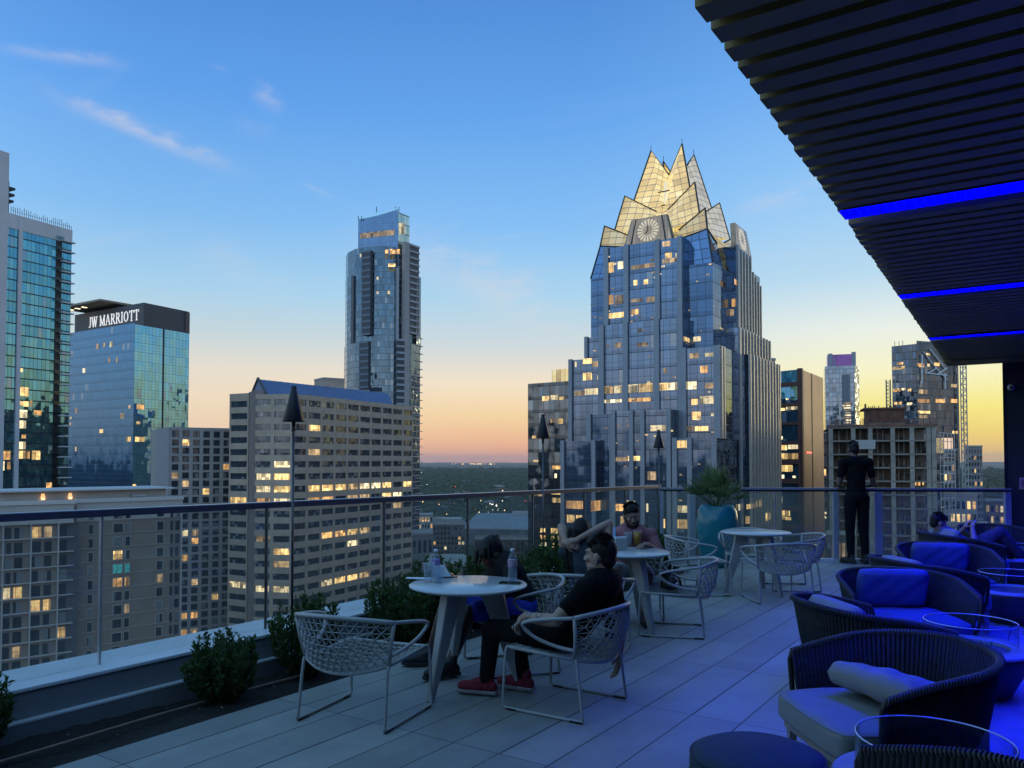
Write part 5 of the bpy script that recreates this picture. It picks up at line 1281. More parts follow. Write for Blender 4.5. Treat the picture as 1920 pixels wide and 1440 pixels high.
plainblock('lit_roof_hall', 'low hall with bright strip lit eaves near the park', 785, 812, 700, 704, 966, 30, M_greypanel, (5, 6.0, .7))
plainblock('white_hall', 'pale boxy hall with three bays in front of the trees', 783, 813, 1050, 1056, 960, 40, flat('pale_panel', (.36,.38,.36), .8, var=.1, scale=.05), (3, 12, 0))
plainblock('brick_warehouse', 'low brown warehouse in front of the wide grey hall', 890, 990, 500, 498, 1012, 30, flat('brown_brick', (.12,.085,.065), .9, var=.3, scale=.2), (14, 3.6, .05))
def hallroof(F_, t, B0, zt):
    q = MB(); a, b_, c_, d_ = F_.pt(0,zt+1,0), F_.pt(F_.L,zt+1,0), F_.pt(F_.L,zt+9,-60), F_.pt(0,zt+9,-60)
    q.face([a,b_,c_,d_]); q.build('roof', flat('pale_grey_roof', (.20,.22,.235), .7, var=.15, scale=.03), t, origin=B0)
    q = MB(); F_.box(q, F_.L*.55, F_.L*.95, zt+8, zt+11, -60, -52); q.build('roof_monitor', M_greypanel, t, origin=B0)
plainblock('wide_hall', 'wide low hall with large pale grey roof beyond the garage', 866, 1000, 640, 630, 993, 70, M_roofgrey, None, hallroof)
plainblock('lit_garage', 'garage with strips of white lights near the lake trees', 830, 866, 760, 760, 974, 30, M_greypanel, (6, 4, .85))
plainblock('stone_plaza_building', 'pale low podium with bright lights below the bushes', 800, 880, 300, 300, 1062, 40, flat('pale_podium', (.27,.29,.26), .8, var=.15, scale=.1), None)
plainblock('lit_lobby_building', 'low block with tall lit lobby windows right of palm pot', 1548, 1602, 205, 203, 1003, 8, flat('dark_facade', (.10,.095,.085), .8, var=.3, scale=.2), (6, 7.0, .7))
plainblock('street_block', 'low grey block with many small lights beyond the far railing', 1770, 1830, 240, 238, 930, 26, M_greypanel, (6, 3.8, .3))
plainblock('street_block', 'small light block with arched entrance lights by the right column', 1815, 1850, 260, 258, 985, 20, flat('pale_entrance', (.36,.34,.30), .8), (3, 4.0, .4))
plainblock('street_block', 'dim low block with amber windows close to the right column', 1846, 1890, 300, 296, 940, 20, flat('dull_brown_wall', (.18,.15,.12), .8), (5, 4.0, .4))
# ------------------------------------------------------------------ white wire chairs and round tables
M_net = flat('white_cord_net', (.31,.315,.31), .6, var=.08, scale=20)
def cat_pts(pts, n=8):                      # smooth curve through points
    pts = [Vector(p) for p in pts]; out = []
    for i in range(len(pts)-1):
        p0 = pts[max(0,i-1)]; p1 = pts[i]; p2 = pts[i+1]; p3 = pts[min(len(pts)-1,i+2)]
        for k in range(n):
            f = k/n; out.append(.5*((2*p1)+(-p0+p2)*f+(2*p0-5*p1+4*p2-p3)*f*f+(-p0+3*p1-3*p2+p3)*f**3))
    out.append(pts[-1]); return out
def back_low(u): return Vector((.285*u, -.205-.10*(1-u*u), (.362-.045*(1-u*u))))
def back_top(u): return Vector((.335*u, -.235-.15*(1-u*u), .615+.035*(1-u*u)))
def seat_front(s): return Vector((.275*s, .25+.035*(1-s*s), .378-.012*(1-s*s)))
def net(surf, nu, nv, name, parent, th=.0075):
    """zigzag cord net: rows of hexagon-like openings, as real cords"""
    verts = []; faces = []; idx = {}
    for j in range(nv+1):
        for i in range(nu+1):
            u = -1+2*(i+(.5 if j % 2 and 0 < i < nu else 0))/nu; idx[i,j] = len(verts); verts.append(surf(max(-1,min(1,u)), j/nv))
    for j in range(nv):
        for i in range(nu):
            a, b_, c_, d_ = idx[i,j], idx[i+1,j], idx[i+1,j+1], idx[i,j+1]
            if j % 2 == 0: faces += [(a,b_,d_),(b_,c_,d_)]
            else: faces += [(a,b_,c_),(a,c_,d_)]
    me = bpy.data.meshes.new(name); me.from_pydata(verts, [], faces)
    ob = bpy.data.objects.new(name, me); C.objects.link(ob)
    m = ob.modifiers.new('w', 'WIREFRAME'); m.thickness = th; m.use_even_offset = False; m.use_boundary = True
    bake_mods(ob); ob.data.materials.append(M_net); ob.parent = parent
    return ob
def make_wire_chair(label, loc, rz, group):
    t = thing('wire_chair', label, 'chair', loc, rz, group)
    def bs(u, v):
        p = back_low(u).lerp(back_top(u), v); return p + Vector((0,-.03*math.sin(v*PI)*(1-u*u), 0))
    net(bs, 13, 8, 'back_net', t, .0125)
    def ss(u, v):
        p = back_low(u).lerp(seat_front(u), v); return p + Vector((0,0,-.022*math.sin(v*PI)*(1-u*u)))
    net(ss, 13, 10, 'seat_net', t, .013)
    q = MB(); q.tube([back_low(-1+k/8) for k in range(17)], .011, 8); q.tube([seat_front(-1+k/8) for k in range(17)], .011, 8)
    for s in (-1,1): q.tube([back_low(s), seat_front(s)], .011, 8)
    q.build('seat_frame', M_white, t, True)
    q = MB()
    for s in (-1,1): q.tube([back_low(s), back_low(s).lerp(back_top(s),.5)+Vector((0,-.008,0)), back_top(s)], .012, 8)
    q.tube([back_top(-1+k/10) for k in range(21)], .014, 8); q.build('back_frame', M_white, t, True)
    for s in (-1,1):
        a = back_top(s); q = MB()
        q.tube(cat_pts([a, a+Vector((.03*s,.17,-.02)), a+Vector((.035*s,.30,-.045)), a+Vector((.03*s,.335,-.075)), a+Vector((.0*s,.27,-.14)), a+Vector((-.03*s,.14,-.185)), back_low(s).lerp(a,.22)], 5), .011, 8)
        q.build('armrest', M_white, t, True)
    for s in (-1,1):
        x = .295*s; q = MB()
        q.tube(cat_pts([back_low(s)+Vector((0,.005,-.005)), (.288*s,-.225,.335), (x,-.262,.05), (x,-.268,.018)],4)+cat_pts([(x,-.25,.011),(x,0,.011),(x,.27,.011)],3)+cat_pts([(x,.29,.022),(.285*s,.275,.345),seat_front(s)],4), .0095, 8)
        q.build('sled_leg', M_white, t, True)
        q = MB(); q.tube([(x,-.262,.009),(x,-.18,.009)], .0105, 8); q.build('glide', M_black, t, True)
        q = MB(); q.tube([(x,.19,.009),(x,.262,.009)], .0105, 8); q.build('glide', M_black, t, True)
    return t
GC_ = 'white wire chairs'
def face_dir(dx, dy): return math.atan2(-dx, dy)          # rotation that turns +Y to (dx,dy)
chair0 = make_wire_chair('empty white wire chair in front, seen from behind beside the planting bed', (-3.46,3.55,0), face_dir(-.2,.97), GC_)
def chair(loc, dx, dy, label): return copy_thing(chair0, (loc[0],loc[1],0), face_dir(dx,dy), label, GC_)
ch_man = chair((-2.55,4.40), -1, -.02, 'white wire chair under the man in black with red sneakers')
ch_boy = chair(cf(-.0,6.0), *tuple(cf(-.95,-.3))[:2], 'white wire chair under the person in blue shorts behind the near table')
ch_wom = chair(cf(.61,6.5), *tuple(cf(.3,.95))[:2], 'white wire chair with its net back to us under the long haired woman')
ch_prp = chair(cf(1.18,7.95), *tuple(cf(-.12,-.99))[:2], 'white wire chair under the bearded man at second table')
ch_bag = chair((-2.84,6.80), -.93,-.36, 'white wire chair with a small black bag on its seat')
ch_l = chair((-3.42,8.95), .80,.60, 'white wire chair side on at the left of the empty table')
ch_b = chair((-3.15,9.98), .35,-.94, 'white wire chair behind the empty table, in front of the teal pot')
ch_f = chair((-2.53,8.95), -.62,.78, 'white wire chair turning its net back to us at empty table')
ch_r = chair((-2.62,9.85), -.85,-.5, 'white wire chair mostly hidden at the far right of empty table')

M_top = flat('white_table_top', (.48,.50,.51), .22, var=.05, scale=4)
GT_ = 'round white tables'
def make_table(label, loc, rz):
    t = thing('round_table', label, 'table', loc, rz, GT_)
    q = MB(); R_ = .395
    q.lathe([(0,.672),(R_-.05,.672),(R_-.012,.684),(R_,.690),(R_,.698),(R_-.006,.702),(0,.702)], 64); ob = q.build('tabletop', M_top, t, True); 
    m = ob.modifiers.new('e','EDGE_SPLIT'); m.split_angle = .6
    for k in range(3):
        a = 2*PI*k/3; e = Vector((math.cos(a), math.sin(a), 0)); pn = Vector((-e.y, e.x, 0))
        q = MB(); prof = [(.20,.672,.055,.02),(.10,.672,.05,.02),]
        # tapered blade leg: outline in the (radial,height) plane, 34 mm thick
        out = [(.235,.672),(.075,.672),(.345,0.0),(.385,0.0)]
        th = .028
        vs = [e*r+Vector((0,0,z))+pn*th*(1.25 if z > .3 else .75)*s for s in (-1,1) for r, z in out]
        q.raw(vs, [(3,2,1,0),(4,5,6,7),(0,1,5,4),(1,2,6,5),(2,3,7,6),(3,0,4,7)])
        bevel(q.build('leg', M_white, t), .008)
    q = MB(); q.lathe([(.0,.63),(.10,.63),(.13,.672),(0,.672)], 24); q.build('hub', M_white, t, True)
    return t
def pol(d): return math.radians(d)
# table directions are given as seen from the terrace camera; right = (CY,SY), forward = (-SY,CY)
T1 = floor_at(878,1095,.70); T2 = floor_at(1174,1034,.70); T3 = floor_at(1417,997,.70)
tb1 = make_table('near round white table with water bottles, cups and a phone on it', (T1.x,T1.y,0), YAW+pol(232))
tb2 = copy_thing(tb1, (T2.x,T2.y,0), YAW+pol(-60), 'middle round white table with an orange drink and paper packets', GT_)
tb3 = copy_thing(tb1, (T3.x,T3.y,0), YAW+pol(180), 'far round white table standing empty near the teal pot', GT_)

# ------------------------------------------------------------------ dark rope lounge chairs
M_rope = flat('dark_rope', (.022,.024,.026), .85, var=.3, scale=30, spec=.2)
M_rim = flat('wrapped_rope_rim', (.06,.063,.066), .6, var=.3, scale=60, spec=.35)
M_frame = flat('grey_teak_frame', (.30,.27,.23), .6, var=.15, scale=8)
M_cush = flat('grey_cushion', (.20,.215,.21), .9, var=.07, scale=9, bump=.15)
def tub(s):                                 # plan path of the tub, s from -1 (left arm end) to 1
    W_, Fy, By, r = .40, .26, -.40, .335
    segs = [(Fy-(By+r)), r*PI/2, 2*(W_-r), r*PI/2, (Fy-(By+r))]; tot = sum(segs); d = (s+1)/2*tot
    if d <= segs[0]: return Vector((-W_, Fy-d, 0)), Vector((-1,0,0))
    d -= segs[0]
    if d <= segs[1]:
        a = d/r; n = Vector((-math.cos(a), -math.sin(a), 0)); return Vector((-W_+r, By+r, 0))+n*r, n
    d -= segs[1]
    if d <= segs[2]: return Vector((-W_+r+d, By, 0)), Vector((0,-1,0))
    d -= segs[2]
    if d <= segs[3]:
        a = d/r; n = Vector((math.sin(a), -math.cos(a), 0)); return Vector((W_-r, By+r, 0))+n*r, n
    d -= segs[3]; return Vector((W_, By+r+d, 0)), Vector((1,0,0))
def rim_h(s): return .495+.125*(1-abs(s)**2.2)
def puffy(w_, d_, h_, name, parent, loc=(0,0,0), rot=(0,0,0), puff=.5, seed=0, nx=22, ny=22):
    """soft cushion: rounded in plan, thin at the seam, slightly creased"""
    r_ = random.Random(seed); ph = [r_.uniform(0,6) for _ in range(6)]
    vs = []; fs = []
    def P_(i, j, top):
        u = -1+2*i/nx; v = -1+2*j/ny
        k = 1-.06*(abs(u)**4*abs(v)**4); e = max(abs(u),abs(v))
        prof = (max(0,1-abs(u)**6)*max(0,1-abs(v)**6))**(.27)
        z = h_/2*((1-puff)*(1 if e < .999 else 0)+puff*(1-.5*(u*u+v*v)*.6))*prof
        z += .006*math.sin(u*5+ph[0])*math.sin(v*4+ph[1])*prof + .004*math.sin(u*11+v*7+ph[2])*prof
        return Vector((u*w_/2*k, v*d_/2*k, z if top else -z*.8))
    for tp in (True, False):
        for i in range(nx+1):
            for j in range(ny+1): vs.append(P_(i,j,tp))
    o2 = (nx+1)*(ny+1)
    for i in range(nx):
        for j in range(ny):
            a = i*(ny+1)+j; fs.append((a, a+ny+1, a+ny+2, a+1)); fs.append((o2+a, o2+a+1, o2+a+ny+2, o2+a+ny+1))
    q = MB(); q.raw(vs, fs); ob = q.build(name, M_cush, parent, True)
    bm_ = bmesh.new(); bm_.from_mesh(ob.data); bmesh.ops.remove_doubles(bm_, verts=bm_.verts, dist=.0008); bmesh.ops.recalc_face_normals(bm_, faces=bm_.faces); bm_.to_mesh(ob.data); bm_.free()
    for p_ in ob.data.polygons: p_.use_smooth = True
    ob.location = loc; ob.rotation_euler = rot
    return ob
def make_lounge(label, loc, rz):
    t = thing('rope_lounge_chair', label, 'lounge chair', loc, rz, 'dark rope lounge chairs')
    q = MB(); n = 86
    for k in range(n):
        s = -1+2*k/(n-1); p, nn = tub(s); h_ = rim_h(s)
        side = Vector((-nn.y, nn.x, 0)); fl_ = .048
        q.tube([p*.90+nn*.0+Vector((0,0,.13)), p*.97+nn*.02+Vector((0,0,(.13+h_)/2)), p+nn*fl_+Vector((0,0,h_))], [.0105,.0115,.0115], 6)
    q.build('rope_weave', M_rope, t, True)
    q = MB(); pts = []
    for k in range(61):
        s = -1+2*k/60; p, nn = tub(s); pts.append(p+nn*.056+Vector((0,0,rim_h(s)+.004)))
    p0, nn0 = tub(-1); p1, nn1 = tub(1)
    pts = [p0*.93+Vector((0,.0,.12)), p0+nn0*.035+Vector((0,.012,.30)), p0+nn0*.053+Vector((0,.015,.46))]+pts+[p1+nn1*.053+Vector((0,.015,.46)), p1+nn1*.035+Vector((0,.012,.30)), p1*.93+Vector((0,0,.12))]
    q.tube(pts, .015, 8); q.build('rim', M_black, t, True)
    q = MB()                                # rope turns wrapped round the rim
    for k in range(132):
        s = -1+2*k/131; p, nn = tub(s); c_ = p+nn*.056+Vector((0,0,rim_h(s)+.004)); side = Vector((-nn.y, nn.x, 0))
        ring = []
        for j in range(8):
            a = 2*PI*j/8; ring.append(c_+(nn*math.cos(a)+Vector((0,0,1))*math.sin(a))*.0175+side*.006*math.sin(a))
        q.tube(ring, .0045, 4, closed=True)
    q.build('rim_wrap', M_rim, t, True)
    q = MB(); q.tube([tub(-1+k/20)[0]*.90+Vector((0,0,.13)) for k in range(41)], .017, 8); q.build('base_rail', M_black, t, True)
    q = MB(); q.span(-.35,.35,-.31,.36,.135,.185); bevel(q.build('seat_frame', M_frame, t), .008)
    for sx in (-1,1):
        for sy in (-.27,.31):
            q = MB(); q.raw([(sx*.36-.022,sy-.022,.135),(sx*.36+.022,sy-.022,.135),(sx*.36+.022,sy+.022,.135),(sx*.36-.022,sy+.022,.135),(sx*.37-.014,sy-.014,0),(sx*.37+.014,sy-.014,0),(sx*.37+.014,sy+.014,0),(sx*.37-.014,sy+.014,0)], [(0,1,2,3),(4,7,6,5),(0,4,5,1),(1,5,6,2),(2,6,7,3),(3,7,4,0)])
            q.build('leg', M_frame, t)
    q = MB(); nx_ = 14
    vs = []; fs = []
    for z in (-1,1):
        for i in range(nx_+1):
            for j in range(nx_+1):
                u = -1+2*i/nx_; v = -1+2*j/nx_; kk = 1-.05*(u*v)**4; vs.append((u*.365*(1-.02*v*v)*kk, v*.375*(1-.02*u*u)*kk+.05, .262+z*.068+(.022*(1-u*u)*(1-v*v)+.004*math.sin(u*7+1)*math.sin(v*5) if z > 0 else 0)))
    o2 = (nx_+1)**2
    for i in range(nx_):
        for j in range(nx_):
            a = i*(nx_+1)+j; fs += [(a, a+1, a+nx_+2, a+nx_+1), (o2+a, o2+a+nx_+1, o2+a+nx_+2, o2+a+1)]
    ring = [i*(nx_+1) for i in range(nx_+1)]+[nx_*(nx_+1)+j for j in range(1,nx_+1)]+[i*(nx_+1)+nx_ for i in range(nx_-1,-1,-1)]+[j for j in range(nx_-1,0,-1)]
    for a, b_ in zip(ring, ring[1:]+ring[:1]): fs.append((a, b_, o2+b_, o2+a))
    q.raw(vs, fs); sc = q.build('seat_cushion', M_cush, t, True); bevel(sc, .032, 4)
    bd_ = [(-1+2*k/10,-1) for k in range(10)]+[(1,-1+2*k/10) for k in range(10)]+[(1-2*k/10,1) for k in range(10)]+[(-1,1-2*k/10) for k in range(10)]
    q = MB(); q.tube([(u*.360*(1-.02*v*v)*(1-.07*(u*v)**4), v*.370*(1-.02*u*u)*(1-.07*(u*v)**4)+.05, .318) for u, v in bd_], .006, 6, closed=True); q.build('piping', M_cush, sc, True)
    return t
def on_lounge(lg, name, label, group, fwd, side, z, tilt, rz=0.0, w_=.56, d_=.40, seed=1):
    """loose pillow lying on a lounge chair: its own thing"""
    M = Matrix.Translation(lg.location) @ Matrix.Rotation(lg.rotation_euler.z, 4, 'Z')
    ob = puffy(w_, d_, .165, name, None, (0,0,0), (0,0,0), .35, seed)
    ob.matrix_world = M @ Matrix.Translation((side, fwd, z)) @ Matrix.Rotation(rz, 4, 'Z') @ Matrix.Rotation(tilt, 4, 'X')
    tag(ob, label, 'pillow', group); return ob
GLc = 'dark rope lounge chairs'
lcA = make_lounge('nearest full dark rope lounge chair with grey cushions, facing left', (-.69,4.27,0), face_dir(-.77,-.63))
def lounge(loc, dx, dy, label): return copy_thing(lcA, (loc[0],loc[1],0), face_dir(dx,dy), label, GLc)
lcN = lounge((-.43,2.57), -.97,.24, 'dark rope lounge chair cut off by the bottom right edge of view')
lcB = lounge((-.98,5.60), .76,.65, 'dark rope lounge chair with its woven back to us behind the nearest one')
lcB2 = lounge((-.98,6.93), .47,-.88, 'rope lounge chair facing us with blue lit pillow, nearer of the two')
lcC = lounge((-.98,8.3), .76,.65, 'dark rope lounge chair with its back to us before the farther blue pillow')
lcC2 = lounge((-.93,9.5), .36,-.93, 'rope lounge chair facing us with blue lit pillow, farther of the two')
lcF = lounge(cf(5.59,10.0), .83,.56, 'farthest rope lounge chair with the reclining man in it')
lcG = lounge((-.62,12.75), .6,-.8, 'dark rope lounge chair behind the reclining man, by the column')
GP_ = 'pillows on the lounge chairs'
on_lounge(lcA, 'pillow', 'grey pillow lying flat on the nearest full lounge chair', GP_, -.06, -.02, .415, math.radians(13), .25, .56, .44, 5)
on_lounge(lcB, 'pillow', 'grey pillow peeking over the back of lounge chair behind the nearest', GP_, -.265, .0, .485, math.radians(74), 0, .58, .31, 6)
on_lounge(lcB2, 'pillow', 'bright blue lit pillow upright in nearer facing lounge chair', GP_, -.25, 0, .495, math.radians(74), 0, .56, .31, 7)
on_lounge(lcC, 'pillow', 'pale pillow top showing over the back of the farther turned chair', GP_, -.265, 0, .485, math.radians(74), 0, .56, .31, 8)
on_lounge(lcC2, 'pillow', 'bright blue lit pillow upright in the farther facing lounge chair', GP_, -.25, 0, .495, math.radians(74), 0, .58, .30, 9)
on_lounge(lcF, 'pillow', 'pillow under the shoulders of the reclining man', GP_, -.26, .05, .50, math.radians(70), 0, .58, .40, 10)

# grey covers of the two facing chairs, blue strip light painted into their colour
M_bluelight = flat('cushion_painted_blue_light', (.045,.075,.25), .9, var=.08, scale=9, bump=.15)
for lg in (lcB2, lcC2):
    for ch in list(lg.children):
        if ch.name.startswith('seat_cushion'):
            ch.data = ch.data.copy(); ch.data.materials[0] = M_bluelight
            for g_ in ch.children: g_.data = g_.data.copy(); g_.data.materials[0] = M_bluelight
for ob in [o for o in C.objects if o.name.startswith('pillow') and 'blue lit' in o.get('label','')]: ob.data.materials[0] = M_bluelight
# round fire tables with glass guards
M_bowl = flat('dark_bowl', (.035,.04,.045), .5, var=.2, scale=6); M_ring = flat('grey_concrete_ring', (.27,.28,.29), .6, var=.15, scale=6)
M_guard = clear_glass('guard_glass', (.88,.94,.95), ior=1.38); M_stone = flat('fire_glass_stones', (.04,.045,.05), .3, var=.6, scale=40)
M_edge = flat('polished_glass_edge', (.55,.62,.65), .1, .3, var=.05)
def make_fire(label, loc):
    t = thing('fire_table', label, 'fire table', loc, 0, 'round fire tables')
    q = MB(); q.lathe([(.20,.0),(.235,.015),(.30,.14),(.345,.25),(.355,.285),(.2,.285)], 40); q.build('bowl', M_bowl, t, True)
    q = MB(); q.lathe([(.235,.270),(.235,.305),(.36,.305),(.368,.298),(.368,.286),(.355,.284)], 48); o = q.build('top_ring', M_ring, t, True); o.modifiers.new('e','EDGE_SPLIT').split_angle = .6
    q = MB(); q.lathe([(0,.272),(.236,.272)], 32); q.build('burner_tray', M_black, t, True)
    q = MB(); rr = random.Random(4)
    for k in range(220):
        a = rr.uniform(0,2*PI); r_ = .225*rr.random()**.5; s = rr.uniform(.006,.013); q.sphere((r_*math.cos(a), r_*math.sin(a), .277), (s,s*1.1,s*.8), 5, 4)
    tag(q.build('fire_stones', M_stone, t), kind='stuff')
    q = MB(); n = 48
    vs = [(r_*math.cos(2*PI*k/n), r_*math.sin(2*PI*k/n), z) for z in (.306,.465) for r_ in (.272,.278) for k in range(n)]
    fs = []
    for k in range(n):
        k2 = (k+1) % n; fs += [(k,k2,2*n+k2,2*n+k),(n+k2,n+k,3*n+k,3*n+k2)]
    q.raw(vs, fs); q.build('glass_guard', M_guard, t, True)
    q = MB(); q.tube([(.275*math.cos(2*PI*k/n), .275*math.sin(2*PI*k/n), .4655) for k in range(n)], .0034, 6, closed=True); q.build('guard_edge', M_edge, t, True)
    return t
ft1 = make_fire('nearest round fire table with glass guard at bottom right', (-.395,3.47,0))
copy_thing(ft1, (-.47,6.12,0), 0, 'round fire table with glass guard between the first two facing chairs', 'round fire tables')
copy_thing(ft1, (-.34,9.0,0), 0, 'round fire table with dark bowl at the right edge', 'round fire tables')
copy_thing(ft1, (-.40,11.95,0), 0, 'farthest round fire table beside the reclining man', 'round fire tables')
gl_ = thing('drinking_glass', 'clear drinking glass standing on the rim of second fire table', 'glass', (-.36,5.84,.306))
def tumbler(t, r0=.028, r1=.034, h=.1, mat=None):
    q = MB(); q.lathe([(0,.004),(r0,.004),(r1,h),(r1-.002,h),(r0-.002,.01),(0,.01)], 20); q.build('glass_wall', mat or M_guard, t, True)
    q = MB(); q.tube([((r1-.001)*math.cos(2*PI*k/20), (r1-.001)*math.sin(2*PI*k/20), h) for k in range(20)], .0013, 5, closed=True); q.build('glass_rim', M_edge, t, True)
tumbler(gl_)
pf = thing('pouf', 'round dark blue pouf at the bottom of view', 'pouf', (-1.01,3.27,0))
q = MB(); q.lathe([(.235,.02),(.262,.05),(.268,.2),(.268,.31),(.255,.345),(.215,.362),(.0,.372)], 48); q.build('upholstery', flat('navy_upholstery', (.018,.035,.055), .85, var=.12, scale=14, bump=.1), pf, True)
q = MB(); q.tube([(.262*math.cos(2*PI*k/48), .262*math.sin(2*PI*k/48), .335) for k in range(48)], .006, 6, closed=True); q.build('piping', flat('navy_piping', (.014,.025,.04), .8), pf, True)
q = MB(); q.lathe([(0,0),(.225,0),(.225,.02),(0,.02)], 32); q.build('base', M_black, pf)

# ------------------------------------------------------------------ garden torches, pot
def torch(px, py_tip, py_bot, x, label, top_scale=1.0):
    r = ray(px, py_tip); k = x/r[0]; y = r[1]*k; ztip = EYE+r[2]*k
    t = thing('garden_torch', label, 'torch', (x,y,-.03), 0, 'black cone torches along the planting bed')
    z = ztip+.03
    q = MB(); q.lathe([(.009,0),(.009,z-.34),(.0,z-.34)], 12); q.build('pole', M_pole, t, True)
    q = MB(); q.lathe([(.0,z-.335),(.016,z-.335),(.016,z-.328),(.014,z-.32),(.014,z-.262),(0,z-.262)], 14); q.build('socket', M_black, t, True)
    q = MB(); q.lathe([(0,z-.245),(.078,z-.262),(.080,z-.256),(.024,z-.038),(.021,z-.03),(.021,z),(.014,z),(.0,z-.006)], 28); q.build('cone_head', M_black, t, True)
    return t
M_pole = flat('dark_torch_pole', (.07,.075,.09), .4, .6, var=.1)
torch(551,724,1130,-4.62,'tallest looking black cone torch, in front of the tan office block')
torch(1018,777,1000,-4.66,'black cone torch in front of the dark glass block')
torch(1235,806,1000,-4.66,'black cone torch farthest along, in front of crown tower')
POT = at(1345,1000,11.6); pt_ = thing('planter_pot', 'glossy teal round planter pot by the far railing', 'pot', (POT.x,POT.y,0))
M_teal = flat('teal_glaze', (.015,.17,.21), .18, var=.15, scale=3)
q = MB(); q.lathe([(.19,0),(.22,.02),(.27,.25),(.305,.5),(.31,.68),(.285,.83),(.245,.905),(.235,.915),(.222,.905),(.235,.85),(0,.85)], 48); q.build('body', M_teal, pt_, True); pt_.scale = (.96,.96,.965)
q = MB(); q.lathe([(0,.852),(.23,.852)], 24); q.build('soil', M_soil, pt_)
# ------------------------------------------------------------------ shrubs, palm
def leafmat(name, lo, hi):
    m, nt, b = nmat(name); ge = N(nt, 'ShaderNodeNewGeometry')
    nt.links.new(ramp(nt, ge.outputs['Random Per Island'], [(0, lo), (1, hi)]), b.inputs['Base Color']); b.inputs['Roughness'].default_value = .55
    b.inputs['Specular IOR Level'].default_value = .35
    tr = N(nt, 'ShaderNodeBsdfTranslucent'); tr.inputs[0].default_value = tuple(c*1.3 for c in hi)+(1,)
    mx = N(nt, 'ShaderNodeMixShader'); mx.inputs[0].default_value = .3; nt.links.new(b.outputs[0], mx.inputs[1]); nt.links.new(tr.outputs[0], mx.inputs[2]); nt.links.new(mx.outputs[0], nt.nodes['Material Output'].inputs[0])
    return m
M_leaf = leafmat('shrub_leaf', (.020,.048,.012), (.055,.11,.028)); M_stem = flat('brown_stem', (.06,.045,.03), .9)
def shrub_mesh(seed, H_, W_, nst, nl):
    r_ = random.Random(seed); lf = MB(); st = MB()
    for s in range(nst):
        a = r_.uniform(0,2*PI); sp_ = W_*r_.random()**.6; top = Vector((math.cos(a)*sp_, math.sin(a)*sp_, H_*r_.uniform(.68,1.06)*(1-.25*(sp_/W_)**2)))
        b0 = Vector((math.cos(a)*sp_*.25, math.sin(a)*sp_*.25, 0)); mid = b0.lerp(top,.5)+Vector((math.cos(a)*sp_*.25, math.sin(a)*sp_*.25, .0))
        curve = cat_pts([b0, mid, top], 5); st.tube(curve, [.006]*4+[.004]*4+[.002]*(len(curve)-8), 4, cap=False)
        for k in range(nl):
            f = .12+.88*r_.random()**.8; i = min(len(curve)-2, int(f*(len(curve)-1))); p = curve[i].lerp(curve[i+1], f*(len(curve)-1)-i)
            d = (curve[i+1]-curve[i]).normalized(); o = Vector((r_.gauss(0,1), r_.gauss(0,1), r_.gauss(.2,.6))).normalized()
            e = (d*.75+o*.9).normalized(); L = r_.uniform(.018,.054); w_ = L*r_.uniform(.13,.22); sd = e.cross(Vector((r_.gauss(0,1),r_.gauss(0,1),r_.gauss(0,1)))).normalized()
            lf.face([p, p+e*L*.5+sd*w_, p+e*L, p+e*L*.5-sd*w_])
    return lf, st
GB_ = 'low shrubs in the planting bed'
protos = []
def shrub(loc, sc, label, kind, rz):
    while len(protos) < 3:
        k = len(protos); lf, st = shrub_mesh(40+k, .50, .235, 80, 66)
        protos.append((lf.build('foliage_mesh', M_leaf, flip=False), st.build('stem_mesh', M_stem, flip=False)))
    f, s = protos[kind % 3]
    t = thing('shrub', label, 'shrub', loc, rz, GB_); t.scale = sc
    for src, nm in ((f,'foliage'),(s,'stems')):
        c = bpy.data.objects.new(nm, src.data); C.objects.link(c); c.parent = t
    return t
SH_ = [(-4.70,1.86,(1.0,1.0,1.0),'dark shrub cut off by the left edge of view'),
 (-4.47,3.28,(1.0,1.0,.92),'lone round dark shrub left of the front chair'),
 (-4.52,4.02,(1.1,1.1,1.15),'dark shrub touching the back of the front chair'),
 (-4.45,4.95,(1.2,1.2,1.25),'dark shrub behind the front chair back'),
 (-4.5,5.45,(1.3,1.3,1.4),'dense dark shrub at the left of near round table'),
 (-4.55,6.05,(1.3,1.3,1.3),'dark shrub seen over the near table top'),
 (-4.5,6.75,(1.25,1.25,1.2),'dark shrub behind the head bent over the near table'),
 (-4.5,7.5,(1.4,1.4,1.45),'tall dark shrub behind the water bottle on the right'),
 (-4.45,8.1,(1.4,1.4,1.5),'tall dark shrub left of the woman'),
 (-4.5,8.9,(1.3,1.3,1.35),'dark shrub hidden behind the woman with raised arms'),
 (-4.45,9.75,(1.25,1.25,1.35),'dark shrub right behind the bearded man'),
 (-4.4,10.25,(1.15,1.15,1.1),'last dark shrub, at the corner near the teal pot')]
for i, (x, y, sc, lb) in enumerate(SH_): shrub((x,y,-.04), sc, lb, i, i*1.7)
for f, s in protos: bpy.data.objects.remove(f); bpy.data.objects.remove(s)
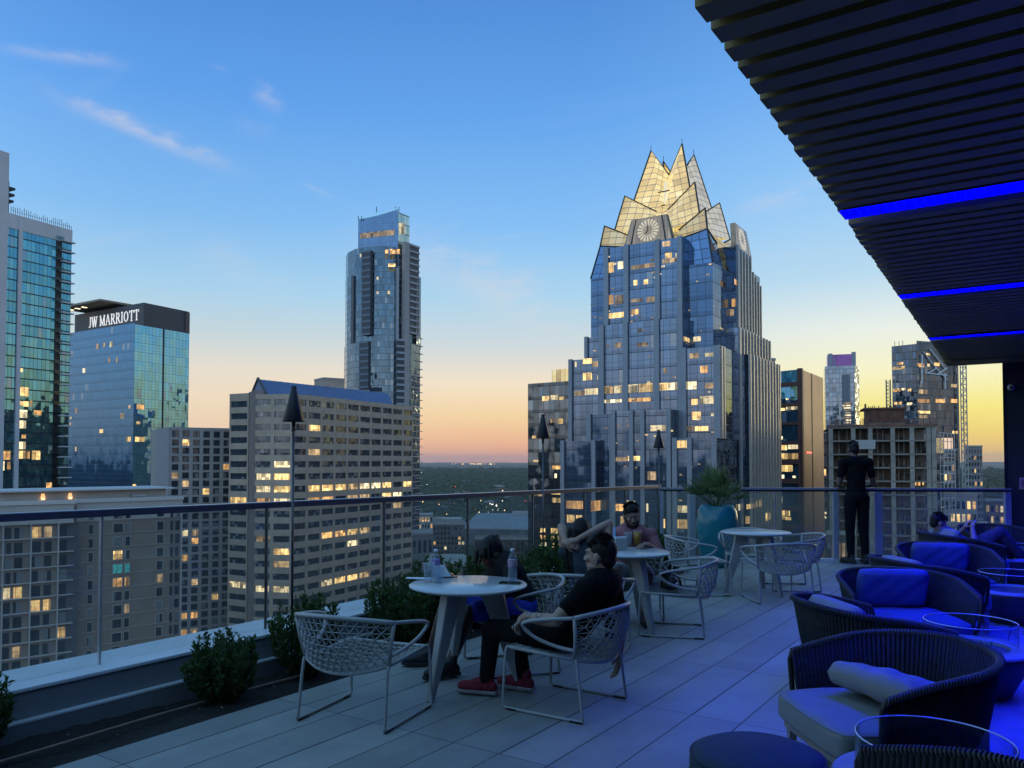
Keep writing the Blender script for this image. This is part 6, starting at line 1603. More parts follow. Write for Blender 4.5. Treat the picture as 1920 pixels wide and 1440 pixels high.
# palm
pm = thing('palm_plant', 'small spiky fan palm growing in the teal pot', 'palm', (POT.x,POT.y,.822))
M_palm = leafmat('palm_leaf', (.05,.09,.03), (.14,.19,.07)); r_ = random.Random(9)
for k in range(22):
    a = 2*PI*k/22+r_.uniform(-.2,.2); el = r_.uniform(.45,1.4); L = r_.uniform(.28,.48)
    e = Vector((math.cos(a)*math.cos(el), math.sin(a)*math.cos(el), math.sin(el))); tip = e*L
    q = MB(); q.tube([Vector((0,0,0)), tip*.55, tip], [.008,.006,.004], 5)
    sd = e.cross(Vector((0,0,1))).normalized(); up = sd.cross(e).normalized()
    for j in range(17):
        th = -1.25+2.5*j/16; d = (e*math.cos(th)+sd*math.sin(th)+up*r_.uniform(-.12,.2)).normalized(); ll = .36*(1-.35*abs(th)/1.25)*r_.uniform(.8,1.1); w_ = .015
        s2 = d.cross(up).normalized(); dp = Vector((0,0,-.05*r_.random()))
        q.face([tip, tip+d*ll*.35+s2*w_, tip+d*ll+dp, tip+d*ll*.35-s2*w_])
    q.build('frond', M_palm, pm, flip=False)
# ------------------------------------------------------------------ people
def fuse(prims, name, mat, parent, voxel=.007, smooth=4, keep_origin=True):
    """tapered limbs and rounded masses melted into one continuous skin"""
    q = MB()
    for p in prims:
        if p[0] == 'c':
            _, a, b_, ra, rb = p; a, b_ = Vector(a), Vector(b_)
            n = max(2, int((b_-a).length/.02)); q.tube([a.lerp(b_, k/n) for k in range(n+1)], [ra+(rb-ra)*k/n for k in range(n+1)], 14)
            q.sphere(a, ra*.995, 14, 9); q.sphere(b_, rb*.995, 14, 9)
        else:
            _, c, r, M = p; q.sphere(c, r, 18, 12, 0, M)
    ob = q.build(name, mat, parent, True)
    m = ob.modifiers.new('r', 'REMESH'); m.mode = 'VOXEL'; m.voxel_size = voxel; m.use_smooth_shade = True
    m = ob.modifiers.new('s', 'SMOOTH'); m.iterations = smooth; m.factor = .5
    bake_mods(ob)
    for p in ob.data.polygons: p.use_smooth = True
    return ob
def frame(fwd, up):
    f = Vector(fwd).normalized(); u = Vector(up); u = (u-f*u.dot(f)).normalized(); r = f.cross(u)
    M = Matrix((r, f, u)).transposed(); return r, f, u, M      # columns: right, forward, up
def hand(pr, w, d, n, curl, side, thumb=.5, s=1.0):
    """palm, four unequal bent fingers, thumb from the side of the palm"""
    w, d, n = Vector(w), Vector(d).normalized(), Vector(n); n = (n-d*n.dot(d)).normalized(); x = d.cross(n)*side
    M = Matrix((x, d, n)).transposed()
    pr.append(('e', w+d*.045*s, (.040*s,.052*s,.017*s), M)); pr.append(('c', w-d*.02, w+d*.03*s, .026*s, .03*s))
    for k, (off, L) in enumerate(((.030,.070),(.011,.080),(-.009,.074),(-.028,.058))):
        b0 = w+d*.088*s+x*off*s; c1 = curl*(1+.12*k)
        d1 = d*math.cos(c1)+n*math.sin(c1); d2 = d*math.cos(c1*1.9)+n*math.sin(c1*1.9); d3 = d*math.cos(c1*2.5)+n*math.sin(c1*2.5)
        p1 = b0+d1*L*.48*s; p2 = p1+d2*L*.32*s; p3 = p2+d3*L*.24*s
        pr += [('c', b0-d*.012, p1, .0095*s, .0088*s), ('c', p1, p2, .0088*s, .008*s), ('c', p2, p3, .008*s, .0068*s)]
    t0 = w+d*.03*s+x*.034*s; t1 = t0+(d*.55+x*.65+n*thumb)*.036*s; t2 = t1+(d*.85+x*.15+n*thumb*1.1).normalized()*.032*s
    pr += [('c', t0, t1, .013*s, .011*s), ('c', t1, t2, .011*s, .0085*s)]
def head_prims(pr, c, fwd, up, s=1.0, beard=None):
    r, f, u, M = frame(fwd, up); c = Vector(c)
    E_ = lambda x, y, z, rx, ry, rz: pr.append(('e', c+(r*x+f*y+u*z)*s, (rx*s,ry*s,rz*s), M))
    E_(0,-.012,.025,.075,.094,.092); E_(0,.018,-.03,.064,.072,.085); E_(0,.045,-.085,.044,.045,.033); E_(0,.072,-.098,.022,.018,.018)
    E_(0,.082,.028,.052,.014,.013)                               # brow
    pr.append(('c', c+(f*.088+u*.014)*s, c+(f*.108-u*.028)*s, .0085*s, .0125*s)); E_(.012,.098,-.032,.010,.011,.008); E_(-.012,.098,-.032,.010,.011,.008)
    E_(0,.090,-.056,.024,.011,.0065); E_(0,.089,-.068,.020,.011,.0075)   # lips
    for sd in (-1,1):
        E_(sd*.042,.066,-.022,.022,.018,.02); E_(sd*.076,-.008,-.008,.010,.022,.032); E_(sd*.05,.03,-.07,.016,.04,.022)
    return r, f, u, M
def person(label, loc, rz, J, skin, top, bottom, shoe, hair, sleeve=.55, shorts=False, s=.95, beard=None, extra=None, fine=.006, girth=1.0):
    t = thing('person', label, 'person', loc, rz, None)
    V_ = {k: Vector(v) for k, v in J.items() if not k.startswith('hand') and isinstance(v, (tuple, list, Vector)) and len(v) == 3}
    pr = []
    r, f, u, M = head_prims(pr, V_['head'], J['look'], J['up'], s)
    hc = V_['head']
    pr.append(('c', V_['neck'], hc-u*.055*s-f*.012*s, .056*s, .053*s))
    chain = [V_['pelvis'], V_['waist'], V_['chest'], V_['neck']]
    side = (V_['shR']-V_['shL']).normalized()
    def torso(g):
        o = []
        for a, b_, rr in ((chain[0], chain[1], (.150,.115,.105)), (chain[1], chain[2], (.142,.105,.11)), (chain[2], chain[3], (.158,.112,.13))):
            ax = (b_-a).normalized(); x = (side-ax*side.dot(ax)).normalized(); y = ax.cross(x); Mt = Matrix((x, y, ax)).transposed()
            for fr_ in (0,.33,.66): o.append(('e', a.lerp(b_, fr_), ((rr[0]+g)*s*girth, (rr[1]+g)*s*girth, (rr[2]+g)*s), Mt))
        o.append(('c', V_['shL'], V_['shR'], (.062+g)*s, (.062+g)*s))
        nb = V_['neck']
        for k in ('shL','shR'): o.append(('c', nb-u*.0, V_[k], (.055+g*.5)*s, (.052+g)*s))
        return o
    pr += torso(-.012)
    for sd in ('L','R'):
        S_, E_, W_ = V_['sh'+sd], V_['el'+sd], V_['wr'+sd]; fa = E_.lerp(W_,.3)
        pr += [('c', S_, S_.lerp(E_,.4), .052*s, .050*s), ('c', S_.lerp(E_,.4), E_, .050*s, .040*s), ('c', E_, fa, .040*s, .042*s), ('c', fa, W_, .042*s, .027*s)]
        hd = J['hand'+sd]; hand(pr, W_, hd[0], hd[1], hd[2], 1 if sd == 'R' else -1, hd[3] if len(hd) > 3 else .4, s)
        H_, K_, A_ = V_['hip'+sd], V_['kn'+sd], V_['an'+sd]; cf_ = K_.lerp(A_,.3)
        bk = (A_-K_).normalized(); 
        pr += [('c', H_, K_, .080*s, .056*s), ('c', K_, cf_, .054*s, .054*s), ('c', cf_, A_, .054*s, .036*s), ('c', A_, V_['toe'+sd]-Vector((0,0,.0)), .034*s, .026*s)]
    body = fuse(pr, 'body', skin, t, fine, 5)
    # eyes
    for sd in (-1,1):
        q = MB(); q.sphere(hc+(r*.029*sd+f*.073+u*.008)*s, .0092*s, 12, 9); ob = q.build('eye', M_eyew, t, True)
        q = MB(); q.sphere(hc+(r*.029*sd+f*.0792+u*.007)*s, .0046*s, 10, 7); q.build('iris', M_eyed, ob, True)
    # shirt
    sp_ = torso(.012)
    for sd in ('L','R'):
        S_, E_, W_ = V_['sh'+sd], V_['el'+sd], V_['wr'+sd]; e = S_.lerp(E_, min(1, sleeve))
        sp_.append(('c', S_, e, .061*s, .054*s))
        if sleeve > 1: sp_.append(('c', E_, E_.lerp(W_, sleeve-1), .056*s, .042*s))
    sp_.append(('c', V_['neck']-Vector((0,0,.02)), V_['neck']+(u*.012), .066*s, .06*s))
    fuse(sp_, 'shirt', top, t, .009, 5)
    bp_ = []
    for sd in ('L','R'):
        H_, K_, A_ = V_['hip'+sd], V_['kn'+sd], V_['an'+sd]
        bp_ += [('c', V_['pelvis'], H_, .118*s, .098*s)]
        if shorts: bp_.append(('c', H_, H_.lerp(K_, .86), .100*s, .083*s))
        else: bp_ += [('c', H_, K_, .096*s, .070*s), ('c', K_, A_+(K_-A_).normalized()*.02, .068*s, .052*s)]
    bp_.append(('e', V_['pelvis'], (.166*s,.128*s,.115*s), None))
    bp_ = [p if p[0] == 'c' else ('e', p[1], p[2], Matrix.Identity(3)) for p in bp_]
    fuse(bp_, 'shorts' if shorts else 'trousers', bottom, t, .009, 5)
    for sd in ('L','R'):
        A_, T_ = V_['an'+sd], V_['toe'+sd]; d = (T_-A_); d.z = 0; d.normalize(); up_ = Vector((0,0,1)); x = d.cross(up_)
        Ms = Matrix((x, d, up_)).transposed(); g = Vector((A_.x, A_.y, max(.0, A_.z-.085*s)))
        if J.get('feet_free'):
            dd = (T_-A_).normalized(); g = A_-Vector((0,0,.06))
        sh = [('e', g+d*.145*s+up_*.042*s, (.047*s,.070*s,.036*s), Ms), ('e', g+d*.06*s+up_*.045*s, (.043*s,.09*s,.042*s), Ms), ('e', g-d*.035*s+up_*.045*s, (.039*s,.045*s,.045*s), Ms), ('c', g+up_*.05*s-d*.01*s, g+up_*.11*s-d*.012*s, .043*s, .045*s), ('c', g+d*.0*s+up_*.09*s, g+d*.10*s+up_*.055*s, .04*s, .036*s)]
        so_ = fuse(sh, 'shoe', shoe[0], t, .006, 3)
        q = MB(); pts = [(-.078,0,.036),(-.03,0,.040),(.05,0,.040),(.11,0,.046),(.17,0,.046),(.205,0,.034),(.222,0,.012)]
        top_ = []
        for dx, _, w_ in pts: top_.append((dx, w_))
        ring = [(dx, w_) for dx, w_ in top_]+[(dx, -w_) for dx, w_ in reversed(top_)]
        vs = [g+(d*a+x*b_)*s+up_*(z*s) for z in (.002,.024) for a, b_ in ring]; n = len(ring)
        q.raw(vs, [tuple(range(n-1,-1,-1)), tuple(range(n,2*n))]+[(k,(k+1) % n,n+(k+1) % n,n+k) for k in range(n)])
        bevel(q.build('sole', shoe[1], so_), .005)
    if hair: hair(t, hc, r, f, u, M, s)
    if extra: extra(t, V_, r, f, u, s)
    return t
M_eyew = flat('eye_white', (.22,.20,.19), .3, var=.02); M_eyed = flat('dark_iris', (.02,.012,.008), .2, var=.1)
def skinmat(name, col, tattoos=None):
    m = flat(name, col, .5, var=.12, scale=18, bump=.08)
    if tattoos:
        nt = m.node_tree; b = nt.nodes['Principled BSDF']; old = b.inputs['Base Color'].links[0].from_socket
        tc = N(nt, 'ShaderNodeTexCoord'); mask = None
        for c, rr in tattoos:
            ds = N(nt, 'ShaderNodeVectorMath', operation='DISTANCE'); ds.inputs[1].default_value = c; nt.links.new(tc.outputs['Object'], ds.inputs[0])
            k = math_n(nt, 'DIVIDE', ds.outputs['Value'], rr)
            nz = N(nt, 'ShaderNodeTexNoise'); nz.inputs['Scale'].default_value = 60; nt.links.new(tc.outputs['Object'], nz.inputs['Vector'])
            ringp = math_n(nt, 'GREATER_THAN', math_n(nt, 'SINE', math_n(nt, 'ADD', math_n(nt, 'MULTIPLY', k, 15), math_n(nt, 'MULTIPLY', nz.outputs['Fac'], 5))), .1)
            a = math_n(nt, 'MULTIPLY', math_n(nt, 'LESS_THAN', k, 1), ringp)
            mask = a if mask is None else math_n(nt, 'MAXIMUM', mask, a)
        nt.links.new(mixc(nt, math_n(nt, 'MULTIPLY', mask, .75), old, (.03,.035,.045)), b.inputs['Base Color'])
    return m
M_blk = flat('black_cotton', (.007,.0075,.009), .95, var=.3, scale=14, bump=.7, spec=.12, bd=.035); M_blkd = flat('black_denim', (.008,.009,.011), .92, var=.3, scale=30, bump=.6, spec=.12, bd=.03)
def hairmat(name, col): return flat(name, tuple(c*.8 for c in col), .6, var=.5, scale=70, bump=.9, spec=.25)
def short_hair(col, vol=1.0, quiff=0.0, fade=False):
    mat = hairmat('short_hair', col)
    def fn(t, c, r, f, u, M, s):
        pr = [('e', c+(-f*.022+u*.036)*s, (.080*s*vol,.094*s,.088*s*vol), M), ('e', c+(f*.03+u*.085)*s, (.066*s*vol,.055*s,.038*s*(1+quiff)), M), ('e', c+(-f*.055-u*.015)*s, (.066*s,.055*s,.07*s), M)]
        rr = random.Random(2)
        for k in range(26):
            a = rr.uniform(-1,1); b_ = rr.uniform(-.6,1); p = c+(r*.06*a+f*.075*b_+u*(.105-.03*a*a-.02*b_*b_))*s; pr.append(('c', p, p+(f*.018+u*.014+r*.01*rr.uniform(-1,1))*s, .011*s, .005*s))
        hb = fuse(pr, 'hair', mat, t, .006, 2)
        st = MB()                                  # separate locks standing off the cap
        for k in range(520):
            a = rr.uniform(-1.25,1.25); b_ = rr.uniform(-1.0,1.5)
            n_ = (r*math.sin(a)*.85+f*math.sin(b_)*.9+u*(math.cos(a)*math.cos(b_)+.12)).normalized()
            p = c+(-f*.018+u*.036)*s+Vector((n_.x*.084, n_.y*.084, n_.z*.086))*s*vol+u*(.012*max(0,n_.dot(u)))*s; L = rr.uniform(.010,.026)*(1+quiff*.7)
            d = (n_*.7+f*.45+r*rr.uniform(-.5,.5)+u*rr.uniform(-.1,.4)).normalized(); sd = d.cross(n_)
            if sd.length < .05: continue
            sd = sd.normalized()*.0035
            st.face([p-sd-n_*.004, p+sd-n_*.004, p+d*L]); st.face([p-n_*.004, p+n_*.003, p+d*L*.9+sd])
        st.build('hair_locks', mat, hb, flip=False)
    return fn
# --- man in black with red sneakers
rA = face_dir(-1,-.02)
JA = dict(pelvis=(0,.02,.455), waist=(.0,-.085,.535), chest=(0,-.185,.655), neck=(0,-.262,.805), head=(0,-.235,.945), look=(-.05,.99,.0), up=(0,.0,1),
 shL=(-.185,-.225,.765), shR=(.185,-.225,.765), elL=(-.325,-.10,.585), wrL=(-.29,.135,.575), elR=(.30,-.235,.50), wrR=(.31,-.21,.265),
 handL=((.10,.75,-.65),(.25,-.5,-.6),.55,.3), handR=((0.02,.12,-1),(-.6,.6,0),.3,.2),
 hipL=(-.09,.05,.44), hipR=(.09,.05,.44), knL=(-.12,.49,.435), knR=(.10,.46,.43), anL=(-.125,.53,.095), anR=(.085,.375,.095), toeL=(-.17,.70,.03), toeR=(.07,.55,.03))
M_skA = skinmat('skin_light_brown', (.33,.205,.145), [((-.31,.0,.60),.045),((-.25,-.16,.70),.05),((-.30,.09,.585),.035)])
def exA(t, V_, r, f, u, s):
    q = MB(); q.sphere(V_['head']+(r*-.078-f*.004-u*.036)*s, .006, 10, 8); q.build('earring', M_alu, t, True)
    for k, (dx, dz) in enumerate(((.0,0),(.018,-.01))):
        q = MB(); c = V_['wrL']+Vector((.018-.0, .075, -.062))+Vector((-dx,dx*.3,dz)); q.tube([c+Vector((.011*math.cos(a), .004*math.sin(a), .011*math.sin(a))) for a in [2*PI*i/14 for i in range(14)]], .0025, 5, closed=True); q.build('ring', M_alu, t, True)
person('seated man in black tee, black jeans and red sneakers leaning back in profile', (-2.55,4.40,0), rA, JA, M_skA, M_blk, M_blkd,
 (flat('red_suede', (.20,.012,.03), .8, var=.25, scale=25), flat('pale_sole', (.30,.26,.27), .6, var=.4, scale=14)), short_hair((.014,.010,.008), 1.02, .55), .62, extra=exA)
# --- person in blue shorts, head bent
M_skB = skinmat('skin_deep_brown', (.060,.036,.028))
JB = dict(pelvis=(0,-.03,.46), waist=(0,.0,.565), chest=(0,.055,.67), neck=(0,.125,.775), head=(.0,.195,.845), look=(.05,.70,-.70), up=(0,.70,.70),
 shL=(-.18,.09,.735), shR=(.18,.09,.735), elL=(-.24,.20,.54), wrL=(-.09,.37,.60), elR=(.24,.20,.56), wrR=(.09,.37,.60),
 handL=((.35,.6,.4),(.4,-.3,.8),.7), handR=((-.35,.6,.4),(-.4,-.3,.8),.7),
 hipL=(-.09,0,.44), hipR=(.09,0,.44), knL=(-.13,.40,.45), knR=(.16,.50,.47), anL=(-.16,.55,.095), anR=(.20,.62,.095), toeL=(-.20,.72,.03), toeR=(.24,.79,.03))
def dreads(t, c, r, f, u, M, s):
    mat = hairmat('dreadlocks', (.012,.009,.008)); rr = random.Random(8)
    pr = [('e', c+(-f*.018+u*.038)*s, (.088*s,.104*s,.092*s), M)]
    for k in range(46):
        a = rr.uniform(0,2*PI); rad = rr.uniform(.3,1); base = c+(r*.085*math.cos(a)*rad+f*(-.01+.085*math.sin(a)*rad)+u*(.115-.05*rad*rad))*s
        out = (r*math.cos(a)+f*math.sin(a)).normalized(); L = rr.uniform(.04,.12)
        if out.dot(f) > .15 and rr.random() < .8: L *= .25
        p1 = base+out*.03*s; p2 = p1+out*.018*s-Vector((0,0,1))*L*.5; p3 = p2-Vector((0,0,1))*L*.5
        pr += [('c', base, p1, .013*s, .012*s), ('c', p1, p2, .012*s, .0105*s), ('c', p2, p3, .0105*s, .008*s)]
    fuse(pr, 'dreadlocks', mat, t, .006, 1)
pB = cf(.04,6.0); person('seated person in blue shorts with dreadlocks, head bent over a phone', (pB.x,pB.y,0), face_dir(*tuple(cf(-.95,-.3))[:2]), JB, M_skB, flat('charcoal_cotton', (.018,.018,.02), .95, var=.3, scale=16, bump=.6, spec=.15, bd=.035),
 flat('royal_blue_shorts', (.012,.035,.42), .75, var=.15, scale=14, bump=.2), (flat('black_shoe', (.014,.014,.016), .6), flat('black_sole', (.02,.02,.022), .7)), dreads, .75, True)
# --- woman holding up her hair
M_skC = skinmat('skin_tan', (.33,.205,.15))
JC = dict(pelvis=(0,-.03,.46), waist=(0,-.04,.57), chest=(0,-.03,.69), neck=(-.02,-.01,.825), head=(-.055,.045,.955), look=(-.05,.85,-.45), up=(-.2,.45,.87),
 shL=(-.175,-.02,.785), shR=(.165,-.02,.785), elL=(-.215,.0,.985), wrL=(-.15,-.11,.865), elR=(.17,.04,1.02), wrR=(-.07,-.12,.89),
 handL=((.7,-.2,-.15),(.2,.9,-.1),.6), handR=((-.85,-.05,-.25),(.1,.9,0),.6),
 hipL=(-.09,0,.44), hipR=(.09,0,.44), knL=(-.11,.42,.45), knR=(.11,.42,.45), anL=(-.1,.40,.095), anR=(.1,.40,.095), toeL=(-.11,.56,.03), toeR=(.11,.56,.03))
def long_hair(t, c, r, f, u, M, s):
    mat = hairmat('long_dark_hair', (.012,.009,.009)); rr = random.Random(3)
    pr = [('e', c+(-f*.012+u*.03)*s, (.086*s,.102*s,.094*s), M), ('e', c+(-f*.06-u*.0)*s, (.075*s,.06*s,.085*s), M)]
    knot = c+(-f*.075-r*.07-u*.03)*s; pr.append(('c', c-f*.05*s, knot, .06*s, .04*s))
    for k in range(30):
        p0 = knot+Vector((rr.uniform(-.035,.035), rr.uniform(-.02,.02), rr.uniform(-.02,.02))); L = rr.uniform(.26,.46); x = rr.uniform(-.045,.055)
        p1 = p0+Vector((x*.5, -.03, -L*.35)); p2 = p0+Vector((x, -.055, -L*.7)); p3 = p0+Vector((x*1.1+.012, -.06, -L))
        pr += [('c', p0, p1, .015, .014), ('c', p1, p2, .014, .011), ('c', p2, p3, .011, .004)]
    fuse(pr, 'long_hair', mat, t, .006, 1)
pC = cf(.61,6.5); person('seated woman seen from behind holding up her long dark hair', (pC.x,pC.y,0), face_dir(*tuple(cf(.3,.95))[:2]), JC, M_skC, flat('dark_teal_top', (.02,.035,.05), .9, var=.3, scale=14, bump=.2), M_blkd, (M_blk, M_blk), long_hair, .12, s=.86)
# --- bearded man in pink shirt
M_skD = skinmat('skin_brown', (.20,.118,.082))
JD = dict(pelvis=(0,-.03,.46), waist=(0,-.02,.575), chest=(0,.02,.705), neck=(0,.045,.845), head=(0,.085,.985), look=(-.22,.93,-.22), up=(0,.22,.97),
 shL=(-.19,.03,.80), shR=(.19,.03,.80), elL=(-.27,.16,.62), wrL=(-.14,.36,.735), elR=(.28,.14,.61), wrR=(.16,.33,.735),
 handL=((.55,.7,.05),(0,.1,-1),.35), handR=((-.5,.75,.05),(0,.1,-1),.35),
 hipL=(-.1,0,.44), hipR=(.1,0,.44), knL=(-.14,.42,.46), knR=(.17,.42,.46), anL=(-.1,.42,.095), anR=(.12,.36,.095), toeL=(-.12,.58,.03), toeR=(.15,.52,.03))
def beardD(t, V_, r, f, u, s):
    c = V_['head']; pr = [('e', c+(f*.050-u*.088)*s, (.054*s,.052*s,.036*s), frame(f,u)[3]), ('e', c+(f*.097-u*.047)*s, (.026*s,.008*s,.006*s), frame(f,u)[3])]
    for sd in (-1,1): pr.append(('c', c+(r*.062*sd+f*.02-u*.02)*s, c+(r*.045*sd+f*.055-u*.08)*s, .014*s, .022*s))
    fuse(pr, 'beard', hairmat('dark_beard', (.02,.013,.01)), t, .006, 2)
pD = cf(1.18,7.95); person('seated bearded man in dusty pink open shirt facing us at second table', (pD.x,pD.y,0), face_dir(*tuple(cf(-.12,-.99))[:2]), JD, M_skD, flat('dusty_pink_shirt', (.25,.10,.12), .85, var=.25, scale=12, bump=.6, bd=.035), flat('pale_shorts', (.40,.41,.44), .85, var=.1), (flat('brown_shoe', (.05,.03,.022), .7), M_black), short_hair((.012,.009,.008), 1.03, .3), .9, True, extra=beardD)
# --- standing man at the far railing
eP = floor_at(1611,1056)
JE = dict(pelvis=(0,0,.96), waist=(0,.01,1.08), chest=(0,.02,1.26), neck=(0,.035,1.47), head=(0,.075,1.615), look=(.1,.9,-.35), up=(0,.35,.93),
 shL=(-.185,.01,1.43), shR=(.185,.01,1.43), elL=(-.225,.05,1.125), wrL=(-.12,.27,1.09), elR=(.26,.03,1.125), wrR=(.20,.26,1.09),
 handL=((.6,.75,0),(0,0,-1),.4), handR=((-.5,.8,0),(0,0,-1),.4),
 hipL=(-.09,0,.92), hipR=(.09,0,.92), knL=(-.095,.015,.50), knR=(.10,.02,.50), anL=(-.10,-.02,.095), anR=(.105,-.02,.095), toeL=(-.16,.16,.03), toeR=(.15,.16,.03))
JE = {k: (tuple(c*1.045 for c in v) if k not in ('look','up') and not k.startswith('hand') else v) for k, v in JE.items()}
person('standing man in black seen from behind, looking down at the far railing', (eP.x,eP.y-.12,0), face_dir(*tuple(cf(-.02,1))[:2]), JE, skinmat('skin_dark_brown', (.09,.055,.04)), M_blk, M_blkd, (flat('dark_boot', (.02,.02,.016), .7), M_black), short_hair((.010,.008,.008), .97, -.1), .6, s=1.0, girth=.88)
# --- reclining man
M_skF = skinmat('skin_beige', (.30,.19,.145))
JF = dict(pelvis=(0,.10,.42), waist=(0,.0,.46), chest=(0,-.12,.535), neck=(0,-.235,.63), head=(0,-.275,.755), look=(0,.97,-.22), up=(0,.22,.97),
 shL=(-.18,-.19,.60), shR=(.18,-.19,.60), elL=(-.26,.03,.50), wrL=(-.09,.10,.68), elR=(.26,.03,.50), wrR=(.05,.12,.69),
 handL=((.3,.3,.85),(.2,.9,-.3),.5), handR=((-.3,.3,.85),(-.2,.9,-.3),.5),
 hipL=(-.09,.12,.42), hipR=(.09,.12,.42), knL=(-.11,.47,.60), knR=(.11,.42,.66), anL=(-.12,.72,.33), anR=(.10,.68,.36), toeL=(-.13,.86,.37), toeR=(.11,.82,.40), feet_free=True)
pF = cf(5.59,10.0); person('reclining man in slate blue tee holding a phone in far lounge chair', (pF.x,pF.y,0), face_dir(.83,.56), JF, M_skF, flat('slate_blue_tee', (.06,.095,.14), .85, var=.2, scale=12, bump=.6, bd=.035), flat('dark_jeans', (.05,.05,.055), .9, var=.3, scale=20, bump=.4, bd=.03), (M_black, flat('white_sole', (.5,.5,.5), .6)), short_hair((.016,.011,.009), 1.0, .1), .6)
# ------------------------------------------------------------------ small things on the tables
def on_table(px, py, z=.702): p = floor_at(px, py, z); return p
M_phone = flat('phone_black', (.008,.008,.01), .15, var=.05)
def phone(label, loc, rot, screen=False):
    t = thing('phone', label, 'phone', loc); t.rotation_euler = rot
    q = MB(); q.span(-.037,.037,-.076,.076,-.004,.004); bevel(q.build('case', M_phone, t), .006, 3)
    q = MB(); q.span(-.033,.033,-.072,.072,.0042,.0048); q.build('screen', glow('phone_screen', (.9,.42,.2), 1.5, sample=True) if screen else M_screen, t)
    return t
M_screen = flat('black_glass', (.004,.004,.005), .06, var=.05)
p_ = on_table(957,1094); phone('black phone lying on the near table by right bottle', (p_.x,p_.y,.7065), (0,0,YAW+math.radians(78)))
M_pet = clear_glass('clear_plastic', (.90,.94,.97), veil=.10, ior=1.3, veilcol=(.75,.8,.88)); M_water = clear_glass('water', (.86,.92,.97), veil=.16, ior=1.33, veilcol=(.7,.78,.9))
M_labelp = flat('violet_label', (.26,.18,.42), .6, var=.3, scale=40); M_labelr = flat('pale_rose_label', (.34,.24,.34), .6, var=.3, scale=40); M_capb = flat('white_bottle_cap', (.7,.72,.75), .4, var=.05)
def bottle(label, px, py, lab, h=.215, water=.11):
    p = on_table(px, py); t = thing('water_bottle', label, 'bottle', (p.x,p.y,.702), 0, 'plastic water bottles')
    k = h/.215
    q = MB(); q.lathe([(0,.002),(.026,0),(.0315,.006),(.0315,.05*k),(.0285,.075*k),(.0315,.10*k),(.0315,.145*k),(.026,.168*k),(.014,.19*k),(.0125,.198*k),(.0125,.205*k)], 24); q.build('bottle_wall', M_pet, t, True)
    q = MB(); q.lathe([(0,.004),(.029,.005),(.029,.05*k),(.0262,.075*k),(.029,.098*k),(.029,water*k),(0,water*k)], 20); q.build('water', M_water, t, True)
    q = MB(); q.lathe([(.0318,.098*k),(.0322,.100*k),(.0322,.143*k),(.0318,.145*k)], 24); q.build('wrap_label', lab, t, True)
    q = MB(); q.lathe([(0,.198*k),(.0145,.198*k),(.0145,.214*k),(.013,.215*k),(0,.215*k)], 20); q.build('cap', M_capb, t, True)
    return t
bottle('clear water bottle standing at the right edge of near table', 961,1091, M_labelr, .225)
bottle('clear water bottle behind the glass at left of near table', 817,1085, M_labelp, .205, .05)
def cup(label, px, py, z=.702, r0=.030, r1=.040, h=.135, fill=None, mat=None, group='clear cups'):
    p = on_table(px, py, z); t = thing('cup', label, 'cup', (p.x,p.y,z), 0, group); tumbler(t, r0, r1, h, mat)
    if fill:
        fm, k = fill; q = MB(); q.lathe([(0,.011),(r0-.0025,.011),(r0+(r1-r0)*k-.0027,h*k),(0,h*k)], 20); q.build('drink', fm, t, True)
    return t
cup('empty clear plastic cup in front at the left of near table', 804,1092, mat=M_pet, h=.13)
cup('shorter clear cup right of the empty plastic cup on near table', 822,1093, mat=M_pet, h=.115, fill=(M_water,.4))
M_beer = flat('amber_beer', (.85,.30,.02), .25, var=.12, scale=20)
cup('cup of orange amber drink on the middle table', 1195,1024, fill=(M_beer,.94), h=.15, r0=.034, r1=.042)
M_paper = flat('white_paper', (.62,.66,.72), .8, var=.06, scale=20); M_bluep = flat('light_blue_paper', (.16,.36,.58), .7, var=.12, scale=14)
def sheet(mb, pts): mb.face(pts); 
# folded napkin tent + menu sheet + pen on the near table
p = on_table(832,1082); t = thing('napkin', 'folded white napkin tent behind the cups on near table', 'napkin', (p.x,p.y,.702), YAW)
q = MB(); th = .002
def slab(q, pts, n):
    n = Vector(n)*th; a = [Vector(v) for v in pts]; b_ = [v+n for v in a]; k = len(a)
    q.raw(a+b_, [tuple(range(k-1,-1,-1)), tuple(range(k,2*k))]+[(i,(i+1) % k,k+(i+1) % k,k+i) for i in range(k)])
slab(q, [(-.06,-.03,0),(.06,-.035,0),(.0,.0,.085),(-.05,.0,.085)], (0,-1,.3)); slab(q, [(-.06,.035,0),(.06,.03,0),(.0,.003,.085),(-.05,.003,.085)], (0,1,.3)); q.build('paper', M_paper, t)
p = on_table(783,1086); t = thing('menu_sheet', 'white sheet sticking out over the left edge of near table', 'paper', (p.x,p.y,.7035), YAW+.2)
q = MB(); slab(q, [(-.09,-.05,.012),(.09,-.06,0),(.095,.045,0),(-.07,.05,.006)], (0,0,1)); q.build('paper', M_paper, t)
p = on_table(841,1084); t = thing('pen', 'black pen lying beside the folded napkin on near table', 'pen', (p.x,p.y,.708), YAW+.3)
q = MB(); q.tube([(-.07,0,0),(.06,0,0),(.072,0,0)], [.005,.005,.001], 8); q.build('barrel', M_black, t, True); q = MB(); q.tube([(-.07,.006,.002),(-.03,.007,.002)], .0015, 5); q.build('clip', M_alu, t, True)
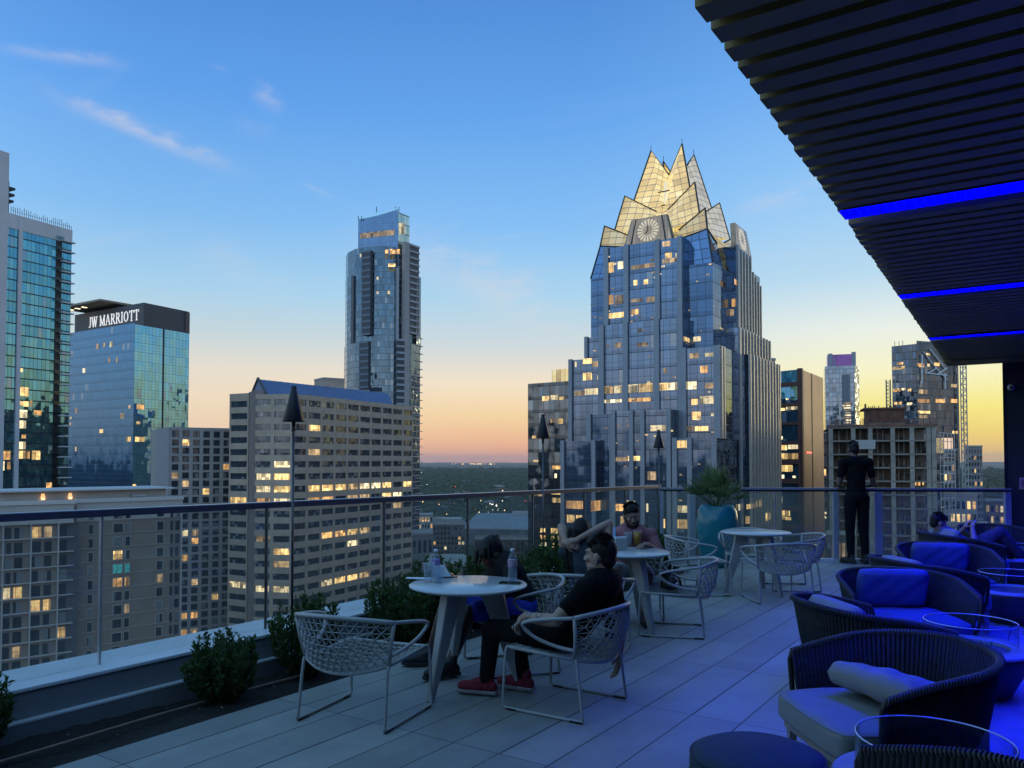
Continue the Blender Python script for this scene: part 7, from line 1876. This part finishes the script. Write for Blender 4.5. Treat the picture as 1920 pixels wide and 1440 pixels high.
# menu tent, packets on the second table
p = on_table(1142,1026); t = thing('menu_stand', 'light blue folded menu card standing on the middle table', 'menu', (p.x,p.y,.702), YAW-.25, None)
q = MB(); slab(q, [(-.075,-.05,0),(.075,-.05,0),(.06,.0,.19),(-.06,.0,.19)], (0,-1,.25)); slab(q, [(-.075,.055,0),(.075,.055,0),(.06,.004,.19),(-.06,.004,.19)], (0,1,.25)); q.build('card', M_bluep, t)
p = on_table(1163,1032); t = thing('napkin_holder', 'white napkin holder in front of the menu card on middle table', 'napkin holder', (p.x,p.y,.702), YAW+.3)
q = MB(); q.span(-.06,.06,-.025,-.019,0,.11); q.build('side_plate', M_white, t); q = MB(); q.span(-.06,.06,.019,.025,0,.11); q.build('side_plate', M_white, t); q = MB(); q.span(-.055,.055,-.0185,.0185,.001,.125); q.build('napkins', M_paper, t); q = MB(); q.span(-.06,.06,-.0188,.0188,-.0,.0009); q.build('base_plate', M_white, t)
cup('clear glass between the napkin holder and the orange drink', 1178,1024, mat=M_pet, h=.13)
# small black bag on the wire chair
M_ = Matrix.Translation(ch_bag.location) @ Matrix.Rotation(ch_bag.rotation_euler.z, 4, 'Z'); p = M_ @ Vector((.06,.02,.362))
t = thing('handbag', 'small black handbag with arched straps on the wire chair seat', 'bag', p, YAW)
fuse([('e', (0,0,.05), (.075,.05,.06), Matrix.Identity(3)), ('e', (0,0,.03), (.085,.055,.04), Matrix.Identity(3)), ('c', (-.02,0,.09), (.02,0,.10), .025, .02)], 'bag_body', flat('black_leather', (.012,.012,.014), .45, var=.3, scale=20, bump=.2), t, .006, 4)
for s in (-1,1):
    q = MB(); q.tube(cat_pts([(-.085,.03*s,.01),(-.075,.03*s,.09),(0,.03*s,.14),(.075,.03*s,.09),(.085,.03*s,.01)],6), .006, 6); q.build('strap', M_black, t, True)
q = MB(); q.sphere((.045,-.045,.05), (.02,.012,.02), 10, 8); q.build('clasp', M_alu, t, True)
# phones in hands
MB_ = Matrix.Translation((pB.x,pB.y,0)) @ Matrix.Rotation(face_dir(*tuple(cf(-.95,-.3))[:2]), 4, 'Z')
ph = phone('lit phone held low by the person in blue shorts', (0,0,0), (0,0,0), True); ph.matrix_world = MB_ @ Matrix.Translation((0,.455,.655)) @ Matrix.Rotation(math.radians(45), 4, 'X')
MF_ = Matrix.Translation((pF.x,pF.y,0)) @ Matrix.Rotation(face_dir(.83,.56), 4, 'Z')
ph = phone('dark phone held up by the reclining man', (0,0,0), (0,0,0)); ph.matrix_world = MF_ @ Matrix.Translation((-.02,.155,.775)) @ Matrix.Rotation(math.radians(75), 4, 'X')
# ------------------------------------------------------------------ evening air over the city
hm = bpy.data.materials.new('evening_air'); hm.use_nodes = True; nt = hm.node_tree
for n_ in list(nt.nodes):
    if n_.type != 'OUTPUT_MATERIAL': nt.nodes.remove(n_)
pv = N(nt, 'ShaderNodeVolumePrincipled'); pv.inputs['Color'].default_value = (.92,.88,.86,1); pv.inputs['Density'].default_value = 3.0e-5; pv.inputs['Anisotropy'].default_value = .2
nt.links.new(pv.outputs[0], nt.nodes['Material Output'].inputs['Volume'])
q = MB(); q.span(-27000,27000,-27000,27000,GROUND_Z-1,160)
tag(q.build('haze', hm), 'thin evening haze softening the far land', 'haze', kind='stuff')
